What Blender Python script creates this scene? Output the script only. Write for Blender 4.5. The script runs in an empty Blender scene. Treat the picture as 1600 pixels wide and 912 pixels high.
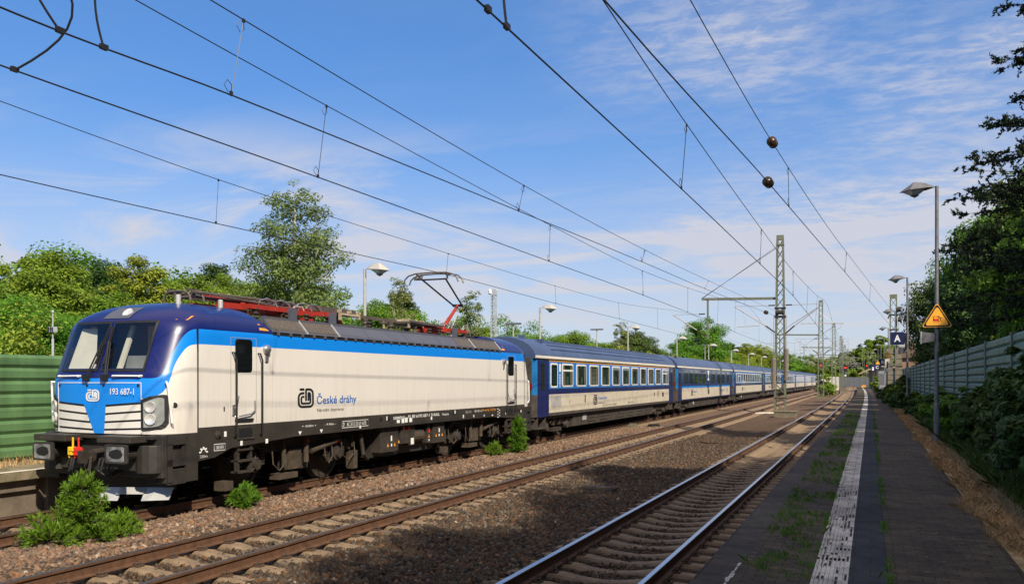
import bpy, math, random
import numpy as np
from mathutils import Vector, Matrix
R = math.radians
scene = bpy.context.scene
COL = scene.collection

# ------------------------------------------------------------------ camera, sky, sun, exposure
cam_data = bpy.data.cameras.new("camera")
cam_data.sensor_width = 36.0
cam_data.lens = 36.0 * 1345.0 / 1600.0
cam_data.shift_y = 137.1 / 1600.0
cam_data.clip_start = 0.1
cam_data.clip_end = 9000
cam = bpy.data.objects.new("camera", cam_data)
COL.objects.link(cam)
cam.location = (0, 0, 2.333)
cam.rotation_euler = (R(90), 0, R(22.62))
scene.camera = cam

SUN_EL, SUN_AZ = 40.0, 131.0          # azimuth clockwise from +Y (up the line)
world = bpy.data.worlds.new("World")
scene.world = world
world.use_nodes = True
wn, wl = world.node_tree.nodes, world.node_tree.links
wn.clear()
w_out = wn.new("ShaderNodeOutputWorld")
w_bg = wn.new("ShaderNodeBackground")
w_bg.inputs[1].default_value = 0.088
sky = wn.new("ShaderNodeTexSky")
sky.sky_type = 'NISHITA'
sky.sun_disc = False
sky.sun_elevation = R(SUN_EL)
sky.sun_rotation = R(SUN_AZ)
sky.altitude = 50
sky.air_density = 1.0
sky.dust_density = 0.3
sky.ozone_density = 2.2
# thin high cloud, laid on a flat layer above the place
w_tc = wn.new("ShaderNodeTexCoord")
w_sep = wn.new("ShaderNodeSeparateXYZ")
wl.new(w_tc.outputs['Generated'], w_sep.inputs[0])
def wmath(op, a, b=None):
    n = wn.new("ShaderNodeMath"); n.operation = op
    for i, q in enumerate((a, b)):
        if q is None: continue
        if isinstance(q, (int, float)): n.inputs[i].default_value = q
        else: wl.new(q, n.inputs[i])
    return n.outputs[0]
den = wmath('ADD', wmath('MAXIMUM', w_sep.outputs[2], 0.0), 0.09)
w_cmb = wn.new("ShaderNodeCombineXYZ")
wl.new(wmath('DIVIDE', w_sep.outputs[0], den), w_cmb.inputs[0])
wl.new(wmath('DIVIDE', w_sep.outputs[1], den), w_cmb.inputs[1])
w_map = wn.new("ShaderNodeMapping")
w_map.inputs['Rotation'].default_value = (0, 0, R(-35))
w_map.inputs['Location'].default_value = (0.9, 0.35, 0)
w_map.inputs['Scale'].default_value = (1.0, 1.7, 1)
wl.new(w_cmb.outputs[0], w_map.inputs[0])
def wnoise(scale, detail, rough, dist):
    n = wn.new("ShaderNodeTexNoise")
    n.inputs['Scale'].default_value = scale; n.inputs['Detail'].default_value = detail
    n.inputs['Roughness'].default_value = rough; n.inputs['Distortion'].default_value = dist
    wl.new(w_map.outputs[0], n.inputs['Vector'])
    return n.outputs[0]
def wramp(x, lo, hi):
    n = wn.new("ShaderNodeMapRange"); n.interpolation_type = 'SMOOTHSTEP'
    n.inputs[1].default_value = lo; n.inputs[2].default_value = hi
    wl.new(x, n.inputs[0]); return n.outputs[0]
def wdot(d):
    n = wn.new("ShaderNodeVectorMath"); n.operation = 'DOT_PRODUCT'; n.inputs[1].default_value = d
    wl.new(w_tc.outputs['Generated'], n.inputs[0]); return n.outputs['Value']
# a mottled field up the line, thin streaks elsewhere, a pale veil low down
field = wramp(wdot((.10, .885, .455)), .885, .992)
big = wramp(wnoise(0.8, 4, 0.55, 0.4), 0.34, 0.62)
fine = wramp(wnoise(9.0, 8, 0.66, 0.25), 0.38, 0.66)
veil = wramp(wnoise(0.75, 7, 0.6, 0.8), 0.42, 0.72)
low = wramp(w_sep.outputs[2], 0.31, 0.03)
band = wmath('MULTIPLY', wramp(w_sep.outputs[2], 0.04, 0.14), wramp(w_sep.outputs[2], 0.30, 0.20))
mott = wmath('MULTIPLY', field, wmath('MULTIPLY', wmath('ADD', big, 0.25), wmath('ADD', wmath('MULTIPLY', fine, 0.55), 0.25)))
cl = wmath('ADD', wmath('MULTIPLY', mott, 0.85), wmath('MULTIPLY', veil, wmath('ADD', wmath('MULTIPLY', band, 0.75), wmath('ADD', wmath('MULTIPLY', low, 0.18), 0.05))))
# warm cloud added overhead, out of the picture, to keep the shade neutral
over = wmath('MULTIPLY', wramp(w_sep.outputs[2], 0.56, 0.80), wmath('ADD', wmath('MULTIPLY', big, 0.35), 0.55))
cl = wmath('MINIMUM', wmath('ADD', cl, wmath('MULTIPLY', low, 0.60)), 0.88)
w_mix = wn.new("ShaderNodeMixRGB")
w_mix.inputs[2].default_value = (6.4, 6.35, 6.9, 1)
wl.new(cl, w_mix.inputs[0])
w_gain = wn.new("ShaderNodeMixRGB"); w_gain.blend_type = 'MULTIPLY'; w_gain.inputs[0].default_value = 1
w_gain.inputs[2].default_value = (1.42, 1.92, 2.68, 1)
w_gam = wn.new("ShaderNodeGamma"); w_gam.inputs[1].default_value = 0.62
wl.new(sky.outputs[0], w_gam.inputs[0])
w_sat = wn.new("ShaderNodeHueSaturation"); w_sat.inputs['Saturation'].default_value = 1.45
wl.new(w_gam.outputs[0], w_sat.inputs['Color'])
wl.new(w_sat.outputs[0], w_gain.inputs[1])
wl.new(w_gain.outputs[0], w_mix.inputs[1])
w_ov = wn.new("ShaderNodeMixRGB"); w_ov.inputs[2].default_value = (8.2, 6.9, 5.6, 1)
wl.new(wmath('MINIMUM', over, 0.92), w_ov.inputs[0]); wl.new(w_mix.outputs[0], w_ov.inputs[1])
wl.new(w_ov.outputs[0], w_bg.inputs[0])
wl.new(w_bg.outputs[0], w_out.inputs[0])

sun_d = bpy.data.lights.new("sun", 'SUN')
sun_d.energy = 5.0
sun_d.angle = R(0.8)
sun_d.color = (1.0, 0.895, 0.73)
sun = bpy.data.objects.new("sun", sun_d)
COL.objects.link(sun)
sun.location = (40, -40, 60)
_sd = Vector((math.sin(R(SUN_AZ)) * math.cos(R(SUN_EL)), math.cos(R(SUN_AZ)) * math.cos(R(SUN_EL)), math.sin(R(SUN_EL))))
sun.rotation_euler = _sd.to_track_quat('Z', 'Y').to_euler()

scene.view_settings.view_transform = 'Standard'
scene.view_settings.look = 'None'
scene.view_settings.exposure = 0.25
scene.view_settings.gamma = 1.0
scene.view_settings.use_curve_mapping = False
try:
    scene.cycles.max_bounces = 5
    scene.cycles.transparent_max_bounces = 8
    scene.cycles.sample_clamp_indirect = 6
except Exception:
    pass

# ------------------------------------------------------------------ helpers
def link(o, parent=None):
    COL.objects.link(o)
    if parent is not None: o.parent = parent
    return o
def tag(o, label=None, cat=None, group=None, kind=None):
    if label: o["label"] = label
    if cat: o["category"] = cat
    if group: o["group"] = group
    if kind: o["kind"] = kind
    return o
def empty(name, loc=(0, 0, 0), rz=0.0, label=None, cat=None, group=None):
    o = bpy.data.objects.new(name, None)
    o.empty_display_size = 0.3
    COL.objects.link(o)
    o.location = loc; o.rotation_euler = (0, 0, rz)
    return tag(o, label, cat, group)
def copy_tree(o, parent=None):
    c = o.copy(); COL.objects.link(c)
    if parent is not None: c.parent = parent
    for ch in list(o.children): copy_tree(ch, c)
    return c

class MB:
    """collects shapes into one mesh"""
    def __init__(s): s.v = []; s.f = []; s.m = []
    def add(s, vs, fs, m=0):
        b = len(s.v); s.v.extend([tuple(q) for q in vs])
        for f in fs: s.f.append(tuple(b + i for i in f)); s.m.append(m)
        return s
    def box(s, x0, x1, y0, y1, z0, z1, m=0):
        vs = [(x, y, z) for x in (x0, x1) for y in (y0, y1) for z in (z0, z1)]
        return s.add(vs, [(0, 1, 3, 2), (4, 6, 7, 5), (0, 4, 5, 1), (2, 3, 7, 6), (0, 2, 6, 4), (1, 5, 7, 3)], m)
    def prism(s, poly, axis, a0, a1, m=0):
        def P(u, v, a): return {'x': (a, u, v), 'y': (u, a, v), 'z': (u, v, a)}[axis]
        n = len(poly)
        vs = [P(u, v, a0) for u, v in poly] + [P(u, v, a1) for u, v in poly]
        fs = [tuple(range(n))[::-1], tuple(range(n, 2 * n))]
        fs += [(i, (i + 1) % n, n + (i + 1) % n, n + i) for i in range(n)]
        return s.add(vs, fs, m)
    def tube(s, pts, r, n=6, m=0, caps=True):
        pts = [Vector(p) for p in pts]
        k = len(pts); rs = r if isinstance(r, (list, tuple)) else [r] * k
        vs = []; prev = None
        for i, p in enumerate(pts):
            d = (pts[min(i + 1, k - 1)] - pts[max(i - 1, 0)]).normalized()
            if prev is None:
                a = d.orthogonal().normalized()
            else:
                a = (prev - d * prev.dot(d))
                a = a.normalized() if a.length > 1e-6 else d.orthogonal().normalized()
            prev = a; b = d.cross(a)
            for j in range(n):
                t = 2 * math.pi * (j + .5) / n
                vs.append(p + (a * math.cos(t) + b * math.sin(t)) * rs[i])
        fs = [(i * n + j, i * n + (j + 1) % n, (i + 1) * n + (j + 1) % n, (i + 1) * n + j) for i in range(k - 1) for j in range(n)]
        if caps: fs += [tuple(range(n))[::-1], tuple(range((k - 1) * n, k * n))]
        return s.add(vs, fs, m)
    def bar(s, a, b, w, h=None, m=0):
        a = Vector(a); b = Vector(b); h = h or w
        d = (b - a).normalized()
        up = Vector((0, 0, 1)) if abs(d.z) < .95 else Vector((0, 1, 0))
        x = d.cross(up).normalized() * w / 2; z = d.cross(x).normalized() * h / 2
        vs = [p + i * x + j * z for p in (a, b) for i, j in ((-1, -1), (1, -1), (1, 1), (-1, 1))]
        return s.add(vs, [(3, 2, 1, 0), (4, 5, 6, 7), (0, 1, 5, 4), (1, 2, 6, 5), (2, 3, 7, 6), (3, 0, 4, 7)], m)
    def lathe(s, c, axis, prof, n=16, m=0):
        """prof: list of (along, radius) around axis through c"""
        c = Vector(c); ax = {'x': Vector((1, 0, 0)), 'y': Vector((0, 1, 0)), 'z': Vector((0, 0, 1))}[axis] if isinstance(axis, str) else Vector(axis).normalized()
        a = ax.orthogonal().normalized(); b = ax.cross(a)
        vs = []
        for t, r in prof:
            for j in range(n):
                q = 2 * math.pi * j / n
                vs.append(c + ax * t + (a * math.cos(q) + b * math.sin(q)) * r)
        k = len(prof)
        fs = [(i * n + j, i * n + (j + 1) % n, (i + 1) * n + (j + 1) % n, (i + 1) * n + j) for i in range(k - 1) for j in range(n)]
        fs += [tuple(range(n))[::-1], tuple(range((k - 1) * n, k * n))]
        return s.add(vs, fs, m)
    def pieces(s):
        """loose islands gathered into pieces that lie close together"""
        n = len(s.v); p = list(range(n))
        def find(i):
            while p[i] != i: p[i] = p[p[i]]; i = p[i]
            return i
        for f in s.f:
            r = find(f[0])
            for i in f[1:]: p[find(i)] = r
        root = np.array([find(i) for i in range(n)]); _, isl = np.unique(root, return_inverse=True); k = isl.max() + 1
        if k < 2 or k > 400: return None
        V = np.array(s.v, float); lo = np.full((k, 3), 1e9); hi = np.full((k, 3), -1e9)
        np.minimum.at(lo, isl, V); np.maximum.at(hi, isl, V)
        size = (hi - lo).max(1)
        gap = np.maximum(0, np.maximum(lo[:, None] - hi[None], lo[None] - hi[:, None]))
        near = np.sqrt((gap ** 2).sum(2)) <= np.maximum(.02, .5 * np.maximum(size[:, None], size[None]))
        q = list(range(k))
        def fq(i):
            while q[i] != i: i = q[i]
            return i
        for i, j in zip(*np.nonzero(np.triu(near, 1))):
            a, b = fq(i), fq(j)
            if a != b: q[b] = a
        g = np.array([fq(i) for i in range(k)])
        return None if len(set(g)) < 2 else g[isl]
    def build(s, name, mats, parent=None, smooth=False, bevel=0, label=None):
        if parent is not None:
            g = s.pieces()
            if g is not None:
                first = None
                for c in dict.fromkeys(g.tolist()):
                    b = MB(); idx = np.nonzero(g == c)[0]; mp = {int(i): j for j, i in enumerate(idx)}
                    b.v = [s.v[i] for i in idx]
                    for f, m in zip(s.f, s.m):
                        if f[0] in mp: b.f.append(tuple(mp[i] for i in f)); b.m.append(m)
                    o = b.build_one(name, mats, parent, smooth, bevel, label); first = first or o
                return first
        return s.build_one(name, mats, parent, smooth, bevel, label)
    def build_one(s, name, mats, parent=None, smooth=False, bevel=0, label=None):
        me = bpy.data.meshes.new(name)
        me.from_pydata(s.v, [], s.f)
        mats = mats if isinstance(mats, (list, tuple)) else [mats]
        for q in mats: me.materials.append(q)
        me.polygons.foreach_set("material_index", s.m)
        if smooth: me.polygons.foreach_set("use_smooth", [True] * len(s.f))
        me.validate(); me.update()
        o = link(bpy.data.objects.new(name, me), parent)
        if smooth == 'auto':
            try: me.set_sharp_from_angle(angle=R(35))
            except Exception: pass
        if bevel:
            b = o.modifiers.new("bevel", 'BEVEL'); b.width = bevel; b.segments = 2; b.limit_method = 'ANGLE'; b.angle_limit = R(40)
        if label: o["label"] = label
        return o

def np_mesh(name, V, F, mats, midx=None, parent=None, smooth=False):
    """V (n,3), F (m,k) numpy"""
    me = bpy.data.meshes.new(name)
    n, m, k = len(V), len(F), F.shape[1]
    me.vertices.add(n); me.vertices.foreach_set("co", V.astype(np.float32).ravel())
    me.loops.add(m * k); me.loops.foreach_set("vertex_index", F.astype(np.int32).ravel())
    me.polygons.add(m); me.polygons.foreach_set("loop_start", np.arange(0, m * k, k, dtype=np.int32))
    me.polygons.foreach_set("loop_total", np.full(m, k, dtype=np.int32))
    for q in (mats if isinstance(mats, (list, tuple)) else [mats]): me.materials.append(q)
    if midx is not None: me.polygons.foreach_set("material_index", midx.astype(np.int32))
    if smooth: me.polygons.foreach_set("use_smooth", np.ones(m, dtype=bool))
    me.update(calc_edges=True)
    return link(bpy.data.objects.new(name, me), parent)

# ------------------------------------------------------------------ materials
def mat(name, rgb, rough=0.5, metal=0.0, var=0.12, scale=3.0, bump=0.0, bscale=None, spec=None, tint=None, coat=0.0, stretch=(1, 1, 1), objrand=0):
    m = bpy.data.materials.new(name); m.use_nodes = True
    nt = m.node_tree; N, L = nt.nodes, nt.links
    b = N["Principled BSDF"]
    b.inputs['Roughness'].default_value = rough; b.inputs['Metallic'].default_value = metal
    if spec is not None: b.inputs['Specular IOR Level'].default_value = spec
    if coat: b.inputs['Coat Weight'].default_value = coat; b.inputs['Coat Roughness'].default_value = 0.05
    tc = N.new("ShaderNodeTexCoord"); mp = N.new("ShaderNodeMapping"); mp.inputs['Scale'].default_value = stretch
    L.new(tc.outputs['Object'], mp.inputs[0])
    if var > 0:
        nz = N.new("ShaderNodeTexNoise"); nz.inputs['Scale'].default_value = scale; nz.inputs['Detail'].default_value = 6; nz.inputs['Roughness'].default_value = .62
        L.new(mp.outputs[0], nz.inputs['Vector'])
        cr = N.new("ShaderNodeValToRGB")
        t = tint or rgb
        cr.color_ramp.elements[0].position = .3; cr.color_ramp.elements[1].position = .72
        cr.color_ramp.elements[0].color = tuple(c * (1 - var) for c in t) + (1,)
        cr.color_ramp.elements[1].color = tuple(min(1, c * (1 + var)) for c in rgb) + (1,)
        L.new(nz.outputs[0], cr.inputs[0]); out = cr.outputs[0]
        if objrand:
            oi = N.new("ShaderNodeObjectInfo"); mr = N.new("ShaderNodeMapRange"); mr.inputs[3].default_value = 1 - objrand; mr.inputs[4].default_value = 1 + objrand * .6
            hs = N.new("ShaderNodeHueSaturation"); L.new(oi.outputs['Random'], mr.inputs[0]); L.new(mr.outputs[0], hs.inputs['Value']); L.new(out, hs.inputs['Color']); out = hs.outputs[0]
        L.new(out, b.inputs['Base Color'])
    else:
        b.inputs['Base Color'].default_value = tuple(rgb) + (1,)
    if bump > 0:
        n2 = N.new("ShaderNodeTexNoise"); n2.inputs['Scale'].default_value = bscale or scale * 8; n2.inputs['Detail'].default_value = 4
        L.new(mp.outputs[0], n2.inputs['Vector'])
        bp = N.new("ShaderNodeBump"); bp.inputs['Strength'].default_value = bump; bp.inputs['Distance'].default_value = .02
        L.new(n2.outputs[0], bp.inputs['Height']); L.new(bp.outputs[0], b.inputs['Normal'])
    return m
def island_mat(name, cols, rough=0.6, transl=0.0, spec=.3):
    """colour picked per separate leaf or stone"""
    m = bpy.data.materials.new(name); m.use_nodes = True
    nt = m.node_tree; N, L = nt.nodes, nt.links
    b = N["Principled BSDF"]; b.inputs['Roughness'].default_value = rough; b.inputs['Specular IOR Level'].default_value = spec
    g = N.new("ShaderNodeNewGeometry"); cr = N.new("ShaderNodeValToRGB")
    el = cr.color_ramp.elements
    while len(el) < len(cols): el.new(.5)
    for i, c in enumerate(cols):
        el[i].position = i / (len(cols) - 1); el[i].color = tuple(c) + (1,)
    L.new(g.outputs['Random Per Island'], cr.inputs[0])
    col = cr.outputs[0]
    if transl:
        oi = N.new("ShaderNodeObjectInfo")
        hs = N.new("ShaderNodeHueSaturation")
        mr = N.new("ShaderNodeMapRange"); mr.inputs[3].default_value = .470; mr.inputs[4].default_value = .520
        mv = N.new("ShaderNodeMapRange"); mv.inputs[3].default_value = .75; mv.inputs[4].default_value = 1.3
        tcn = N.new("ShaderNodeTexCoord"); nz = N.new("ShaderNodeTexNoise"); nz.inputs['Scale'].default_value = .55; nz.inputs['Detail'].default_value = 2
        L.new(tcn.outputs['Object'], nz.inputs['Vector'])
        L.new(oi.outputs['Random'], mr.inputs[0]); L.new(nz.outputs[0], mv.inputs[0])
        mv.inputs[1].default_value = .3; mv.inputs[2].default_value = .7
        L.new(mr.outputs[0], hs.inputs['Hue']); L.new(mv.outputs[0], hs.inputs['Value'])
        L.new(col, hs.inputs['Color']); col = hs.outputs[0]
        t = N.new("ShaderNodeBsdfTranslucent"); mx = N.new("ShaderNodeMixShader"); mx.inputs[0].default_value = transl
        L.new(col, t.inputs[0]); L.new(b.outputs[0], mx.inputs[1]); L.new(t.outputs[0], mx.inputs[2])
        L.new(mx.outputs[0], N["Material Output"].inputs[0])
    L.new(col, b.inputs['Base Color'])
    return m
def glass_mat(name, tint, refl=(.9, .95, 1)):
    m = bpy.data.materials.new(name); m.use_nodes = True
    nt = m.node_tree; N, L = nt.nodes, nt.links
    N.remove(N["Principled BSDF"])
    tr = N.new("ShaderNodeBsdfTransparent"); tr.inputs[0].default_value = tuple(tint) + (1,)
    gl = N.new("ShaderNodeBsdfGlossy"); gl.inputs[0].default_value = tuple(refl) + (1,); gl.inputs['Roughness'].default_value = .02
    # reflection grows towards grazing angles, the same from both sides of the pane
    lw = N.new("ShaderNodeLayerWeight"); lw.inputs[0].default_value = .5
    pw = N.new("ShaderNodeMath"); pw.operation = 'POWER'; pw.inputs[1].default_value = 4.0
    fr = N.new("ShaderNodeMath"); fr.operation = 'MULTIPLY_ADD'; fr.inputs[1].default_value = .85; fr.inputs[2].default_value = .06
    L.new(lw.outputs['Facing'], pw.inputs[0]); L.new(pw.outputs[0], fr.inputs[0])
    mx = N.new("ShaderNodeMixShader")
    L.new(fr.outputs[0], mx.inputs[0]); L.new(tr.outputs[0], mx.inputs[1]); L.new(gl.outputs[0], mx.inputs[2])
    L.new(mx.outputs[0], N["Material Output"].inputs[0])
    return m

M = {}
M['ivory'] = mat("ivory_paint", (.76, .725, .665), .32, var=.03, scale=1.2, coat=.25)
M['black'] = mat("black_frame_paint", (.034, .030, .026), .55, var=.35, scale=4, bump=.1)
M['sole'] = mat("sole_bar_paint", (.038, .033, .028), .5, var=.25, scale=2)
M['rubber'] = mat("rubber", (.012, .012, .013), .6, var=.2)
M['lightblue'] = mat("light_blue_paint", (.006, .24, .80), .3, var=.03, scale=1, coat=.3)
M['darkblue'] = mat("dark_blue_paint", (.008, .015, .15), .24, var=.05, scale=1, coat=.5)
M['roofgrey'] = mat("roof_panel_grey", (.088, .092, .118), .5, var=.1, scale=3)
M['grille'] = mat("roof_grille", (.125, .10, .075), .5, metal=.2, var=.3, scale=14)
M['glassdark'] = mat("dark_window_glass", (.006, .007, .008), .04, var=0)
M['glass'] = glass_mat("windscreen_glass", (.80, .84, .83))
M['cabin'] = mat("cab_lining", (.70, .64, .53), .7, var=.08)
M['cabdark'] = mat("cab_dark_lining", (.28, .28, .27), .7, var=.1)
M['bogie'] = mat("bogie_grime", (.038, .030, .023), .75, var=.4, scale=5, bump=.3)
M['brown'] = mat("brake_dust_brown", (.068, .050, .034), .8, var=.4, scale=6, bump=.3)
M['steel'] = mat("worn_steel", (.42, .42, .43), .35, metal=.8, var=.2, scale=8)
M['silver'] = mat("silver_grey_plate", (.55, .54, .52), .45, metal=.3, var=.12, scale=5)
M['tan'] = mat("tan_contact_strip", (.42, .33, .22), .7, var=.3, scale=8)
M['red'] = mat("insulator_red", (.34, .028, .016), .45, var=.2, scale=6)
M['panto'] = mat("weathered_carbon_steel", (.14, .115, .095), .55, metal=.4, var=.3, scale=10)
M['white'] = mat("white_lettering", (.82, .82, .80), .5, var=.04)
M['letblue'] = mat("blue_lettering", (.01, .12, .47), .5, var=.04)
M['letblack'] = mat("black_lettering", (.012, .012, .014), .5, var=.05)
M['orange'] = mat("orange_marker", (.85, .33, .03), .5, var=.08)
M['yellow'] = mat("yellow_plastic", (.80, .50, .02), .45, var=.1)
M['redplastic'] = mat("red_plastic", (.70, .03, .02), .4, var=.1)
M['lens'] = mat("headlight_lens", (.50, .53, .52), .12, metal=.5, var=.15, scale=9)
M['lampwhite'] = mat("lamp_reflector", (.85, .84, .80), .15, metal=.4, var=.05)
M['bufface'] = mat("greased_buffer_face", (.36, .36, .37), .45, metal=.5, var=.6, scale=5, tint=(.10, .10, .11))
# coaches
M['c_white'] = mat("coach_cream_paint", (.62, .56, .45), .4, var=.10, scale=1.4, tint=(.57, .50, .39))
M['c_navy'] = mat("coach_navy_paint", (.012, .020, .105), .3, var=.12, coat=.3)
M['c_blue'] = mat("coach_blue_paint", (.020, .19, .60), .35, var=.06, coat=.2)
M['c_dblue'] = mat("diner_blue_paint", (.012, .030, .15), .22, var=.1, coat=.4)
M['c_yel'] = mat("coach_yellow_stripe", (.62, .30, .03), .45, var=.06)
M['c_roof'] = mat("coach_roof_paint", (.060, .092, .185), .42, var=.14, scale=1.2, tint=(.055, .080, .155))
M['c_gut'] = mat("roof_gutter_white", (.78, .73, .62), .45, var=.05)
M['c_glass'] = mat("coach_window_glass", (.018, .028, .020), .03, var=.7, scale=1.1, tint=(.05, .055, .03), stretch=(1, 1, .25))
M['taillamp'] = mat("dull_red_lens", (.22, .012, .01), .3, var=.1)
M['c_blueend'] = mat("grimy_light_blue", (.015, .15, .38), .45, var=.3, scale=2)
M['c_clear'] = glass_mat("coach_outer_glass", (.80, .86, .82))
M['curtain'] = mat("window_curtain", (.30, .25, .15), .9, var=.5, scale=9, stretch=(1, 3, .15), tint=(.12, .10, .06))
M['seat'] = mat("coach_seat_fabric", (.06, .11, .10), .9, var=.3)
M['c_frame'] = mat("window_frame_white", (.74, .74, .72), .4, var=.05)
M['c_under'] = mat("coach_underframe", (.060, .050, .042), .7, var=.35, scale=3, bump=.1)
# lineside
M['galv'] = mat("galvanised_mast_green", (.165, .175, .120), .6, metal=.2, var=.3, scale=4)
M['lampgrey'] = mat("lamp_post_grey", (.19, .19, .20), .5, metal=.4, var=.25, scale=5)
M['lamplight'] = mat("lamp_post_pale", (.50, .47, .42), .45, metal=.2, var=.15, scale=5)
M['lampglass'] = mat("lamp_diffuser", (.55, .60, .62), .15, var=.1)
M['wire'] = mat("overhead_wire", (.035, .035, .038), .5, metal=.5, var=.2)
M['ceramic'] = mat("brown_insulator", (.055, .030, .018), .25, var=.2)
M['concrete'] = mat("mast_concrete", (.17, .145, .095), .85, var=.3, scale=6, bump=.4)
M['weight'] = mat("concrete_weights", (.21, .18, .135), .85, var=.3, scale=6, bump=.3)
M['barrier'] = mat("green_barrier", (.115, .225, .088), .5, var=.28, scale=2.4, stretch=(1, 1, .22), objrand=.22)
M['barrierpale'] = mat("pale_green_barrier", (.105, .19, .120), .55, var=.35, scale=2.2, stretch=(1, 1, .25), objrand=.25)
M['navy'] = mat("sign_navy", (.012, .018, .075), .4, var=.05)
M['railrust'] = mat("rail_rust", (.105, .050, .026), .75, var=.35, scale=9, bump=.2)
M['railtop'] = mat("rail_head_polished", (.50, .50, .52), .24, metal=1, var=.1, scale=30)
M['railtopdull'] = mat("rail_head_dull", (.17, .14, .125), .32, metal=.8, var=.3, scale=30)
M['sleeper'] = mat("sleeper_concrete", (.215, .150, .092), .85, var=.35, scale=5, bump=.4, bscale=60)
M['clip'] = mat("rail_clip_rust", (.08, .05, .033), .8, var=.3, scale=20)
M['bark'] = mat("bark", (.085, .065, .045), .9, var=.4, scale=7, bump=.5, stretch=(1, 1, .25))
M['birchbark'] = mat("birch_bark", (.50, .46, .39), .8, var=.5, scale=3, bump=.3, stretch=(1, 1, 4), tint=(.28, .24, .19))
M['roof_tile'] = mat("brown_roof_tiles", (.16, .10, .07), .8, var=.3, scale=12)
M['wall_white'] = mat("white_render", (.70, .66, .58), .8, var=.12, scale=2)
M['wall_brick'] = mat("brown_brick", (.28, .17, .11), .85, var=.3, scale=9)
M['wall_grey'] = mat("grey_wall", (.12, .125, .14), .8, var=.15, scale=1)
M['concretewall'] = mat("pale_concrete_blocks", (.60, .55, .47), .85, var=.15, scale=2)
M['siggrn'] = mat("cabinet_grey", (.42, .45, .47), .5, var=.1)
def emit(name, rgb, s):
    m = mat(name, rgb, .3, var=0); b = m.node_tree.nodes["Principled BSDF"]
    b.inputs['Emission Color'].default_value = tuple(rgb) + (1,); b.inputs['Emission Strength'].default_value = s
    return m
M['redlamp'] = emit("signal_red_lamp", (1, .03, .015), 1.2)
M['leafA'] = island_mat("leaf_mid_green", [(0.101, 0.209, 0.016), (0.142, 0.284, 0.022), (0.196, 0.344, 0.030), (0.121, 0.243, 0.022)], .55, .38)
M['leafB'] = island_mat("leaf_yellow_green", [(0.176, 0.267, 0.021), (0.234, 0.325, 0.029), (0.299, 0.358, 0.042), (0.202, 0.286, 0.026)], .55, .30)
M['leafC'] = island_mat("leaf_birch", [(.13, .20, .045), (.175, .25, .06), (.23, .29, .09), (.15, .22, .05)], .5, .38)
M['leafD'] = island_mat("leaf_dark", [(.036, .076, .015), (.058, .110, .018), (.090, .150, .026), (.048, .094, .018)], .55, .25)
M['needle'] = island_mat("needle_dark", [(.012, .028, .012), (.020, .042, .016), (.028, .054, .018)], .6, .15)
M['sprig'] = island_mat("young_spruce_needle", [(.060, .165, .012), (.10, .245, .018), (.155, .330, .026), (.075, .195, .014)], .5, .30)
M['weed'] = island_mat("weed_blade", [(.085, .20, .018), (.13, .27, .028), (.11, .24, .02)], .6, .3)
M['straw'] = island_mat("dry_grass_blade", [(.54, .36, .16), (.62, .42, .19), (.44, .29, .12), (.32, .29, .09)], .7, .25)
M['stoneA'] = island_mat("stone_pinkish", [(.15, .092, .060), (.23, .150, .102), (.080, .055, .040), (.28, .19, .13), (.18, .112, .075), (.12, .080, .055), (.26, .125, .06), (.20, .135, .088), (.10, .068, .047), (.38, .29, .21)], .85)
M['stoneB'] = island_mat("stone_brown", [(.050, .036, .024), (.085, .058, .036), (.036, .028, .020), (.070, .048, .032), (.045, .033, .022), (.15, .070, .028), (.060, .043, .029), (.14, .115, .085), (.078, .054, .036), (.042, .031, .022)], .85)
# ------------------------------------------------------------------ alignment of the line
def bend(Y):
    if Y < 60: return 0.0
    if Y < 180: return -6e-5 * (Y - 60) ** 2
    return -0.864 - .0144 * (Y - 180)
def xt1(Y): return -3.19 + bend(Y)
def xt2(Y): return -8.55 - .0055 * (Y - 20)
def xt3(Y): return -12.94 - .00636 * (Y - 20)
YS = [-14, -6, 0, 10, 20, 30, 40, 50, 60, 70, 80, 95, 110, 125, 140, 160, 180, 210, 240, 280, 330, 400]
BED = -0.26

# ------------------------------------------------------------------ ground
def ground_mat():
    m = mat("ground_earth_and_grass", (.10, .085, .04), .95, var=.4, scale=.35, tint=(.055, .07, .022), bump=.5, bscale=6)
    return m
gx = [(-3000, 30), (-600, 22), (-160, 11), (-90, 5.5), (-50, 2.6), (-30, 1.0), (-20, .58), (-16.95, .56), (-15.6, .2), (-14.9, -.42), (-14.5, -.45), (-8, -.45), (-1.7, -.45), (-1.3, -.42), (1.0, .2), (1.34, .47), (3, .52), (6, .8), (10, 1.6), (20, 3.5), (60, 6), (200, 9), (3000, 22)]
gy = [-300, -60, -20, 0, 20, 40, 60, 90, 130, 180, 240, 320, 420, 700, 1500, 5000]
gv = []; gf = []
for y in gy:
    for x, z in gx:
        if y > 400 and -15 <= x <= 1.2: z = max(z, -.1)
        gv.append((x + (bend(y) if abs(x) < 17 and y < 420 else 0), y, z))
for i in range(len(gy) - 1):
    for j in range(len(gx) - 1):
        a = i * len(gx) + j
        gf.append((a, a + 1, a + 1 + len(gx), a + len(gx)))
g = MB(); g.add(gv, gf)
tag(g.build("ground", ground_mat(), smooth=True), kind="structure")

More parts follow.
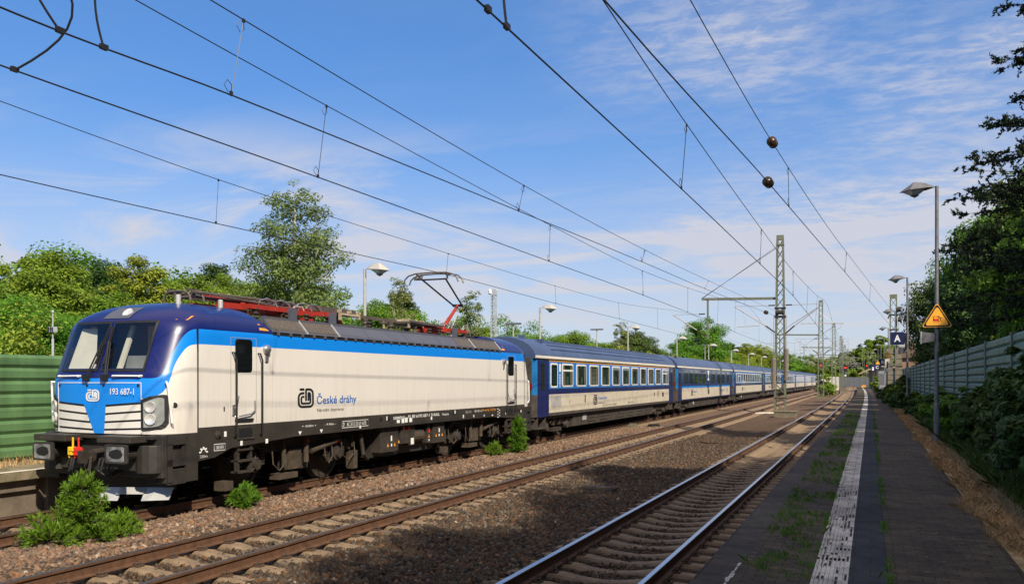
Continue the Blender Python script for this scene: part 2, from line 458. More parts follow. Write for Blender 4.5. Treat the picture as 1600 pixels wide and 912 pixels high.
def ballast_mat():
    m = bpy.data.materials.new("ballast_bed"); m.use_nodes = True
    N, L = m.node_tree.nodes, m.node_tree.links
    b = N["Principled BSDF"]; b.inputs['Roughness'].default_value = .95; b.inputs['Specular IOR Level'].default_value = .15
    tc = N.new("ShaderNodeTexCoord")
    vo = N.new("ShaderNodeTexVoronoi"); vo.inputs['Scale'].default_value = 17
    L.new(tc.outputs['Object'], vo.inputs['Vector'])
    sep = N.new("ShaderNodeSeparateColor"); L.new(vo.outputs['Color'], sep.inputs[0])
    def ramp(cols):
        r = N.new("ShaderNodeValToRGB"); e = r.color_ramp.elements
        while len(e) < len(cols): e.new(.5)
        for i, c in enumerate(cols): e[i].position = i / (len(cols) - 1); e[i].color = tuple(c) + (1,)
        L.new(sep.outputs[0], r.inputs[0]); return r.outputs[0]
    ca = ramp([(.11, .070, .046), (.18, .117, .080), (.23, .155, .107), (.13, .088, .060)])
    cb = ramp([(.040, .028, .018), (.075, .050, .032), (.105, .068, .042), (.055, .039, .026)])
    xs = N.new("ShaderNodeSeparateXYZ"); L.new(tc.outputs['Object'], xs.inputs[0])
    nz = N.new("ShaderNodeTexNoise"); nz.inputs['Scale'].default_value = .7; nz.inputs['Detail'].default_value = 5
    L.new(tc.outputs['Object'], nz.inputs['Vector'])
    ad = N.new("ShaderNodeMath"); ad.operation = 'MULTIPLY_ADD'; ad.inputs[1].default_value = 2.4
    L.new(nz.outputs[0], ad.inputs[0]); L.new(xs.outputs[0], ad.inputs[2])
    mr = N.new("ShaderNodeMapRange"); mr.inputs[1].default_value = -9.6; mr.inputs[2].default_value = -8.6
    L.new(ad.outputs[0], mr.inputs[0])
    # further along the line the bed is paler
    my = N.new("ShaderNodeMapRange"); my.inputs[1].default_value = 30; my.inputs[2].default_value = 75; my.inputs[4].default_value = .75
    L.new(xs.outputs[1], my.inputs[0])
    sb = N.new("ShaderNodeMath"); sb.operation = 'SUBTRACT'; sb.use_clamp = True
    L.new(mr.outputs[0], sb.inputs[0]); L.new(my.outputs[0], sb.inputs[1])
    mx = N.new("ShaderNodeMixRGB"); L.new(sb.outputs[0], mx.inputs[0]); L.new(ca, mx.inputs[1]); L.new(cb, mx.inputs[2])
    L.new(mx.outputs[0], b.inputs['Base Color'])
    bp = N.new("ShaderNodeBump"); bp.inputs['Strength'].default_value = 1.0; bp.inputs['Distance'].default_value = .05; bp.invert = True
    L.new(vo.outputs['Distance'], bp.inputs['Height']); L.new(bp.outputs[0], b.inputs['Normal'])
    return m
def bed_z(x, y):
    # shoulders dip a little between the tracks and rise towards the sleepers
    d = min(abs(x - xt1(y)), abs(x - xt2(y)), abs(x - xt3(y)))
    return BED + (.0 if d < 1.5 else -.05 * min(1, (d - 1.5) / .8)) + (.05 if -10.9 < x < -10.2 else 0)
bx = np.linspace(-14.75, -1.56, 45)
by = np.concatenate([np.arange(-14, 60, 1.5), np.arange(60, 421, 10)])
rb = np.random.RandomState(3)
V = np.array([(x + (bend(y) if x > -7 else -.006 * max(0, y - 20) * (1 if x < -7.5 else .5)), y, bed_z(x + (bend(y) if x > -7 else -.006 * max(0, y - 20)), y) + (rb.rand() - .5) * .035) for y in by for x in bx])
nx = len(bx)
F = np.array([(i * nx + j, i * nx + j + 1, (i + 1) * nx + j + 1, (i + 1) * nx + j) for i in range(len(by) - 1) for j in range(nx - 1)])
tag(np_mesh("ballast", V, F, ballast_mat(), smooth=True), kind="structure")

# loose stones on top of the bed, one heap nobody could count
def stones(n, xr, yr, seed, mt, size=(.018, .042), power=1.0, avoid=()):
    rs = np.random.RandomState(seed)
    x = xr[0] + (xr[1] - xr[0]) * rs.rand(n)
    y = yr[0] + (yr[1] - yr[0]) * rs.rand(n) ** power
    s = size[0] + (size[1] - size[0]) * rs.rand(n) ** 1.6
    z = np.array([bed_z(a, b) for a, b in zip(x, y)]) + s * (.2 + .5 * rs.rand(n))
    base = np.array([(0, 0, 1), (1, 0, 0), (0, 1, 0), (-1, 0, 0), (0, -1, 0), (0, 0, -1)], float)
    base = np.array([(-1, -1, -1), (1, -1, -1), (1, 1, -1), (-1, 1, -1), (-.7, -.7, 1), (.7, -.7, 1), (.7, .7, 1), (-.7, .7, 1)], float)
    P = base[None] * (1 + .45 * (rs.rand(n, 8, 3) - .5)) * (s[:, None, None] * np.stack([.8 + .6 * rs.rand(n), .6 + .5 * rs.rand(n), .5 + .45 * rs.rand(n)], 1)[:, None, :])
    # random rotations
    q = rs.randn(n, 4); q /= np.linalg.norm(q, axis=1)[:, None]
    w, a, b, c = q.T
    Rm = np.stack([np.stack([1 - 2 * (b * b + c * c), 2 * (a * b - c * w), 2 * (a * c + b * w)], 1),
                   np.stack([2 * (a * b + c * w), 1 - 2 * (a * a + c * c), 2 * (b * c - a * w)], 1),
                   np.stack([2 * (a * c - b * w), 2 * (b * c + a * w), 1 - 2 * (a * a + b * b)], 1)], 1)
    P = np.einsum('nij,nkj->nki', Rm, P) + np.stack([x, y, z], 1)[:, None, :]
    Fq = np.array([(0, 3, 2, 1), (4, 5, 6, 7), (0, 1, 5, 4), (1, 2, 6, 5), (2, 3, 7, 6), (3, 0, 4, 7)])
    F = (Fq[None] + (np.arange(n) * 8)[:, None, None]).reshape(-1, 4)
    return P.reshape(-1, 3), F
def stone_obj(name, specs):
    Vs, Fs, Ms = [], [], []; off = 0
    for n, xr, yr, seed, mi, size, pw in specs:
        v, f = stones(n, xr, yr, seed, None, size, pw)
        Vs.append(v); Fs.append(f + off); Ms.append(np.full(len(f), mi)); off += len(v)
    o = np_mesh(name, np.concatenate(Vs), np.concatenate(Fs), [M['stoneA'], M['stoneB']], np.concatenate(Ms))
    return tag(o, kind="stuff", label="loose ballast stones between and beside the tracks", cat="ballast stones")
stone_obj("ballast_stones", [
    (42000, (-12.0, -9.9), (7.5, 46), 1, 0, (.022, .050), 1.7),
    (9000, (-10.6, -9.6), (7.5, 40), 2, 1, (.022, .050), 1.7),
    (8000, (-9.2, -7.9), (5.0, 40), 3, 1, (.016, .034), 1.6),
    (46000, (-7.6, -4.3), (5.0, 40), 4, 1, (.020, .046), 1.6),
    (6000, (-7.6, -4.3), (5.0, 30), 5, 0, (.018, .036), 1.6),
    (9000, (-3.9, -2.5), (4.0, 26), 6, 1, (.014, .026), 1.5),
    (5000, (-2.2, -1.6), (4.0, 26), 7, 1, (.014, .028), 1.5),
    (3000, (-13.5, -12.4), (4.0, 26), 8, 1, (.018, .04), 1.2),
])

# ------------------------------------------------------------------ tracks
RAILP = [(-.070, -.172), (.070, -.172), (.070, -.160), (.012, -.140), (.009, -.050), (.034, -.036), (.036, -.006), (.030, 0), (-.030, 0), (-.036, -.006), (-.034, -.036), (-.009, -.050), (-.012, -.140), (-.070, -.160)]
def rail(fx, off, top, parent):
    v = []; f = []; mi = []
    k = len(RAILP)
    for y in YS:
        for a, z in RAILP: v.append((fx(y) + off + a, y, z))
    for i in range(len(YS) - 1):
        for j in range(k):
            f.append((i * k + j, i * k + (j + 1) % k, (i + 1) * k + (j + 1) % k, (i + 1) * k + j))
            mi.append(1 if j in (6, 7, 8) else 0)
    b = MB(); b.v = v; b.f = f; b.m = mi
    return b.build("rail", [M['railrust'], M[top]], parent)
def sleeper_mesh(seed, lift=0.0):
    rs = random.Random(seed); b = MB()
    secs = [(-1.30, -.222, .12), (-1.22, -.198, .13), (-.95, -.180, .135), (-.52, -.180, .135), (-.30, -.212, .115), (0, -.232, .105), (.30, -.212, .115), (.52, -.180, .135), (.95, -.180, .135), (1.22, -.198, .13), (1.30, -.222, .12)]
    vs = []
    for x, zt, hw in secs:
        j = lambda s: (rs.random() - .5) * s
        zt += lift
        vs += [(x, -hw - .02, -.34), (x, -hw + j(.012), zt - .035 + j(.01)), (x, -hw + .03 + j(.01), zt + j(.006)), (x, hw - .03 + j(.01), zt + j(.006)), (x, hw + j(.012), zt - .035 + j(.01)), (x, hw + .02, -.34)]
    n = 6; fs = []
    for i in range(len(secs) - 1):
        for q in range(n - 1): fs.append((i * n + q, i * n + q + 1, (i + 1) * n + q + 1, (i + 1) * n + q))
    fs += [tuple(range(n))[::-1], tuple(range((len(secs) - 1) * n, len(secs) * n))]
    # from +y to -y order gives inward normals on purpose-free shading; flip
    b.add(vs, [f[::-1] for f in fs]); return b
def clip_mesh():
    b = MB()
    for s in (-1, 1):
        for t in (-1, 1):
            cx = s * .7535 + t * .115
            b.box(cx - .05, cx + .05, -.055, .055, -.182, -.158)
            b.tube([(cx - t * .06, -.05, -.150), (cx, -.05, -.128), (cx + t * .03, 0, -.135), (cx, .05, -.128), (cx - t * .06, .05, -.150)], .009, 5)
            b.lathe((cx, 0, -.160), 'z', [(0, .022), (.045, .022), (.046, .012), (.065, .012)], 6)
    return b
def track(name, fx, label, top, y0, near=100, ylast=330, lift=0.0, seed=1):
    t = empty(name, (0, 0, 0), 0, label, "railway track")
    rail(fx, -.7535, top, t); rail(fx, .7535, top, t)
    protos = []
    for q in range(4):
        o = sleeper_mesh(seed * 10 + q, lift).build("sleeper", M['sleeper'], t)
        protos.append(o)
    clip_mesh().build("rail_fastening", M['clip'], protos[0])
    for o in protos[1:]:
        for c0 in list(protos[0].children):
            c = c0.copy(); COL.objects.link(c); c.parent = o
    rs = random.Random(seed)
    y = y0
    for i in range(near):
        o = protos[i] if i < 4 else copy_tree(protos[rs.randrange(4)], t)
        o.location = (fx(y) + rs.uniform(-.02, .02), y + rs.uniform(-.02, .02), rs.uniform(-.006, .004))
        o.rotation_euler = (0, 0, rs.uniform(-.008, .008))
        y += .60
    far = MB(); sm = sleeper_mesh(seed * 10 + 9, lift)
    while y < ylast:
        far.add([(a + fx(y), b + y, c) for a, b, c in sm.v], sm.f); y += .60
    tag(far.build("sleeper", M['sleeper'], t), kind="stuff")
    return t
track("railway_track", xt1, "track with shiny polished rail heads beside the platform with the white tactile strip", "railtop", 3.4, 100, 320, seed=1)
track("railway_track", xt2, "rusty brown track in the middle, between the shiny track and the train", "railtopdull", 4.6, 100, 320, lift=-.006, seed=2)
track("railway_track", xt3, "rusty track that the locomotive and coaches stand on", "railtopdull", 5.0, 100, 320, lift=-.02, seed=3)

# ------------------------------------------------------------------ platforms
def sheet(x0, x1, z, ys=YS, fx=bend):
    b = MB(); v = []; f = []
    for y in ys: v += [(x0 + fx(y), y, z), (x1 + fx(y), y, z)]
    for i in range(len(ys) - 1): f.append((2 * i, 2 * i + 1, 2 * i + 3, 2 * i + 2))
    return b.add(v, f)
def strip_solid(prof, ys=YS, fx=bend, m=0):
    """extrude an x-z outline along the line"""
    b = MB(); v = []; f = []; k = len(prof)
    for y in ys: v += [(a + fx(y), y, z) for a, z in prof]
    for i in range(len(ys) - 1):
        for j in range(k): f.append((i * k + j, i * k + (j + 1) % k, (i + 1) * k + (j + 1) % k, (i + 1) * k + j))
    f += [tuple(range(k))[::-1], tuple(range((len(ys) - 1) * k, len(ys) * k))]
    return b.add(v, [q[::-1] for q in f], m)
PT = 0.50
PYS = [y for y in YS if y <= 240]
def paving_mat(name, c1, c2, mortar, bw, bh, moss=.5, mcol=(.035, .06, .012)):
    m = bpy.data.materials.new(name); m.use_nodes = True
    N, L = m.node_tree.nodes, m.node_tree.links
    b = N["Principled BSDF"]; b.inputs['Roughness'].default_value = .85; b.inputs['Specular IOR Level'].default_value = .25
    tc = N.new("ShaderNodeTexCoord")
    br = N.new("ShaderNodeTexBrick"); br.inputs['Scale'].default_value = 1
    br.inputs['Brick Width'].default_value = bw; br.inputs['Row Height'].default_value = bh
    br.inputs['Mortar Size'].default_value = .006; br.inputs['Mortar Smooth'].default_value = .4
    br.inputs['Color1'].default_value = tuple(c1) + (1,); br.inputs['Color2'].default_value = tuple(c2) + (1,); br.inputs['Mortar'].default_value = tuple(mortar) + (1,)
    L.new(tc.outputs['Object'], br.inputs['Vector'])
    def nz(s, d=6):
        n = N.new("ShaderNodeTexNoise"); n.inputs['Scale'].default_value = s; n.inputs['Detail'].default_value = d; n.inputs['Roughness'].default_value = .68
        L.new(tc.outputs['Object'], n.inputs['Vector']); return n.outputs[0]
    def mr(x, a, c, lo=0, hi=1):
        n = N.new("ShaderNodeMapRange"); n.inputs[1].default_value = a; n.inputs[2].default_value = c; n.inputs[3].default_value = lo; n.inputs[4].default_value = hi
        L.new(x, n.inputs[0]); return n.outputs[0]
    v = N.new("ShaderNodeMixRGB"); v.blend_type = 'MULTIPLY'; v.inputs[0].default_value = 1
    gr = N.new("ShaderNodeCombineColor")
    w1 = mr(nz(5), .3, .7, .55, 1.4); w2 = mr(nz(.55, 4), .35, .65, .6, 1.35)
    wm = N.new("ShaderNodeMath"); wm.operation = 'MULTIPLY'; L.new(w1, wm.inputs[0]); L.new(w2, wm.inputs[1]); w = wm.outputs[0]
    for i in range(3): L.new(w, gr.inputs[i])
    L.new(br.outputs[0], v.inputs[1]); L.new(gr.outputs[0], v.inputs[2])
    mo = N.new("ShaderNodeMixRGB"); mo.inputs[2].default_value = tuple(mcol) + (1,)
    L.new(mr(nz(1.1), .52, .72, 0, moss), mo.inputs[0]); L.new(v.outputs[0], mo.inputs[1])
    L.new(mo.outputs[0], b.inputs['Base Color'])
    bp = N.new("ShaderNodeBump"); bp.inputs['Strength'].default_value = .6; bp.inputs['Distance'].default_value = .01
    mm = N.new("ShaderNodeMath"); mm.operation = 'SUBTRACT'
    L.new(mr(nz(40, 3), 0, 1, 0, .5), mm.inputs[0]); L.new(br.outputs['Fac'], mm.inputs[1])
    L.new(mm.outputs[0], bp.inputs['Height']); L.new(bp.outputs[0], b.inputs['Normal'])
    return m
M['pav_left'] = paving_mat("small_paving_blocks", (.120, .088, .052), (.064, .048, .031), (.018, .017, .009), .20, .10, .6)
M['pav_right'] = paving_mat("old_paving_blocks", (.098, .071, .046), (.060, .045, .031), (.028, .025, .014), .22, .11, .55, (.055, .06, .022))
M['slab_dark'] = paving_mat("dark_slab", (.040, .041, .046), (.032, .033, .038), (.018, .02, .014), .3, .3, .12)
M['kerb'] = paving_mat("platform_kerb_concrete", (.085, .066, .052), (.060, .048, .039), (.015, .013, .010), 1.0, 1.0, .3)
M['tactile'] = paving_mat("white_tactile_slab", (.60, .56, .51), (.52, .48, .44), (.07, .065, .045), .3, .3, .10, (.10, .12, .04))
tag(strip_solid([(-1.52, .30), (-1.52, PT), (-1.18, PT), (-1.18, .30)], PYS).build("platform_edge", M['kerb']), kind="structure")
tag(strip_solid([(-1.40, -.5), (-1.40, .30), (-1.20, .30), (-1.20, -.5)], PYS).build("platform_wall", M['kerb']), kind="structure")
tag(strip_solid([(-1.178, .1), (-1.178, PT), (-.512, PT), (-.512, .1)], PYS).build("platform_paving", M['pav_left']), kind="structure")
# ribbed white strip: seven ribs, grooves between
pr = [(-.508, .3)]
for i in range(8):
    x = -.508 + i * .0398
    pr += [(x + .001, PT + .004), (x + .024, PT + .004), (x + .028, PT - .006), (x + .037, PT - .006)]
pr = pr[:-2] + [(-.192, PT + .004), (-.192, .3)]
tag(strip_solid(pr, PYS).build("tactile_strip", M['tactile']), kind="structure")
tag(strip_solid([(-.190, .3), (-.190, PT + .002), (.148, PT + .002), (.148, .3)], PYS).build("platform_slabs", M['slab_dark']), kind="structure")
tag(strip_solid([(.150, .3), (.150, PT), (1.30, PT - .01), (1.42, PT - .05), (1.42, .3)], PYS).build("platform_surface", M['pav_right']), kind="structure")
tag(sheet(1.36, 2.9, PT - .018, PYS).build("verge", mat("verge_dry_earth", (.42, .28, .135), .95, var=.45, scale=2.2, tint=(.20, .16, .065), bump=.6, bscale=30)), kind="structure")
pl = MB(); rs = random.Random(9); y = 5.6
while y < 8.8:
    l = rs.uniform(.06, .22); w = rs.uniform(.008, .022); x = -1.20 - rs.uniform(0, .02)
    pl.box(x - w, x + w, y, y + l, PT + .001, PT + .003); y += l + rs.uniform(.0, .05)
tag(pl.build("edge_paint", mat("worn_white_paint", (.50, .47, .42), .9, var=.35, scale=14)), kind="structure")
# stains on the white slabs
st = MB(); rs = random.Random(5)
for q in range(90):
    y = 5.0 + 11 * rs.random() ** 1.6; row = round((y) / .3) * .3
    i = rs.randrange(0, 8); n = rs.choice((1, 1, 2, 3))
    for j in range(n):
        k = i + j
        if k > 7: break
        x = -.508 + k * .0398
        st.box(x + .002, x + .0235, row + .02, row + .02 + rs.choice((.11, .13, .26)), PT + .0042, PT + .0050)
tag(st.build("strip_stains", mat("black_moss_stain", (.030, .027, .022), .9, var=.3, scale=9)), kind="structure")

# left platform: top slab with white edge line, wall of ribbed concrete elements
fx3 = lambda y: -.00636 * (y - 20)
tag(strip_solid([(-17.0, .40), (-17.0, .60), (-14.72, .62), (-14.72, .46)], PYS, fx3).build("far_platform", mat("far_platform_concrete", (.24, .19, .13), .9, var=.3, scale=3, tint=(.13, .13, .05), bump=.4)), kind="structure")
tag(strip_solid([(-14.87, .6235), (-14.87, .6275), (-14.735, .6275), (-14.735, .6235)], PYS, fx3).build("platform_edge_line", mat("worn_white_line", (.72, .66, .56), .8, var=.1)), kind="structure")
wl_ = strip_solid([(-15.1, -.5), (-15.1, .455), (-14.95, .455), (-14.95, -.5)], PYS, fx3)
y = -6.0
while y < 40:
    xx = -14.95 + fx3(y)
    wl_.box(xx - .01, xx + .11, y, y + .22, -.45, .453)
    wl_.box(xx - .01, xx + .085, y + .222, y + 1.778, .24, .452)
    wl_.box(xx - .01, xx + .085, y + .222, y + 1.778, -.45, -.2)
    y += 2.0
tag(wl_.build("far_platform_wall", mat("platform_wall_concrete", (.17, .135, .10), .9, var=.35, scale=2.5, bump=.3)), kind="structure")
# ------------------------------------------------------------------ flat lettering and marks
def facing(side, loc):
    """matrix for flat artwork: +x side of a train, or its front (-y)"""
    if side == 'x': m = Matrix(((0, 0, 1), (1, 0, 0), (0, 1, 0)))
    elif side == 'y': m = Matrix(((1, 0, 0), (0, 0, -1), (0, 1, 0)))
    return Matrix.Translation(loc) @ m.to_4x4()
def text(s, name, w, h, side, loc, mt, parent, bold=0.0, z=0.003, spacing=1.0, label=None):
    cu = bpy.data.curves.new(name, 'FONT'); cu.body = s; cu.size = 1; cu.extrude = 0; cu.offset = bold; cu.space_character = spacing
    cu.resolution_u = 3
    tmp = bpy.data.objects.new(name, cu); COL.objects.link(tmp)
    dg = bpy.context.evaluated_depsgraph_get()
    me = bpy.data.meshes.new_from_object(tmp.evaluated_get(dg))
    bpy.data.objects.remove(tmp); bpy.data.curves.remove(cu)
    co = np.empty(len(me.vertices) * 3, np.float32); me.vertices.foreach_get("co", co); co = co.reshape(-1, 3)
    lo, hi = co.min(0), co.max(0); sc = np.array([w / (hi[0] - lo[0]), h / (hi[1] - lo[1]), 1])
    co = (co - [lo[0], lo[1], 0]) * sc
    co[:, 2] = 0
    me.vertices.foreach_set("co", co.astype(np.float32).ravel()); me.materials.clear(); me.materials.append(mt); me.name = name
    me.transform(facing(side, loc)); me.update()
    o = link(bpy.data.objects.new(name, me), parent)
    if label: o["label"] = label
    return o
def ribbon(b, pts, w, mtx=None, m=0):
    """flat stroke of width w along 2d pts"""
    n = len(pts); L_ = []; R_ = []
    for i in range(n):
        a = Vector(pts[max(i - 1, 0)]); c = Vector(pts[min(i + 1, n - 1)]); d = (c - a).normalized(); nn = Vector((-d.y, d.x))
        p = Vector(pts[i]); L_.append(p + nn * w / 2); R_.append(p - nn * w / 2)
    vs = [(q.x, q.y, 0) for q in L_] + [(q.x, q.y, 0) for q in R_]
    if mtx is not None: vs = [mtx @ Vector(q) for q in vs]
    b.add(vs, [(i, n + i, n + i + 1, i + 1) for i in range(n - 1)], m)
def arc(cx, cy, r, a0, a1, n=6):
    return [(cx + r * math.cos(R(a0 + (a1 - a0) * i / n)), cy + r * math.sin(R(a0 + (a1 - a0) * i / n))) for i in range(n + 1)]
def emblem(name, w, h, side, loc, mt, parent, sw=.115):
    b = MB(); mx = facing(side, loc) @ Matrix.Diagonal((w, h, 1, 1))
    ribbon(b, [(.12, .94), (.40, .94)], sw, mx)
    ribbon(b, [(.40, .75), (.27, .75)] + arc(.27, .54, .21, 90, 180) + arc(.27, .27, .21, 180, 270) + arc(.72, .27, .21, 270, 360) + arc(.70, .72, .22, 0, 90) + [(.52, .94), (.52, .93)], sw, mx)
    ribbon(b, [(.50, .95), (.50, .36)], sw, mx)
    ribbon(b, [(.40, .57), (.31, .57)] + arc(.31, .48, .09, 90, 180) + arc(.31, .32, .09, 180, 270) + arc(.68, .32, .09, 270, 360) + arc(.66, .67, .10, 0, 90) + [(.64, .77)], sw * .9, mx)
    ribbon(b, [(.65, .78), (.65, .36)], sw, mx)
    return b.build_one(name, mt, parent)
def patch(b, side, x0, z0, w, h, loc=(0, 0, 0), m=0):
    mx = facing(side, loc)
    b.add([mx @ Vector(q) for q in ((x0, z0, 0), (x0 + w, z0, 0), (x0 + w, z0 + h, 0), (x0, z0 + h, 0))], [(0, 1, 2, 3)], m)

# ------------------------------------------------------------------ the locomotive (local: x across, y from the front buffers back, z from rail head)
LL = 18.98
loco = empty("electric_locomotive", (xt3(11.05) , 11.05, 0), .00636,
             "white electric locomotive with blue cab and red pantographs at the head of the train", "locomotive")
def interp(t, pts):
    for (a, b), (c, d) in zip(pts, pts[1:]):
        if t <= c: return b + (d - b) * max(0, (t - a)) / (c - a)
    return pts[-1][1]
YF = [(1.37, .40), (1.9, .39), (2.30, .39), (2.42, .42), (2.5, .46), (3.4, .80), (3.5, .90), (3.6, 1.04), (3.7, 1.25), (3.78, 1.52), (3.83, 1.85), (3.862, 2.4)]
WF = [(1.37, 1.5), (3.27, 1.5), (3.34, 1.48), (3.42, 1.44), (3.5, 1.38), (3.6, 1.26), (3.7, 1.08), (3.78, .84), (3.83, .52), (3.862, .12)]
def nose(x, z):
    w = interp(z, WF); u = min(1, abs(x) / w)
    return interp(z, YF) + .95 * (1 - (1 - u ** 3.5) ** (1 / 3.5))
ZL = [1.37, 1.46, 1.7, 1.95, 2.15, 2.30, 2.36, 2.42, 2.46, 2.54, 2.75, 3.0, 3.15, 3.27, 3.36, 3.42, 3.5, 3.56, 3.6, 3.65, 3.7, 3.74, 3.78, 3.81, 3.83, 3.85, 3.862]
US = [0, .03, .12, .24, .36, .48, .58, .635, .70, .76, .82, .87, .91, .945, .97, .988, .997, 1.0]
YB = [1.42, 2.0, 2.7, 3.45, 9.49]
def ycut(z): return 3.46 - max(0, z - 3.27) * .82
def loco_body():
    b = MB(); rows = []
    for z in ZL:
        w = interp(z, WF); row = []
        for u in US: row.append((u * w, nose(u * w, z), z))
        for y in YB:
            yy = y if z <= 3.27 else max(min(y, ycut(z)), row[-1][1] + .0)
            row.append((w, max(yy, nose(w, z)), z))
        rows.append(row)
    k = len(rows[0])
    for sx in (1, -1):
        for sy in (0, 1):
            base = len(b.v)
            vs = [(sx * x, y if not sy else LL - y, z) for r in rows for x, y, z in r]
            fs = []
            for i in range(len(ZL) - 1):
                for j in range(k - 1):
                    if j in range(1, 7) and 2.53 < ZL[i] and ZL[i + 1] < 3.37: continue   # windscreen opening
                    f = (i * k + j, i * k + j + 1, (i + 1) * k + j + 1, (i + 1) * k + j)
                    if (sx < 0) != bool(sy): f = f[::-1]
                    fs.append(f)
            # bulkhead where the cab roof ends
            i0 = ZL.index(3.27)
            for i in range(i0, len(ZL) - 1):
                a, c = rows[i][-1], rows[i + 1][-1]
                q = len(vs); vs += [(0, a[1] if not sy else LL - a[1], a[2]), (0, c[1] if not sy else LL - c[1], c[2])]
                f = (i * k + k - 1 - (1 if False else 0), q, q + 1, (i + 1) * k + k - 1)
                if i > i0: fs.append(f if (sx < 0) == bool(sy) else f[::-1])
            b.add(vs, fs)
    return b
def livery():
    m = mat("locomotive_livery", (.74, .67, .57), .30, var=0, coat=.22)
    N, L = m.node_tree.nodes, m.node_tree.links; P = N["Principled BSDF"]
    tc = N.new("ShaderNodeTexCoord"); sp = N.new("ShaderNodeSeparateXYZ"); L.new(tc.outputs['Object'], sp.inputs[0])
    def mth(op, a, b=None, c=None):
        n = N.new("ShaderNodeMath"); n.operation = op
        for i, q in enumerate((a, b, c)):
            if q is None: continue
            if isinstance(q, (int, float)): n.inputs[i].default_value = q
            else: L.new(q, n.inputs[i])
        return n.outputs[0]
    yy = mth('SUBTRACT', LL / 2, mth('ABSOLUTE', mth('SUBTRACT', sp.outputs[1], LL / 2)))
    t = mth('DIVIDE', yy, 2.0)
    def curve(pts):
        c = N.new("ShaderNodeFloatCurve"); cv = c.mapping.curves[0]
        while len(cv.points) < len(pts): cv.points.new(.5, .5)
        for i, (y, z) in enumerate(pts):
            cv.points[i].location = (y / 2.0, z / 4.0); cv.points[i].handle_type = 'AUTO_CLAMPED'
        c.mapping.update(); L.new(t, c.inputs['Value'])
        return mth('MULTIPLY', c.outputs[0], 4.0)
    hi = curve([(0, 2.36), (.50, 2.36), (.57, 2.37), (.64, 2.43), (.72, 2.56), (.80, 2.73), (.91, 2.93), (1.03, 3.11), (1.15, 3.22), (1.28, 3.262), (1.45, 3.268), (2, 3.268)])
    lo = curve([(0, 2.0), (.47, 2.0), (.56, 2.05), (.64, 2.13), (.71, 2.30), (.79, 2.50), (.88, 2.68), (.98, 2.82), (1.09, 2.93), (1.25, 2.98), (1.5, 2.99), (2, 2.99)])
    up = mth('GREATER_THAN', sp.outputs[2], hi); mid = mth('GREATER_THAN', sp.outputs[2], lo)
    nz = N.new("ShaderNodeTexNoise"); nz.inputs['Scale'].default_value = .9; nz.inputs['Detail'].default_value = 5
    L.new(tc.outputs['Object'], nz.inputs['Vector'])
    dirt = N.new("ShaderNodeMixRGB"); dirt.inputs[1].default_value = (.71, .675, .62, 1); dirt.inputs[2].default_value = (.77, .735, .675, 1)
    L.new(nz.outputs[0], dirt.inputs[0])
    a = N.new("ShaderNodeMixRGB"); L.new(mid, a.inputs[0]); L.new(dirt.outputs[0], a.inputs[1]); a.inputs[2].default_value = (.006, .235, .80, 1)
    c = N.new("ShaderNodeMixRGB"); L.new(up, c.inputs[0]); L.new(a.outputs[0], c.inputs[1]); c.inputs[2].default_value = (.004, .009, .105, 1)
    # rain streaks and brake dust towards the sill
    mp = N.new("ShaderNodeMapping"); mp.inputs['Scale'].default_value = (1, 5, .35); L.new(tc.outputs['Object'], mp.inputs[0])
    n2 = N.new("ShaderNodeTexNoise"); n2.inputs['Scale'].default_value = 2.2; n2.inputs['Detail'].default_value = 7; n2.inputs['Roughness'].default_value = .7; L.new(mp.outputs[0], n2.inputs['Vector'])
    st = N.new("ShaderNodeMapRange"); st.inputs[1].default_value = .48; st.inputs[2].default_value = .80; st.inputs[4].default_value = .16; L.new(n2.outputs[0], st.inputs[0])
    dz = N.new("ShaderNodeMapRange"); dz.inputs[1].default_value = 2.0; dz.inputs[2].default_value = 1.4; dz.inputs[4].default_value = .16; L.new(sp.outputs[2], dz.inputs[0])
    ds = mth('MULTIPLY', dz.outputs[0], mth('MULTIPLY_ADD', n2.outputs[0], 1.6, 0.0))
    g = N.new("ShaderNodeMixRGB"); g.inputs[2].default_value = (.26, .19, .125, 1); hb = N.new("ShaderNodeMapRange"); hb.inputs[1].default_value = 3.0; hb.inputs[2].default_value = 2.6; L.new(sp.outputs[2], hb.inputs[0]); L.new(mth('MULTIPLY', mth('ADD', st.outputs[0], ds), hb.outputs[0]), g.inputs[0]); L.new(c.outputs[0], g.inputs[1])
    L.new(g.outputs[0], P.inputs['Base Color'])
    return m
M['livery'] = livery()
body = loco_body().build("body", M['livery'], loco, smooth='auto')
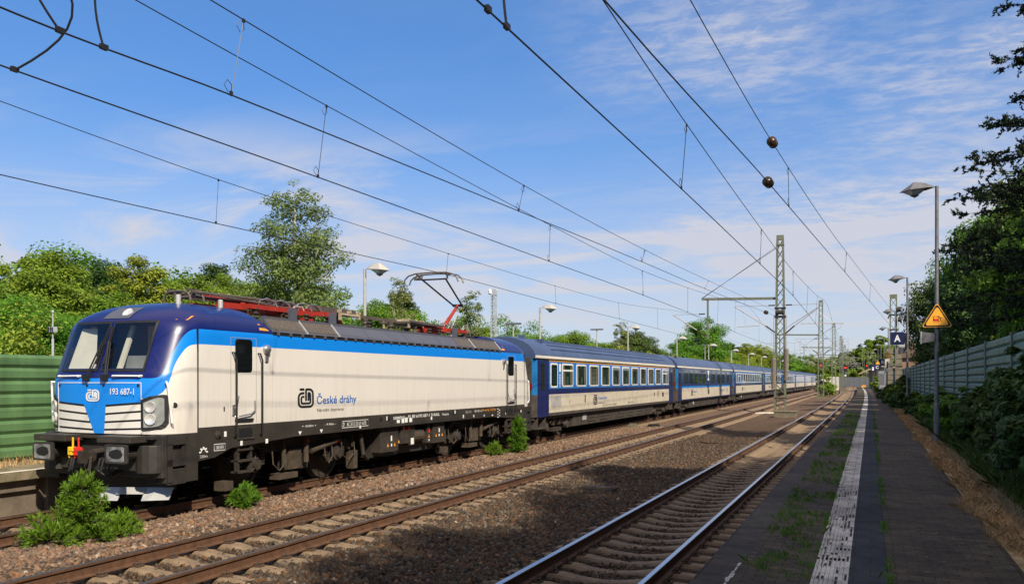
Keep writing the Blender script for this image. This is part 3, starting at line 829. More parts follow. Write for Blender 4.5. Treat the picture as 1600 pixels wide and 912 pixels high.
# fill inside: floor plate, cab lining, desk
b = MB(); b.box(-1.46, 1.46, 1.5, LL - 1.5, 1.38, 1.42); b.box(-1.46, 1.46, 3.2, 15.8, 1.4, 3.3)
b.build("machine_room", M['black'], loco)
for s in (0, 1):
    fy = (lambda y: y) if s == 0 else (lambda y: LL - y)
    def bx(b, x0, x1, y0, y1, z0, z1, m=0):
        a, c = sorted((fy(y0), fy(y1))); b.box(x0, x1, a, c, z0, z1, m)
    b = MB(); bx(b, -1.38, 1.38, 2.15, 2.2, 1.5, 3.5, 1); bx(b, -1.1, 1.1, .80, 1.35, 1.5, 2.50, 0); bx(b, -.95, .95, .66, .80, 2.2, 2.54, 0)
    bx(b, -.35, .35, 1.95, 2.14, 1.5, 3.4, 0)
    for x in (-.84, .16): b.bar((x, fy(.75), 2.5), (x, fy(1.10), 3.34), .10, .05, 0)  # cream bars stand in for reflections and the sunlit side wall
    bx(b, .05, .60, .98, 1.02, 2.52, 2.78, 1); bx(b, .52, .90, 1.25, 1.28, 2.5, 3.0, 1)
    b.add([(x, fy(y), z) for x, y, z in ((-.93, .60, 2.54), (-.30, .66, 2.54), (-.62, .98, 3.30), (-.93, .92, 3.30))], [(0, 1, 2, 3) if s == 0 else (3, 2, 1, 0)], 0)
    b.build("cab_lining", [M['cabin'], M['cabdark']], loco)
    # windscreen: two panes and black surround following the nose
    for sx in (-1, 1):
        b = MB(); fr = MB()
        xs = [.075, .3, .55, .75, .88, .965]; zs = [2.53, 2.8, 3.1, 3.37]
        P3 = lambda x, z, d: (sx * x, fy(nose(x, z) - d), z)
        vs = [P3(x, z, .012) for z in zs for x in xs]; n = len(xs)
        fl = 1 if (sx > 0) == (s == 0) else -1
        b.add(vs, [(i * n + j, i * n + j + 1, (i + 1) * n + j + 1, (i + 1) * n + j)[::fl] for i in range(len(zs) - 1) for j in range(n - 1)])
        b.build("windscreen", M['glass'], loco, smooth=True)
        loop = [(x, 2.53) for x in xs] + [(.965, z) for z in zs[1:]] + [(x, 3.37) for x in xs[::-1][1:]] + [(.075, z) for z in zs[::-1][1:-1]]
        def grow(x, z): return (x + (.045 if x > .95 else 0) - (.045 if x < .1 else 0), z + (.045 if z > 3.3 else 0) - (.045 if z < 2.6 else 0))
        n = len(loop); vs = [P3(x, z, .016) for x, z in loop] + [P3(*grow(x, z), .016) for x, z in loop]
        fr.add(vs, [(i, (i + 1) % n, n + (i + 1) % n, n + i) for i in range(n)])
        fr.build("windscreen_frame", M['rubber'], loco)
        # wiper
        w = MB(); x0 = sx * .22
        A = (x0, fy(nose(.2, 2.42) - .05), 2.40); B = (sx * .07, fy(nose(.07, 3.02) - .06), 3.04)
        w.tube([A, B], .016, 5); w.tube([(A[0] + .05, A[1], A[2]), (B[0] + .05, B[1], B[2] - .02)], .010, 5)
        w.bar((sx * .04 - .01, fy(nose(.1, 3.36) - .05), 3.3), (sx * .1, fy(nose(.1, 2.62) - .045), 2.62), .022, .03)
        w.box(A[0] - .05, A[0] + .06, A[1] - .05, A[1] + .05, 2.31, 2.43)
        w.build("wiper", M['rubber'], loco)
        # step handles under the windscreen
        h = MB(); h.tube([(sx * .42, fy(nose(.42, 2.36) - .05), 2.405), (sx * .98, fy(nose(.98, 2.36) - .05), 2.40)], .018, 6, 0)
        for x in (.42, .98): h.tube([(sx * x, fy(nose(x, 2.36) - .05), 2.40), (sx * x, fy(nose(x, 2.36) + .02), 2.40)], .022, 5, 0)
        h.build("handrail", M['white'], loco)
        # headlight unit wrapped round the corner
        hl = MB(); cs = [(1.045, 1.93, 1.49), (1.13, 1.965, 1.495), (1.20, 1.995, 1.50), (1.27, 2.02, 1.515), (1.32, 2.02, 1.55), (1.35, 2.0, 1.62)]
        vs = []
        for x, zt, zb in cs:
            for k in range(5):
                z = zb + (zt - zb) * k / 4; vs.append((sx * x, fy(nose(x, z) - .022), z))
        hl.add(vs, [(i * 5 + j, i * 5 + 5 + j, i * 5 + 6 + j, i * 5 + 1 + j) for i in range(5) for j in range(4)])
        h_ = hl.build("headlight", M['lens'], loco, smooth=True)
        rim = MB(); lo_ = [(x, zb) for x, zt, zb in cs]; up_ = [(x, zt) for x, zt, zb in cs][::-1]; lp = lo_ + up_; n = len(lp)
        cx, cz = 1.20, 1.74
        vs = [(sx * x, fy(nose(x, z) - .026), z) for x, z in lp] + [(sx * min(1.47, x + (.045 if x > cx else -.045)), fy(nose(min(1.47, x + (.045 if x > cx else -.045)), z) - .026), z + (.05 if z > cz else -.05)) for x, z in lp]
        rim.add(vs, [(i, (i + 1) % n, n + (i + 1) % n, n + i) for i in range(n)])
        rim.build("headlight_rim", M['rubber'], h_)
        for zc, rr, mm in ((1.855, .10, 'silver'), (1.64, .10, 'lampwhite')):
            xx = 1.17; c = Vector((sx * xx, fy(nose(xx, zc) - .05), zc)); d = Vector((sx * .42, -1 if s == 0 else 1, 0))
            l = MB(); l.lathe(c, d, [(-.03, rr), (.005, rr), (.004, rr * .82), (-.02, rr * .45), (-.022, .01)], 14); l.build("lamp", M[mm], h_, smooth='auto')
    # front panel: light blue shield with white grille bars either side
    yq = lambda x, z, d=.02: fy(nose(x, z) - d)
    def fpoly(b, pts, d, m=0):
        b.add([(x, yq(x, z, d), z) for x, z in pts], [tuple(range(len(pts)))], m)
    def strip(b, x0, x1, zlo, zhi, d, n=8, m=0):
        zl = zlo if callable(zlo) else (lambda x: zlo); zh = zhi if callable(zhi) else (lambda x: zhi)
        vs = []
        for i in range(n + 1):
            x = x0 + (x1 - x0) * i / n
            for z in (zl(x), zh(x)): vs.append((x, yq(x, z, d), z))
        b.add(vs, [(2 * i, 2 * i + 2, 2 * i + 3, 2 * i + 1) for i in range(n)], m)
    b = MB(); zedge = lambda x: 1.87 + .07 * max(0, abs(x) - .28)
    strip(b, -1.0, 1.0, lambda x: zedge(x) + .02, 2.27, .014, 16)
    zs = [1.372, 1.5, 1.63, 1.76, 1.9]; xl = lambda z: -.035 - (z - 1.37) * .48; xr = lambda z: .20 + (z - 1.37) * .10
    vs = []
    for z in zs:
        for t_ in range(5): x = xl(z) + (xr(z) - xl(z)) * t_ / 4; vs.append((x, yq(x, z, .020), z))
    b.add(vs, [(i * 5 + j, i * 5 + j + 1, i * 5 + 6 + j, i * 5 + 5 + j) for i in range(4) for j in range(4)])
    b.build_one("front_panel", M['lightblue'], loco)
    for sx in (-1, 1):
        lv = [(1.885, 1.935), (1.74, 1.79), (1.595, 1.635), (1.46, 1.485), (1.335, 1.335)]
        for (zi, zo), (zi2, zo2) in zip(lv, lv[1:]):
            b = MB(); top = lambda x: zi - .034 + (zo - zi) * (abs(x) - .28) / .71; bot = lambda x: zi2 + .002 + (zo2 - zi2) * (abs(x) - .28) / .71
            zm = (zi + zi2) / 2; x0 = (abs(xl(zm)) if sx < 0 else xr(zm)) - .02
            strip(b, sx * x0, sx * .995, lambda x: max(1.374, bot(x)), top, .018)
            b.build("grille_bar", M['ivory'], loco)
        g = MB(); strip(g, sx * .02, sx * 1.0, 1.374, lambda x: 1.91 + .07 * max(0, abs(x) - .28), .010); g.build("grille", M['rubber'], loco)
        l = MB(); l.bar((sx * 1.005, yq(1.005, 1.40, .02), 1.39), (sx * 1.005, yq(1.005, 2.27, .02), 2.28), .014, .01); strip(l, 0, sx * 1.005, 2.275, 2.29, .022)
        l.build("panel_seam", M['ivory'], loco)
        k = MB()
        for x in (.2, .95): k.lathe((sx * x, yq(x, 2.24, .02), 2.235), 'y', [(-.01, .022), (.01, .022)], 8)
        k.build("catch", M['rubber'], loco)
        # corner handrail
        h = MB(); pts = [(sx * 1.36, yq(1.36, 2.29, 0), 2.29), (sx * 1.40, yq(1.38, 2.30, .07), 2.30), (sx * 1.42, yq(1.395, 2.24, .07), 2.22), (sx * 1.455, yq(1.42, 1.6, .06), 1.57), (sx * 1.42, yq(1.42, 1.5, 0), 1.49)]
        h.tube(pts, .020, 7); h.build("handrail", M['white'], loco)
        # marker triangles
        t = MB(); t.add([(sx * 1.22, fy(nose(1.22, 3.43) - .012), 3.43), (sx * 1.36, fy(nose(1.36, 3.43) - .012), 3.43), (sx * 1.34, fy(nose(1.32, 3.52) - .02), 3.52)], [(0, 1, 2)])
        t.build("marker_triangle", M['orange'], loco)
        t = MB(); t.add([(sx * 1.488, fy(3.06), 3.335), (sx * 1.488, fy(3.36), 3.335), (sx * 1.40, fy(3.10), 3.48)], [(0, 1, 2)])
        t.build("marker_triangle", M['orange'], loco)
    # roof headlight in its dark window
    b = MB(); pts = []
    for z in (3.47, 3.52, 3.6, 3.66, 3.7):
        for x in (-.34, -.1, .1, .30): pts.append((x, fy(nose(x, z) - .014), z))
    b.add(pts, [(i * 4 + j, i * 4 + j + 1, i * 4 + 5 + j, i * 4 + 4 + j) for i in range(4) for j in range(3)])
    t_ = b.build("top_light_window", M['roofgrey'], loco, smooth=True)
    b = MB(); b.lathe((.12, fy(nose(.12, 3.58) - .02), 3.585), Vector((0, -.75 if s == 0 else .75, .66)), [(-.02, .10), (.012, .10), (.01, .07), (0, .02)], 14); b.build("lamp", M['lampwhite'], t_, smooth='auto')
    # buffer beam, crash boxes, buffers, coupling
    b = MB()
    bx(b, -1.42, 1.42, .52, 1.32, .60, 1.36); bx(b, -1.30, 1.30, .40, .53, 1.28, 1.355); bx(b, -1.02, 1.02, .42, .6, .72, 1.0)
    for sx in (-1, 1):
        x0, x1 = sorted((sx * 1.18, sx * 1.47))
        bx(b, x0, x1, .62, 1.02, .50, .75); bx(b, x0, x1, .60, 1.30, 1.18, 1.362); bx(b, x0, x1, .60, .68, .5, 1.2); bx(b, x0, x1, .95, 1.30, .84, 1.2); bx(b, sx * 1.0 - .2, sx * 1.0 + .2, .8, 1.3, .5, 1.2)
        b.lathe((sx * 1.12, fy(.60), .93), 'z', [(-.24, .28), (.25, .28)], 14)
    b.build("buffer_beam", M['black'], loco, bevel=.012)
    for sx in (-1, 1):
        b = MB(); x0, x1 = sorted((sx * .38, sx * 1.16)); bx(b, x0, x1, .05, .62, 1.235, 1.355); bx(b, x0 + .1, x1 - .02, .0 + .06, .2, 1.24, 1.33)
        b.build("crash_box", M['sole'], loco, bevel=.015)
        b = MB(); cx = sx * .875
        ring = [(-.25, -.15), (-.21, -.165), (.21, -.165), (.25, -.15), (.25, .15), (.21, .165), (-.21, .165), (-.25, .15)]
        b.prism([(cx + u, 1.05 + v) for u, v in ring], 'y', *sorted((fy(0.0), fy(.055))))
        b.lathe((cx, fy(.05), 1.05), 'y', [(0, .10), (.12 if s == 0 else -.12, .10), (.12 if s == 0 else -.12, .125), (.48 if s == 0 else -.48, .135)], 16)
        b.prism([(cx + u * .9, 1.05 + v * 1.15) for u, v in ring], 'y', *sorted((fy(.44), fy(.52))))
        bu = b.build("buffer", M['black'], loco, bevel=.008)
        f = MB(); f.prism([(cx + u * .80, 1.05 + v * .78) for u, v in ring], 'y', *sorted((fy(-.004), fy(.01)))); f.build("buffer_face", M['bufface'], bu)
        f = MB(); f.prism([(cx + .0 + u, 1.05 + v) for u, v in ((-.15, -.02), (-.08, -.07), (.06, -.08), (.14, -.05), (.17, .0), (.13, .07), (.03, .09), (-.07, .07), (-.13, .04))], 'y', *sorted((fy(-.007), fy(.0)))); f.build("grease_patch", M['rubber'], bu)
        b = MB(); b.box(*sorted((sx * 1.20, sx * 1.30)), *sorted((fy(.555), fy(.59))), .60, .74) ; b.build("marker_plate", M['orange'], loco)
    b = MB()
    b.lathe((0, fy(.3), .98), 'y', [(.0, .11), (.25 if s == 0 else -.25, .13)], 12); bx(b, -.05, .05, .12, .42, .93, 1.05); bx(b, -.07, .07, .05, .14, .86, 1.08)
    for x in (-.09, .09): b.tube([(x, fy(.2), .98), (x, fy(.16), .72), (x * .7, fy(.2), .52)], .026, 6)
    b.lathe((-.13, fy(.18), .56), 'x', [(0, .03), (.26, .03)], 8)
    b.build("coupling_hook", M['bogie'], loco)
    b = MB()
    for x0, x1, dz in ((-.42, -.52, .0), (-.36, -.50, .03), (.34, .46, 0), (.26, .40, .04), (.52, .50, .05)):
        b.tube([(x0, fy(.45), .98), (x0 + .02, fy(.22), .93), (x0, fy(.18), .70 + dz), (x1, fy(.26), .58 + dz), (x1, fy(.5), .72)], .024, 6)
    b.build("brake_hose", M['rubber'], loco)
    for x, mm in ((-.40, 'yellow'), (-.26, 'redplastic')):
        b = MB(); bx(b, x - .055, x + .055, .17, .27, .98, 1.13); bx(b, x - .02, x + .09, .16, .26, 1.05, 1.11); bx(b, x + .015, x + .045, .2, .23, 1.1, 1.30); bx(b, x - .06, x - .03, .19, .25, .93, 1.07)
        b.build("cable_plug", M[mm], loco, bevel=.01)
    # plough: two angled blades
    b = MB()
    for sx in (-1, 1):
        q = [(0.0, .46), (1.25, .62)]
        for (xa, ya, xb, yb, zt, zb1, zb2) in ((.02, .34, .42, .46, .40, .17, .17), (.40, .453, .86, .61, .40, .29, .29), (.84, .60, 1.30, .78, .40, .17, .19)):
            vs = [(sx * xa, fy(ya), zb1), (sx * xb, fy(yb), zb2), (sx * xb, fy(yb + .12), zt), (sx * xa, fy(ya + .12), zt)]
            vs += [(x, y + (.02 if s == 0 else -.02), z) for x, y, z in vs]
            b.add(vs, [(0, 1, 2, 3), (7, 6, 5, 4), (0, 4, 5, 1), (1, 5, 6, 2), (2, 6, 7, 3), (3, 7, 4, 0)])
    b.build("plough", M['silver'], loco)
    b = MB(); bx(b, -1.2, 1.2, .86, .95, .36, .62)
    for x in (-.9, .9): bx(b, x - .1, x + .1, .9, 1.3, .3, .6)
    b.build("plough_bracket", M['black'], loco)
# lettering on the front
text("193 687-1", "number", .56, .115, 'y', (.36, .365, 2.07), M['white'], loco, bold=.012)
emblem("emblem", .33, .215, 'y', (-.225, .366, 1.945), M['white'], loco)
text("SIEMENS", "lettering", .30, .045, 'y', (-.98, .047, 1.275), M['panto'], loco)
text("Vectron", "lettering", .22, .045, 'y', (.62, .047, 1.275), M['panto'], loco)
# sides ------------------------------------------------------------
for sx in (-1, 1):
    fx_ = lambda x: sx * x
    def sbox(b, x0, x1, y0, y1, z0, z1, m=0):
        a, c = sorted((sx * x0, sx * x1)); b.box(a, c, y0, y1, z0, z1, m)
    b = MB()
    poly = [(1.30, 1.455), (LL - 1.30, 1.455), (LL - 1.30, .90), (17.0, .98), (14.8, 1.12), (4.2, 1.12), (2.2, 1.02), (1.75, .88), (1.30, .84)]
    b.prism(poly, 'x', *sorted((sx * 1.40, sx * 1.504)))
    for y0, y1 in ((.42, 1.3), (LL - 1.3, LL - .42)): pass
    b.build("sole_bar", M['sole'], loco)
    for mir in (0, 1):
        my = (lambda y: y) if not mir else (lambda y: LL - y)
        def mb(b, x0, x1, y0, y1, z0, z1, m=0):
            a, c = sorted((my(y0), my(y1))); sbox(b, x0, x1, a, c, z0, z1, m)
        g = MB(); mb(g, 1.46, 1.5035, 1.285, 1.315, 1.37, 3.27); g.build("panel_gap", M['rubber'], loco)
        # side plate of the front end with two step recesses
        sp_ = MB(); mb(sp_, 1.44, 1.50, 1.00, 1.30, .50, 1.365); mb(sp_, 1.44, 1.50, .60, 1.0, 1.18, 1.365); mb(sp_, 1.44, 1.50, .60, 1.0, .80, .92); mb(sp_, 1.44, 1.50, .60, .68, .5, 1.2); mb(sp_, 1.44, 1.50, .60, 1.0, .48, .53); mb(sp_, 1.20, 1.26, .6, 1.0, .5, 1.3)
        sp_.build("front_step", M['black'], loco)
        rv = MB()
        for i in range(7): rv.lathe((sx * 1.50, my(1.03), .58 + .12 * i), 'x', [(-.005, .014), (.008 if sx > 0 else -.008, .012)], 6)
        rv.build("rivets", M['bogie'], loco)
        # cab door: seam frame, window, rails, handle, step
        d = MB()
        for (y0, y1, z0, z1) in ((2.18, 2.19, 1.47, 3.15), (2.93, 2.94, 1.47, 3.15), (2.18, 2.94, 3.15, 3.16)): mb(d, 1.49, 1.5025, y0, y1, z0, z1)
        door = d.build("door", M['cabdark'], loco)
        w = MB(); ring = []
        for cy, cz, a in ((2.38, 2.55, 180), (2.74, 2.55, 270), (2.74, 3.06, 0), (2.38, 3.06, 90)): ring += arc(cy, cz, .07, a, a + 90, 4)
        w.prism([(my(u), v) for u, v in ring], 'x', *sorted((sx * 1.47, sx * 1.506))); wi = w.build("window", M['glassdark'], door)
        for y in (2.22, 2.99):
            h = MB(); h.tube([(sx * 1.505, my(y), 2.86), (sx * 1.56, my(y), 2.86), (sx * 1.575, my(y + .05), 2.72), (sx * 1.575, my(y + .05), 1.28), (sx * 1.51, my(y + .05), 1.22)], .018, 7, 0)
            h.build("grab_rail", M['rubber'], loco)
        h = MB(); h.tube([(sx * 1.505, my(2.3), 1.62), (sx * 1.55, my(2.34), 1.62), (sx * 1.55, my(2.72), 1.66), (sx * 1.55, my(2.86), 1.74), (sx * 1.51, my(2.88), 1.92)], .014, 6)
        h.tube([(sx * 1.505, my(2.26), 1.78), (sx * 1.55, my(2.3), 1.8), (sx * 1.55, my(2.36), 2.02)], .016, 6); mb(h, 1.50, 1.53, 2.22, 2.28, 1.65, 1.85)
        h.build("door_handle", M['steel'], door)
        t = MB(); mb(t, 1.50, 1.535, 2.30, 2.82, 1.52, 1.57); t.build("door_sill", M['rubber'], door)
        # lookout camera
        l = MB(); l.lathe((sx * 1.50, my(3.24), 2.95), 'x', [(0, .10), (sx * .05, .10), (sx * .09, .06), (sx * .10, .01)], 14); mb(l, 1.50, 1.53, 3.20, 3.29, 2.70, 2.84); l.build("camera_pod", M['steel'], loco, smooth='auto')
        s_ = MB(); mb(s_, 1.49, 1.5025, 3.44, 3.448, 1.47, 3.0); s_.build("panel_gap", M['silver'], loco)
        # round hole on the cab corner
        r_ = MB(); r_.lathe((sx * 1.425, my(.80), 1.88), (sx * .85, -.5 if not mir else .5, 0), [(-.03, .052), (.012, .052)], 14); r_.build("socket", M['rubber'], loco)
        # ladder under the door, step pocket and sockets in the sole bar
        st_ = MB(); mb(st_, 1.47, 1.506, 2.40, 2.82, 1.20, 1.38); st_.build("step_pocket", M['rubber'], loco)
        fr_ = MB(); mb(fr_, 1.50, 1.53, 2.37, 2.86, 1.165, 1.195); mb(fr_, 1.50, 1.51, 2.37, 2.40, 1.19, 1.40); mb(fr_, 1.50, 1.51, 2.82, 2.85, 1.19, 1.40); mb(fr_, 1.50, 1.51, 2.37, 2.85, 1.38, 1.41); fr_.build("step_tread", M['bogie'], loco)
        la = MB()
        for y in (2.42, 2.80): mb(la, 1.38, 1.47, y, y + .05, .50, 1.08)
        for z in (.50, .72, .94): mb(la, 1.30, 1.50, 2.42, 2.85, z, z + .035)
        la.build("ladder", M['bogie'], loco)
        so = MB()
        for y in (1.82,):
            so.lathe((sx * 1.504, my(y), 1.30), 'x', [(0, .075), (sx * .02, .075), (sx * .03, .03), (sx * .06, .03)], 12)
        so.build("shunting_socket", M['bogie'], loco)
    # white plates and marks on the sole bar
    X = sx * 1.5065
    marks = MB()
    for y, z, w, h in ((1.99, 1.25, .07, .10), (2.45, 1.05, .07, .10), (3.22, 1.04, .08, .09), (6.75, 1.16, .07, .07), (8.55, 1.205, .16, .08), (8.80, 1.195, .15, .11), (8.98, 1.20, .15, .13), (9.22, 1.20, .15, .11), (10.45, 1.21, .09, .08), (12.55, 1.17, .08, .10), (13.3, 1.17, .08, .07), (14.1, 1.16, .07, .06), (14.75, 1.15, .10, .05), (15.9, 1.16, .06, .07), (17.3, 1.18, .08, .09), (11.98, 1.325, .06, .10), (8.02, 1.30, .05, .10)):
        patch(marks, 'x', y, z, w, h, (X, 0, 0))
    for y in (4.38, 5.17):
        marks.add([(X, y - .06, 1.22), (X, y + .06, 1.22), (X, y, 1.14)], [(0, 1, 2)])
    for i in range(7): patch(marks, 'x', 15.22 + .13 * (i % 2), 1.08 + .045 * i, .09, .03, (X, 0, 0))
    # gear-curve symbol and framed box
    for a in range(0, 181, 45): patch(marks, 'x', 1.44 + .09 * math.cos(R(a)) - .022, 1.0 + .08 * math.sin(R(a)) - .015, .045, .03, (X, 0, 0))
    ribbon(marks, arc(1.44, 1.0, .06, 0, 180), .02, facing('x', (X, 0, 0)))
    ribbon(marks, [(1.72, 1.0), (2.02, 1.0), (2.02, 1.12), (1.72, 1.12), (1.72, 1.0)], .012, facing('x', (X, 0, 0)))
    ribbon(marks, [(6.0, 1.21), (7.15, 1.21), (7.15, 1.36), (6.0, 1.36), (6.0, 1.21)], .012, facing('x', (X, 0, 0)))
    marks.build("mark", M['white'], loco)
    if sx > 0:
        X = 1.5075
        text("SIEMENS", "lettering", .60, .075, 'x', (X, 7.62 + .75, 1.30), M['white'], loco, bold=.01)
        text("91 80 6193 687-1 D-RAIL", "lettering", 1.85, .085, 'x', (X, 9.15, 1.305), M['white'], loco, bold=.01)
        text("Vectron", "lettering", .48, .075, 'x', (X, 11.15, 1.30), M['white'], loco)
        text("D", "lettering", .06, .09, 'x', (X, 6.04, 1.24), M['white'], loco, bold=.02)
        text("AC 20 15 25 kV 16 50", "lettering", .85, .09, 'x', (X, 6.2, 1.24), M['white'], loco)
        text("160 kN", "lettering", .20, .07, 'x', (X, 1.77, 1.025), M['white'], loco)
        text("250m", "lettering", .20, .05, 'x', (X, 1.34, .895), M['white'], loco)
        text("+ 10.00m +", "lettering", .52, .045, 'x', (X, 4.45, 1.30), M['white'], loco)
        text("- 9.90m -", "lettering", .45, .045, 'x', (X, 5.30, 1.30), M['white'], loco)
        text("ESG 09", "lettering", .40, .07, 'x', (X, 12.75, 1.31), M['silver'], loco)
        text("REV 05.16", "lettering", .55, .06, 'x', (X, 13.4, 1.32), M['white'], loco)
        text("Breaking 12.09 gn", "lettering", 1.1, .09, 'x', (X, 14.05 - .05, 1.31), M['orange'], loco)
        dk = MB(); 
        for y in (8.15, 12.25 - .6): dk.lathe((1.504, y, 1.335), 'x', [(0, .062), (.004, .062)], 14)
        for y in (7.75, 12.0 - .1): dk.lathe((1.504, y, 1.34), 'x', [(0, .06), (.012, .06), (.013, .04), (.004, .04)], 14)
        dk.build("socket_cover", M['rubber'], loco)
        text("1", "lettering", .035, .09, 'x', (1.5035, 1.98, 1.73), M['letblack'], loco, bold=.02)
        emblem("emblem", .60, .43, 'x', (1.5045, 4.30, 1.72), M['letblack'], loco)
        text("\u010cesk\u00e9 dr\u00e1hy", "lettering", 1.62, .30, 'x', (1.5045, 5.00, 1.735), M['letblue'], loco, bold=.012)
        text("N\u00e1rodn\u00ed dopravce", "lettering", 1.06, .10, 'x', (1.5045, 5.01, 1.595), M['letblack'], loco)
    # roof side panels, with little brackets below
    ys = [3.44, 4.66, 5.9, 7.22, 9.2, 11.15, 12.25, 13.45, LL - 3.44 - .55]
    ys[-1] = 15.52
    for i, (a, c) in enumerate(zip(ys, ys[1:])):
        p = MB(); gl = i in (0, 1, 6, 7)
        lean0 = .28 if i == 0 else 0; lean1 = -.28 if i == len(ys) - 2 else 0
        z0, z1 = 3.325, 3.645
        vs = [(sx * 1.515, a + .012, z0), (sx * 1.515, c - .012, z0), (sx * 1.235, c - .012 + 0, z1), (sx * 1.235, a + .012, z1)]
        vs += [(x - sx * .04, y, z - .04) for x, y, z in vs]
        p.add(vs, [(0, 1, 2, 3), (7, 6, 5, 4), (0, 4, 5, 1), (1, 5, 6, 2), (2, 6, 7, 3), (3, 7, 4, 0)])
        o = p.build("roof_grille_frame" if gl else "roof_side_panel", M['roofgrey'], loco)
        if gl:
            q = MB(); f = lambda u, v: (sx * (1.515 - .28 * v + .004), a + (c - a) * u, z0 + (z1 - z0) * v + .004)
            q.add([f(.05, .1), f(.95, .1), f(.95, .9), f(.05, .9)], [(0, 1, 2, 3)]); q.build("grille_mesh", M['grille'], o)
            e = MB(); e.bar(f(1.0, 0), f(1.0, 1), .03, .03); e.build("grille_edge", M['silver'], o)
    p = MB(); sbox(p, 1.42, 1.50, 3.46, 15.5, 3.275, 3.30)
    p.build("roof_gutter", M['rubber'], loco)
    p = MB(); y = 3.6
    while y < 15.4:
        sbox(p, 1.44, 1.54, y, y + .045, 3.262, 3.33); y += .42
    p.build_one("gutter_bracket_row", M['steel'], loco)
    p = MB(); sbox(p, 1.20, 1.505, 3.455, 15.525, 3.255, 3.30); p.build("cant_rail", M['rubber'], loco)
# roof deck and equipment
b = MB(); b.box(-1.26, 1.26, 3.42, 15.56, 3.30, 3.56); b.build("roof_deck", M['roofgrey'], loco)
b = MB()
for sx in (-1, 1): b.box(*sorted((sx * 1.20, sx * 1.275)), 3.44, 15.54, 3.56, 3.655)
b.build("roof_kerb", M['roofgrey'], loco)
def insulator(b, x, y, z0, z1, r=.055, m=0, ribs=3):
    pr = []; h = (z1 - z0) / ribs
    for i in range(ribs): pr += [(i * h, r * .6), (i * h + h * .35, r * 1.25), (i * h + h * .55, r * 1.25), (i * h + h * .8, r * .6)]
    b.lathe((x, y, z0), 'z', pr, 10, m)
def pantograph(y0, up):
    """y0: pivot; the arms fold towards the front"""
    s = -1 if not up else 1
    root = MB()
    z = 3.92
    for sx in (-1, 1):
        root.bar((sx * .55, y0 - .5, z), (sx * .55, y0 + .75, z), .08, .10)
        root.bar((sx * .55, y0 + s * -.2, z), (sx * .15, y0 + s * -1.1, z), .09, .11)
    root.bar((-.6, y0 - .3, z), (.6, y0 - .3, z), .09, .10); root.bar((-.6, y0 + .6, z), (.6, y0 + .6, z), .09, .10)
    root.box(-.2, .2, y0 - .2, y0 + .35, z - .05, z + .09)
    root.tube([(-.28, y0 - .3, z + .02), (.28, y0 - .3, z + .02)], .085, 10)
    p = root.build("pantograph", M['red'], loco, label="raised pantograph touching the wire" if up else "folded pantograph over the cab roof")
    ins = MB()
    for x, y in ((-.5, y0 - .45), (.5, y0 - .45), (-.5, y0 + .7), (.5, y0 + .7)): insulator(ins, x, y, 3.56, 3.89, .075)
    ins.build("insulator", M['ceramic'] if not up else M['panto'], p)
    if up:
        knee = Vector((0, y0 + 1.25, 4.86)); head = Vector((0, y0 - .55, 5.62))
    else:
        knee = Vector((0, y0 + 1.7, 4.05)); head = Vector((0, y0 - 2.3 + 0, 4.08))
        knee = Vector((0, y0 + 1.55, 4.08)); head = Vector((0, y0 - 1.80, 4.08))
    pivot = Vector((0, y0 + .1, 4.0))
    a = MB(); a.tube([pivot, knee], [.075, .05], 8); a.build("lower_arm", M['red'], p)
    c = MB(); c.tube([(.14, y0 + .45, 3.98), knee + Vector((.02, .06, -.12))], .016, 6); c.build("coupling_rod", M['silver'], p)
    u = MB()
    for sx in (-1, 1): u.tube([knee + Vector((sx * .16, 0, 0)), head + Vector((sx * (.42 if up else .2), .05, -.06))], .030, 6)
    u.tube([knee + Vector((-.18, 0, 0)), knee + Vector((.18, 0, 0))], .05, 8)
    k2 = .45 if up else .25; u.tube([head + Vector((-k2, .05, -.06)), head + Vector((k2, .05, -.06))], .028, 6)
    u.build("upper_arm", M['panto'] if not up else M['rubber'], p)
    h = MB()
    for dy in (-.19, .19):
        pts = [(-.98, -.30), (-.92, -.15), (-.80, -.05), (-.55, .015), (0, .03), (.55, .015), (.80, -.05), (.92, -.15), (.98, -.30)]
        k_ = 1.0 if up else .36
        h.tube([(x * k_, head.y + dy, head.z + (.10 if up else .02) + q * (1 if up else .6)) for x, q in pts], .024, 6)
    for x in ((-.5, .5) if up else (-.25, .25)): h.bar((x, head.y - .2, head.z + .07), (x, head.y + .2, head.z + .07), .05, .04); h.bar((x, head.y, head.z - .07), (x, head.y, head.z + .08), .05, .05)
    k3 = 1 if up else .4; h.bar((-.75 * k3, head.y + .1, head.z - .02), (-.45 * k3, head.y + .1, head.z - .02), .03, .09)
    h.build("contact_head", M['panto'], p)
    cb = MB()
    for x, dy in ((-.3, 0), (.3, .15), (.0, .3)):
        cb.tube([(x, y0 + dy, 3.98), (x, y0 + .05 + dy, 4.10), (x + .05, y0 + .25 + dy, 4.17), (x + .08, y0 + .48 + dy, 4.10), (x + .1, y0 + .56 + dy, 3.97)], .016, 6)
    cb.build("shunt_cable", M['steel'], p)
    if not up:
        q = MB()
        for x in (-.3, .3): q.tube([(x, y0 - 1.9, 4.10), (x * .8, y0 + 1.5, 4.14)], .036, 6)
        q.tube([(.40, y0 - 1.5, 4.08), (.35, y0 + 1.2, 4.0)], .02, 6)
        q.build("upper_arm", M['panto'], p)
        q = MB(); q.tube([(.12, y0 - 1.4, 4.06), (.10, y0 + .2, 4.02)], .055, 7); q.bar((.35, y0 - 1.2, 3.90), (.40, y0 + 2.0, 3.92), .12, .12); q.bar((-.35, y0 - 1.2, 3.90), (-.40, y0 + 2.0, 3.92), .12, .12)
        q.build_one("arm_housing", M['red'], p)
    return p
pantograph(4.35, False)
pantograph(14.05, True)
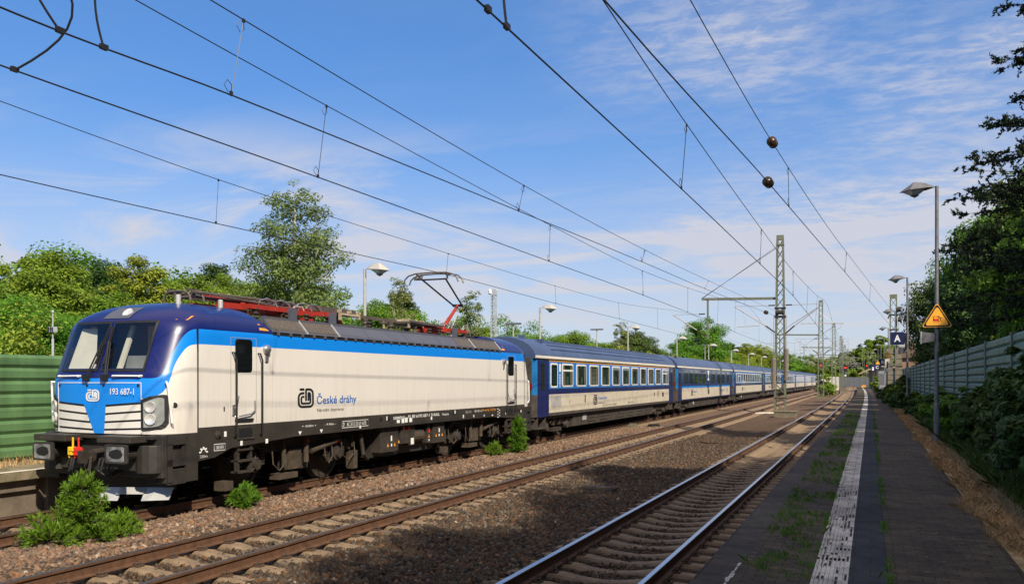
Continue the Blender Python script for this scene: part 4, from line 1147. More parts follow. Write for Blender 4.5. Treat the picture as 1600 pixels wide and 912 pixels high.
# second, folded head ahead of the raised one and a folded arm behind the first
b = MB()
for x, y in ((.62, 1.74), (.62, 2.91)): b.lathe((x, y, 3.74), 'z', [(0, .05), (.22, .05), (.23, .03)], 10)
b.build("support_post", M['silver'], loco)
b = MB()
for (x, ya, yb, z) in ((0, 7.6, 11.2, 4.06),): b.bar((x, ya, z), (x, yb, z), .05, .09)
for y in (8.0, 9.4, 10.8): b.bar((0, y - .08, 4.0), (0, y + .08, 4.0), .09, .09)
b.box(-.35, .35, 6.4, 8.4, 4.02, 4.06); b.box(-.35, -.28, 6.4, 8.4, 4.06, 4.16); b.box(.28, .35, 6.4, 8.4, 4.06, 4.16)
b.bar((-.4, 8.55, 3.98), (-.4, 8.55, 4.3), .05); b.bar((.2, 6.7, 3.56), (.2, 6.7, 4.1), .06); b.box(-.5, .5, 11.1, 13.1, 4.0, 4.05); b.bar((.5, 11.1, 4.05), (.4, 13.4, 4.03), .07, .06); b.bar((-.5, 11.1, 4.1), (-.4, 13.4, 4.08), .07, .06)
b.build("busbar", M['panto'], loco)
b = MB()
for x, y in ((0, 8.0), (0, 9.4), (0, 10.8), (.3, 7.2), (-.3, 7.2), (.35, 11.6), (-.35, 12.4)): insulator(b, x, y, 3.56, 3.98, .07)
b.build("insulator", M['panto'], loco)
b = MB(); b.lathe((-.35, 8.55, 3.56), 'z', [(0, .16), (.12, .17), (.24, .12), (.3, .17), (.42, .12)], 14); b.box(-.25, .35, 9.8, 10.4, 3.56, 3.72); b.box(-.4, .5, 5.9, 6.3, 3.56, 3.8)
b.build("roof_switch", M['red'], loco)
b = MB()
for y in (5.6, 13.0, 14.9): b.tube([(.3, y, 3.9), (.35, y + .15, 4.06), (.35, y + .45, 4.08), (.4, y + .7, 3.62)], .014, 6)
for y in (16.9,): b.bar((-1.0, y, 3.75), (-1.0, y, 3.95), .1, .25)
b.build("roof_cable", M['silver'], loco)
# fittings that make the roof line busy: contact strips of the folded bows, loops, small insulators
for y0, y1 in ((7.55, 8.45), (11.15, 12.0)):
    b = MB()
    for x in (-.42, -.14, .14, .42): b.bar((x, y0, 4.02), (x, y1, 4.02), .035, .05)
    for y in (y0, (y0 + y1) / 2, y1): b.bar((-.46, y, 4.09), (.46, y, 4.09), .05, .06)
    for x in (-.42, .42): b.bar((x, y0, 3.86), (x, y0, 4.14), .05, .07); b.bar((x, y1, 3.92), (x, y1, 4.12), .05)
    b.build_one("contact_strip", M['tan'], loco)
b = MB(); rs_ = random.Random(3)
for y in (4.9, 5.3, 5.7, 6.1, 6.5, 14.3, 14.7, 15.1):
    x = rs_.uniform(.1, .5)
    b.tube([(x - .1, y - .25, 3.98), (x - .05, y - .12, 4.14), (x, y + .05, 4.17), (x + .06, y + .2, 4.08), (x + .1, y + .27, 3.90)], .020, 6)
b.build("cable_loop", M['steel'], loco)
b = MB()
for x, y in ((.55, 4.1), (.55, 5.2), (.5, 6.0), (.52, 6.9), (.45, 8.9), (.5, 12.3), (.52, 12.9), (.5, 15.0), (.55, 15.3)): insulator(b, x, y, 3.56, 3.92, .062, 0, 4)
b.build("insulator", M['bogie'], loco)
b = MB()
for y in (5.15, 6.75, 13.6): b.box(.62, .70, y, y + .22, 3.60, 3.98)
b.build("roof_plate", M['roofgrey'], loco)
b = MB()
b.bar((.2, 5.0, 4.0), (.3, 7.3, 4.03), .07, .08); b.bar((-.2, 5.0, 4.0), (-.3, 7.3, 4.03), .07, .08); b.bar((.35, 6.2, 3.93), (.45, 7.2, 3.97), .1, .1); b.bar((.3, 12.4, 3.97), (.2, 13.6, 3.99), .08, .09); b.bar((-.3, 12.4, 3.97), (-.2, 13.6, 3.99), .08, .09)
b.build("arm_housing", M['red'], loco)
# running gear ------------------------------------------------------
def wheelset(par, x_axle, mats='bogie', r=.60):
    w = MB()
    for sx in (-1, 1):
        w.lathe((sx * .68, x_axle, r), 'x', [(-.0, r + .028), (sx * .03, r + .028), (sx * .035, r), (sx * .135, r), (sx * .137, r * .86), (sx * .10, r * .82), (sx * .09, r * .35), (sx * .16, r * .30), (sx * .17, .02)], 28)
    w.tube([(-.7, x_axle, r), (.7, x_axle, r)], .09, 10)
    return w.build("wheel", M[mats], par, smooth='auto')
for yc in (4.74, 14.24):
    bg = MB()
    for sx in (-1, 1):
        x0, x1 = sorted((sx * .98, sx * 1.12))
        bg.prism([(yc - 2.2, .62), (yc - 1.5, .95), (yc - .8, .78), (yc + .8, .78), (yc + 1.5, .95), (yc + 2.2, .62), (yc + 2.2, .80), (yc + 1.6, 1.06), (yc - 1.6, 1.06), (yc - 2.2, .80)], 'x', x0, x1)
        bg.box(x0, x1, yc - .45, yc + .45, .36, .80)
        for dy in (-1.5, 1.5):
            bg.lathe((sx * 1.0, yc + dy, .60), 'x', [(0, .17), (sx * .22, .17), (sx * .23, .12), (sx * .30, .11)], 14)
            bg.prism([(yc + dy - .22, .42), (yc + dy + .22, .42), (yc + dy + .16, .82), (yc + dy - .16, .82)], 'x', *sorted((sx * 1.0, sx * 1.14)))
    frame = bg.build("bogie", M['bogie'], loco, smooth=False)
    wheelset(frame, yc - 1.5); wheelset(frame, yc + 1.5)
    for sx in (-1, 1):
        d = MB(); d.tube([(sx * 1.22, yc + .25, .50), (sx * 1.22, yc + .25, 1.08)], .062, 9); d.tube([(sx * 1.22, yc + .45, .72), (sx * 1.24, yc + 1.55, .92)], .055, 9); d.tube([(sx * 1.22, yc - .55, .45), (sx * 1.22, yc - .55, 1.05)], .05, 9)
        d.build("damper", M['brown'], frame)
        d = MB()
        for y, z in ((yc + .25, .97), (yc + 1.35, .89)): d.lathe((sx * 1.215, y, z), 'x', [(0, .03), (sx * .075, .03)], 8)
        d.build("damper_cap", M['redplastic'], frame)
        d = MB()
        for dy in (-1.85, -1.15, 1.15, 1.85):
            for k in range(6): d.lathe((sx * 1.05, yc + dy, .56 + k * .065), 'z', [(0, .11), (.035, .115), (.05, .08)], 10)
        d.build("spring", M['bogie'], frame)
        d = MB()
        d.box(*sorted((sx * .95, sx * 1.2)), yc - .35, yc + .1, .38, .82); d.box(*sorted((sx * 1.0, sx * 1.26)), yc - 2.45, yc - 2.2, .16, .34); d.box(*sorted((sx * 1.0, sx * 1.26)), yc - .75, yc - .1, .20, .32); d.box(*sorted((sx * 1.0, sx * 1.2)), yc + 2.2, yc + 2.4, .16, .6)
        d.build("brake_gear", M['brown'], frame)
        d = MB()
        for y0, y1, zt in ((-2.2, -1.5, .95), (-1.0, -.5, 1.0), (.9, 1.25, .9), (1.6, 2.2, .95)):
            d.tube([(sx * 1.25, yc + y0, zt), (sx * 1.27, yc + y0 + .03, .55), (sx * 1.26, yc + (y0 + y1) / 2, .40), (sx * 1.27, yc + y1 - .03, .55), (sx * 1.22, yc + y1, .85)], .016, 5)
        d.build("hose", M['brown'], frame)
# equipment between the bogies
b = MB(); b.box(-1.1, 1.1, 7.9, 11.3, .34, 1.12); b.build("transformer_tank", M['black'], loco)
for sx in (-1, 1):
    for y0, y1, z0 in ((7.95, 8.85, .46), (9.0, 9.45, .62), (9.5, 9.75, .55), (10.5, 10.65, .55), (10.85, 11.55, .52)):
        b = MB(); b.box(*sorted((sx * 1.05, sx * 1.38)), y0, y1, z0, 1.11); b.build("equipment_box", M['bogie'], loco, bevel=.01)
    b = MB(); b.lathe((sx * 1.2, 9.75, .80), 'y', [(0, .16), (.1, .2), (.55, .2), (.7, .12)], 14); b.build("compressor", M['brown'], loco)
    b = MB(); b.tube([(sx * 1.25, 7.2, 1.0), (sx * 1.3, 7.25, .5), (sx * 1.2, 7.6, .35)], .05, 8); b.tube([(sx * 1.2, 6.9, 1.0), (sx * 1.2, 6.9, .7)], .03, 6); b.tube([(sx * 1.25, 11.8, 1.0), (sx * 1.28, 11.8, .45)], .03, 6); b.build("pipe", M['bogie'], loco)
    mk = MB()
    for y, z in ((8.3, .60), (8.65, .60), (8.87, .66), (10.58, .70), (11.02, .70), (11.40, .70)):
        mk.add([(sx * 1.3835, y - .05, z), (sx * 1.3835, y + .05, z), (sx * 1.3835, y, z + .09)], [(0, 1, 2)])
    mk.build("warning_mark", M['orange'], loco)
    mk = MB()
    for y, z, w, h in ((8.46, .60, .06, .07), (8.45, .74, .07, .14), (9.52, .58, .17, .17), (11.18, .70, .06, .07), (11.18, .82, .07, .12), (10.56, .60, .05, .06)):
        mk.add([(sx * 1.3838, y, z), (sx * 1.3838, y + w, z), (sx * 1.3838, y + w, z + h), (sx * 1.3838, y, z + h)], [(0, 1, 2, 3)])
    mk.build("white_mark", M['white'], loco)
    mk = MB()
    for y, z in ((9.1, .98), (9.38, .98), (10.55, .84)): mk.add([(sx * 1.3838, y, z), (sx * 1.3838, y + .09, z), (sx * 1.3838, y + .09, z + .1), (sx * 1.3838, y, z + .1)], [(0, 1, 2, 3)])
    mk.build("red_mark", M['redplastic'], loco)
# ------------------------------------------------------------------ coaches (local y from the leading buffers back)
CL = 26.4
def coach(kind, loc, label):
    """kind: 'first', 'diner', 'plain'"""
    t = empty("passenger_coach", loc, .00636, label, "coach", "blue and white coaches behind the locomotive")
    diner = kind == 'diner'
    mats = [M['c_white'], M['c_navy'], M['c_dblue'] if diner else M['c_blue'], M['c_yel'], M['c_blueend'], M['c_under'], M['lightblue']]
    y0, y1 = .45, CL - .45
    if diner:
        zb = [.92, 1.00, 1.76, 1.89, 3.15]; 
    else:
        zb = [.92, 1.04, 1.76, 1.98, 3.05, 3.15]
    yb = [y0, y0 + .32, 2.05, CL - 2.05, y1 - .32, y1]
    b = MB()
    for sx in (-1, 1):
        for i in range(len(yb) - 1):
            for j in range(len(zb) - 1):
                mid = (i == 2)
                if i in (1, 3): m = 1
                elif i in (0, 4): m = 4 if zb[j] > 1.7 else 5
                elif j == 0: m = 5 if not diner else 1
                elif j == 1: m = 0
                elif j == 2: m = 6 if diner else 1
                elif j == 3: m = 2
                else: m = 3 if kind == 'first' else 2
                x = sx * (1.41 if i not in (0, 4) else 1.41)
                xa = sx * (1.30 if i == 0 else 1.41); xc = sx * (1.30 if i == 4 else 1.41)
                q = [(xa, yb[i], zb[j]), (xc, yb[i + 1], zb[j]), (xc, yb[i + 1], zb[j + 1]), (xa, yb[i], zb[j + 1])]
                b.add(q, [(0, 1, 2, 3) if sx > 0 else (3, 2, 1, 0)], m)
    for y, f in ((y0, 1), (y1, -1)):
        b.add([(-1.3, y, .92), (1.3, y, .92), (1.3, y, 3.15), (-1.3, y, 3.15)], [(0, 1, 2, 3)[::f]], 5)
        ya, yc = (0.12, y0 - .002) if f > 0 else (y1 + .002, CL - .12)
        b.box(-.62, .62, ya, yc, 1.15, 3.35, 5)
    b.box(-1.3, 1.3, y0 + .1, y1 - .1, .80, .93, 5)
    b.build("body", mats, t)
    # roof
    prof = [(1.44, 3.14), (1.45, 3.24), (1.42, 3.32), (1.34, 3.48), (1.18, 3.66), (.95, 3.81), (.65, 3.92), (.33, 3.985), (0, 4.0)]
    full = prof + [(-x, z) for x, z in prof[::-1][1:]]
    r = MB()
    k = len(full); vs = []
    secs = [(y0 + .02, .965), (y0 + .35, 1.0), (CL - .8, 1.0), (y1 - .02, .965)]
    for y, s in secs: vs += [(x, y, 3.14 + (z - 3.14) * s) for x, z in full]
    r.add(vs, [(i * k + j, i * k + j + 1, (i + 1) * k + j + 1, (i + 1) * k + j)[::-1] for i in range(len(secs) - 1) for j in range(k - 1)] + [tuple(range(k)), tuple(range((len(secs) - 1) * k, len(secs) * k))[::-1]])
    ro = r.build("roof", M['c_roof'], t, smooth='auto')
    rib = MB()
    if not diner:
        for sx in (-1, 1):
            for x, z in ((1.30, 3.545), (1.12, 3.715), (.90, 3.845), (.62, 3.935)):
                rib.bar((sx * x, 2.6, z), (sx * x, CL - 2.6, z), .035, .035)
    else:
        for y in (18.5,): rib.box(-1.2, 1.2, y, y + .03, 3.55, 3.72)
        rib.box(-.5, .5, 19.5, 24, 3.9, 4.06)
    for x, y in ((.55, 1.2), (.9, 2.3)): rib.box(x - .1, x + .1, y, y + .2, 3.82, 4.06 if x < .6 else 3.95)
    rib.build("roof_rib", M['c_roof'] if not diner else M['c_under'], ro)
    g = MB()
    for sx in (-1, 1): g.box(*sorted((sx * 1.40, sx * 1.462)), y0 + .02, y1 - .02, 3.155, 3.255)
    g.build("gutter", M['c_gut'], t)
    # end corridor bellows
    e = MB()
    for ya, yc in ((.05, .44), (CL - .44, CL - .05)): e.box(-.75, .75, ya, yc, 1.1, 3.4)
    e.build("corridor_bellows", M['rubber'], t, bevel=.04)
    # doors
    for sx in (-1, 1):
        for yc in (1.30, CL - 1.30):
            d = MB(); d.box(*sorted((sx * 1.38, sx * 1.418)), yc - .42, yc + .42, .90, 3.12); do = d.build("door", M['c_navy'], t)
            w = MB(); w.box(*sorted((sx * 1.40, sx * 1.424)), yc - .20, yc + .22, 1.95, 2.95); w.build("pane", M['c_glass'], do)
            w = MB(); w.box(*sorted((sx * 1.10, sx * 1.40)), yc - .45, yc + .5, .45, .50); w.box(*sorted((sx * 1.12, sx * 1.38)), yc - .45, yc - .40, .5, .9); w.box(*sorted((sx * 1.12, sx * 1.38)), yc + .4, yc + .45, .5, .9); w.build("step", M['c_under'], do)
    # windows
    def window(sx, ya, yc, za, zc, hopper=False, frame=True):
        X = 1.412
        q = []
        for cy, cz, a in ((ya + .09, za + .09, 180), (yc - .09, za + .09, 270), (yc - .09, zc - .09, 0), (ya + .09, zc - .09, 90)): q += arc(cy, cz, .09, a, a + 90, 3)
        f = MB(); n = len(q)
        if frame:
            my, mz = (ya + yc) / 2, (za + zc) / 2
            inn = [(u + (.07 if u < my else -.07), v + (.07 if v < mz else -.07)) for u, v in q]
            vs = [(sx * (X + .014), u, v) for u, v in q] + [(sx * (X + .014), u, v) for u, v in inn] + [(sx * (X - .01), u, v) for u, v in q]
            f.add(vs, [(i, (i + 1) % n, n + (i + 1) % n, n + i) for i in range(n)] + [(i, 2 * n + i, 2 * n + (i + 1) % n, (i + 1) % n) for i in range(n)])
            if hopper: f.box(*sorted((sx * X, sx * (X + .016))), ya + .05, yc - .05, zc - .32, zc - .25)
            w = f.build("window", M['c_frame'], t)
        else:
            inn = q; w = None
        p = MB(); p.add([(sx * (X + .004), u, v) for u, v in inn], [tuple(range(n))])
        if frame and sx > 0:
            pa = p.build("pane", M['c_glass'], w)
            wd = yc - ya; rs_ = random.Random(int(ya * 100)); k = rs_.choice((0, 1, 1, 2))
            if wd > 1.2:
                q_ = MB(); a0 = rs_.uniform(.2, .32)
                q_.add([(sx * (X + .0055), ya + .1, za + .1), (sx * (X + .0055), ya + .1 + a0, za + .1), (sx * (X + .0055), ya + .1 + a0 * .7, zc - .1), (sx * (X + .0055), ya + .1, zc - .1)], [(0, 1, 2, 3)])
                if k: q_.add([(sx * (X + .0055), yc - .1 - a0, za + .1), (sx * (X + .0055), yc - .1, za + .1), (sx * (X + .0055), yc - .1, zc - .1), (sx * (X + .0055), yc - .1 - a0 * .8, zc - .1)], [(0, 1, 2, 3)])
                q_.build_one("curtain", M['curtain'], w)
                q_ = MB(); s0 = ya + .35 + .3 * rs_.random()
                q_.add([(sx * (X + .0052), s0, za + .09), (sx * (X + .0052), s0 + .34, za + .09), (sx * (X + .0052), s0 + .30, za + .42), (sx * (X + .0052), s0 + .06, za + .44)], [(0, 1, 2, 3)])
                q_.build_one("seat_back", M['seat'], w)
            g_ = MB(); g_.add([(sx * (X + .009), u, v) for u, v in inn], [tuple(range(n))]); g_.build_one("glass", M['c_clear'], w)
        else:
            p.build("pane" if w else "window", M['c_glass'], w or t)
    for sx in (-1, 1):
        if not diner:
            window(sx, 2.22, 3.06, 2.02, 3.0)
            for k in range(11): window(sx, 3.62 + 1.885 * k, 3.62 + 1.885 * k + 1.42, 2.04, 3.0, hopper=k in (0, 10))
            window(sx, CL - 2.95, CL - 2.2, 2.02, 3.0)
        else:
            for a, c in ((2.9, 4.3), (4.75, 6.2), (6.7, 8.25), (8.55, 9.9), (10.2, 11.6), (14.2, 15.8), (17.2, 18.6), (19.7, 21.1), (22.6, 24.0)): window(sx, a, c, 2.08, 3.02, frame=False)
    # lettering on the platform side
    if kind == 'first' or diner:
        X = 1.4135; ye = 8.0 if not diner else 5.4
        emblem("emblem", .62, .46, 'x', (X, ye, 1.20), M['letblack'], t)
        text("\u010cesk\u00e9 dr\u00e1hy", "lettering", 1.5, .22, 'x', (X, ye + .75, 1.38), M['letblue'], t, bold=.015)
        text("N\u00e1rodn\u00ed dopravce", "lettering", .95, .07, 'x', (X, ye + .78, 1.22), M['letblack'], t)
        p = MB()
        if not diner:
            p.add([(X, 2.3, 1.25), (X, 3.5, 1.25), (X, 3.5, 1.70), (X, 2.3, 1.70)], [(0, 1, 2, 3)]); p.build("louvre", M['silver'], t)
            p = MB()
            for y, z, w, h in ((6.7, 1.35, .12, .32), (4.6, 1.35, .06, .15), (20.2, 1.4, .16, .2), (21.2, 1.32, .14, .36), (22.4, 1.32, .42, .26), (23.7, 1.38, .08, .12)): patch(p, 'x', y, z, w, h, (X, 0, 0))
            p.build("mark", M['letblack'], t)
            text("1", "numeral", .22, .32, 'x', (X, 3.25, 2.66), M['white'], t, bold=.02)
            p = MB()
            for k in range(5): p.lathe((X, 3.35, 2.52 - .11 * k), 'x', [(-.002, .05), (.002, .05)], 8)
            p.build("pictogram", M['white'], t)
            text("51 54 19-41 000-1", "lettering", 2.4, .09, 'x', (X, 9.6, 1.09), M['letblack'], t)
            text("ABmz 26.4 m", "lettering", 1.3, .08, 'x', (X, 14.2, 1.12), M['letblack'], t)
        else:
            p.add([(X, 12.3, 2.3), (X, 13.1, 2.3), (X, 12.75, 2.6), (X, 13.1, 3.05), (X, 12.3, 3.05), (X, 12.65, 2.6)], [(0, 1, 2, 5), (5, 2, 3, 4)])
            p.build("mark", M['white'], t)
            text("Restaurace", "lettering", 3.0, .22, 'x', (X, 18.2, 1.36), M['letblue'], t)
            p = MB(); patch(p, 'x', 12.4, 1.22, .75, .36, (X, 0, 0)); p.build("louvre", M['brown'], t)
            p = MB(); patch(p, 'x', 22.6, 1.28, .3, .34, (X, 0, 0)); p.build("mark", M['letblack'], t)
    elif kind == 'plain':
        X = 1.4135
        emblem("emblem", .62, .46, 'x', (X, 6.5, 1.20), M['letblack'], t)
        text("\u010cesk\u00e9 dr\u00e1hy", "lettering", 1.5, .2, 'x', (X, 7.25, 1.36), M['letblue'], t, bold=.015)
    # underframe and bogies
    u = MB()
    u.prism([(-1.25, .92), (1.25, .92), (1.18, .34), (-1.18, .34)], 'y', 5.6, CL - 5.6)
    for sx in (-1, 1):
        for y in (8, 10, 13, 15, 17, 19):
            u.box(*sorted((sx * 1.15, sx * 1.235)), y, y + 1.3, .62, .70); u.box(*sorted((sx * 1.15, sx * 1.225)), y - .2, y + 1.1, .46, .52)
    u.build("underframe_skirt", M['c_under'], t)
    p = MB(); p.add([(1.236, 6.9, .55), (1.236, 7.5, .55), (1.245, 7.5, .85), (1.245, 6.9, .85)], [(0, 1, 2, 3)]); p.build("notice_plate", M['silver'], t)
    for yc in (3.7, CL - 3.7):
        f = MB()
        for sx in (-1, 1):
            x0, x1 = sorted((sx * .98, sx * 1.10))
            f.prism([(yc - 1.9, .46), (yc - 1.3, .40), (yc - .7, .58), (yc + .7, .58), (yc + 1.3, .40), (yc + 1.9, .46), (yc + 1.8, .74), (yc - 1.8, .74)], 'x', x0, x1)
            for dy in (-1.25, 1.25): f.lathe((sx * 1.02, yc + dy, .46), 'x', [(0, .15), (sx * .18, .15), (sx * .19, .08)], 12)
            f.tube([(sx * 1.15, yc - .9, .62), (sx * 1.15, yc - .15, .90)], .045, 7)
        bo = f.build("bogie", M['c_under'], t)
        wheelset(bo, yc - 1.25, 'bogie', .44); wheelset(bo, yc + 1.25, 'bogie', .44)
        s = MB()
        for sx in (-1, 1):
            for dy in (-.35, .35, -1.25, 1.25):
                for k in range(6): s.lathe((sx * 1.08, yc + dy, .50 + k * .065), 'z', [(0, .10), (.035, .12), (.05, .09)], 10)
        s.build("spring", M['brown'], bo)
        h = MB()
        for sx in (-1, 1):
            h.tube([(sx * 1.2, yc + 1.5, .8), (sx * 1.22, yc + 1.6, .4), (sx * 1.2, yc + 2.0, .35), (sx * 1.2, yc + 2.3, .85)], .018, 5)
            h.box(*sorted((sx * .95, sx * 1.18)), yc - .5, yc + .5, .25, .4)
        h.build("brake_gear", M['bogie'], bo)
    bf = MB()
    for s, yb_ in ((1, 0), (-1, CL)):
        for x in (-.875, .875):
            bf.prism([(x - .24, .92), (x + .24, .92), (x + .24, 1.2), (x - .24, 1.2)], 'y', *sorted((yb_ + s * .0, yb_ + s * .05))); bf.lathe((x, yb_ + s * .05, 1.05), 'y', [(0, .09), (s * .45, .11)], 10)
        bf.box(-1.25, 1.25, *sorted((yb_ + s * .42, yb_ + s * .6)), .85, 1.15)
    bf.build("buffer", M['c_under'], t)
    l = MB()
    for y in (.47, CL - .47):
        for x in (-1.24, 1.24): l.box(x - .07, x + .07, y - .03, y + .03, 1.98, 2.2)
    l.build("tail_lamp", M['taillamp'], t)
    return t
def at3(y): return (xt3(y), y, 0)
base = 11.05
coach('first', at3(base + 18.5), "first coach behind the locomotive, blue and cream with a yellow stripe above the windows")
coach('diner', at3(base + 45.0), "dining coach with dark navy upper side and light blue line, second behind the locomotive")
pc = coach('plain', at3(base + 71.5), "blue and cream coach without yellow stripe right behind the navy dining coach")
for i, lab in enumerate(["blue and cream coach partly hidden by the nearest lattice mast, fourth in the train",
                         "blue and cream coach just beyond the nearest lattice mast, fifth in the train",
                         "third coach from the far end of the train, beyond the lattice mast",
                         "last but one coach at the far end of the train",
                         "last coach at the far end of the train near the track-side bush"]):
    c = copy_tree(pc); c.location = at3(base + 71.5 + 26.4 * (i + 1)); c["label"] = lab
# ------------------------------------------------------------------ overhead line masts
def lattice(b, x, y, z0, z1, w0, w1, d=None, step=.75, leg=.085, br=.045, m=0):
    """tapered four-legged lattice column"""
    d = d or .30
    n = max(4, int((z1 - z0) / step))
    def c(i, sx, sy):
        t = i / n; w = w0 + (w1 - w0) * t
        return (x + sx * w / 2, y + sy * d / 2 * (1 - .3 * t), z0 + (z1 - z0) * t)
    for sx in (-1, 1):
        for sy in (-1, 1): b.bar(c(0, sx, sy), c(n, sx, sy), leg, leg, m)
    for i in range(n):
        for sy in (-1, 1):
            b.bar(c(i, -1 if i % 2 else 1, sy), c(i + 1, 1 if i % 2 else -1, sy), br, br * .5, m)
            b.bar(c(i, 1 if i % 2 else -1, sy), c(i + 1, -1 if i % 2 else 1, sy), br, br * .5, m)
        for sx in (-1, 1):
            b.bar(c(i, sx, -1 if i % 2 else 1), c(i + 1, sx, 1 if i % 2 else -1), br, br * .5, m)
    b.box(x - w1 / 2 - .06, x + w1 / 2 + .06, y - d * .4, y + d * .4, z1 - .02, z1 + .35, m)
def ins_bar(b, p, q, r=.045, n=7):
    p, q = Vector(p), Vector(q); ax = q - p; L_ = ax.length; pr = []
    for i in range(n): pr += [(L_ * i / n, r * .6), (L_ * (i + .3) / n, r * 1.3), (L_ * (i + .6) / n, r * 1.3), (L_ * (i + .9) / n, r * .6)]
    b.lathe(p, ax, pr, 8)
def cantilever(par, x0, y, s, reach, ztop, zbot, zreg, xc):
    """bracket on the side s of a post at x0, carrying wires near xc"""
    tip = (x0 + s * reach, y, ztop)
    a = MB(); a.tube([(x0 + s * .75, y, zbot + (ztop - zbot) * .75 / reach), tip], .042, 7); a.tube([(x0 + s * .6, y, ztop - .02), tip], .026, 6)
    a.tube([(x0 + s * (reach * .42), y, zreg + .06), (xc + s * 1.0, y, zreg)], .030, 6); a.tube([(xc + s * .9, y, zreg), (xc + s * .75, y, zreg - .35), (xc, y, zreg - .55)], .016, 5)
    a.tube([(xc + s * .3, y, zreg), (x0 + s * reach * .8, y, zbot + (ztop - zbot) * .8)], .012, 4)
    o = a.build("cantilever", M['lamplight'], par)
    i = MB(); ins_bar(i, (x0 + s * .12, y, zbot), (x0 + s * .80, y, zbot + (ztop - zbot) * .80 / reach), .055); ins_bar(i, (x0 + s * .12, y, ztop - .02), (x0 + s * .62, y, ztop - .02), .05)
    i.build("insulator", M['ceramic'], o)
MX = -6.55
def mast(x, y, label, full=True, weights=True, h=13.3, twin=True):
    t = empty("overhead_line_mast", (x, y, 0), 0, label, "lattice mast", "lattice masts of the overhead line")
    b = MB(); lattice(b, 0, 0, -.25, h, .78, .42, .42, leg=.135, br=.065); b.build("lattice_column", M['galv'], t)
    f = MB(); f.box(-.62, .62, -.45, .45, -.6, -.19); f.build("foundation", M['concrete'], t, bevel=.03)
    if weights:
        for dx, z0, z1 in ((-.46, 1.6, 4.0), (.48, 2.3, 4.6)):
            w = MB(); z = z0
            while z < z1: w.lathe((dx, -.32, z), 'z', [(0, .19), (.15, .19), (.155, .12), (.17, .12)], 10); z += .175
            w.tube([(dx, -.32, z1), (dx, -.32, 7.4)], .018, 5); w.build("tension_weight", M['weight'], t)
        k = MB(); k.lathe((0, -.32, 7.6), 'x', [(-.3, .17), (.3, .17)], 14); k.box(-.42, .42, -.3, .3, 7.2, 7.35); k.box(-.42, .42, -.3, .3, 7.9, 8.0); k.box(-.45, .45, -.28, .28, .85, .95)
        k.build("tension_wheel", M['bogie'], t)
    if full:
        cantilever(t, .28, 0, 1, 2.95, 8.2, 5.95, 6.65, -2.9 - x)
        cantilever(t, -.28, 0, -1, 3.25, 8.2, 6.05, 6.55, xt2(y) - x)
        a = MB(); a.bar((-.2, 0, 8.72), (-6.1, 0, 8.86), .16, .20); a.bar((-5.62, 0, 8.8), (-5.62, 0, 5.6), .13, .16); a.build("cross_arm", M['galv'], t)
        cantilever(t, -5.72, 0, -1, 2.75, 7.68, 5.85, 6.6, xt3(y) - x)
        st = MB(); st.tube([(-.3, 0, 12.75), (-6.05, .12, 8.95)], .016, 4); st.tube([(-.3, 0, 12.65), (-6.05, -.12, 8.95)], .016, 4); st.build("stay_wire", M['wire'], t)
        c = MB(); c.bar((.3, 0, 6.25), (3.2, 0, 6.35), .05, .06) if False else c.box(-.3, .3, -.25, .25, 12.85, 12.95); c.build("clamp", M['galv'], t)
    return t
m1 = mast(MX, 70.4, "nearest tall lattice mast with brackets on both sides and concrete weights, between the tracks")
m2 = mast(MX, 130, "second lattice mast from the camera, beyond the one with concrete weights", weights=False)
m3 = mast(MX - .2, 182.5, "third lattice mast from the camera, between the tracks near the end of the train", weights=False)
for i, (x, y) in enumerate(((MX - .5, 238), (MX - .9, 262), (MX - 1.2, 300), (MX - 1.5, 345), (-2.4, 330), (-1.0, 360))):
    m = copy_tree(m3); m.location = (x, y, 0)
    m["label"] = ["lattice mast just beyond the third one, fourth from the camera", "slender far lattice mast, fifth from the camera", "slender far lattice mast, sixth from the camera in front of the wood", "farthest lattice mast left of the shiny track", "far lattice mast over the end of the shiny track", "far lattice mast right of the shiny track, left of the platform shelter"][i]
    if i > 3:
        for ch in list(m.children):
            if ch.name.startswith(("cross_arm", "stay", "cantilever")):
                for g in list(ch.children): bpy.data.objects.remove(g)
                bpy.data.objects.remove(ch)
# tensioning mast on the platform
t = empty("tensioning_mast", (1.85, 83, .5), 0, "lattice mast with tall concrete weight stacks rising from the bushes on the platform", "lattice mast")
b = MB(); lattice(b, 0, 0, 0, 9.0, .62, .48, .42, leg=.10); b.build("lattice_column", M['galv'], t)
for dx in (-.30, .42):
    w = MB(); z = .9
    while z < 4.2: w.box(dx - .28, dx + .26, -.75, -.35, z, z + .40); w.box(dx - .24, dx + .22, -.72, -.38, z + .40, z + .46); z += .46
    w.tube([(dx, -.5, 4.2), (dx, -.5, 8.0)], .02, 5); w.build("tension_weight", M['weight'], t)
k = MB(); k.lathe((.5, -.4, 8.0), 'x', [(-.2, .22), (.1, .22)], 14); k.lathe((.5, -.4, 7.1), 'x', [(-.15, .2), (.1, .2)], 14); k.box(-.6, .75, -.8, -.3, .5, .58); k.box(-.55, .75, -.8, -.3, 3.0, 3.06); k.box(-.34, .4, -.3, .3, 6.2, 6.3); k.box(-.34, .4, -.3, .3, 7.5, 7.6)
k.bar((-.3, -.4, 7.6), (-.45, -.6, 7.2), .08); k.build("tension_wheel", M['bogie'], t)
bb = MB(); bb.box(.45, .95, -.5, -.1, 4.7, 5.1); bb.build("switch_box", M['siggrn'], t)

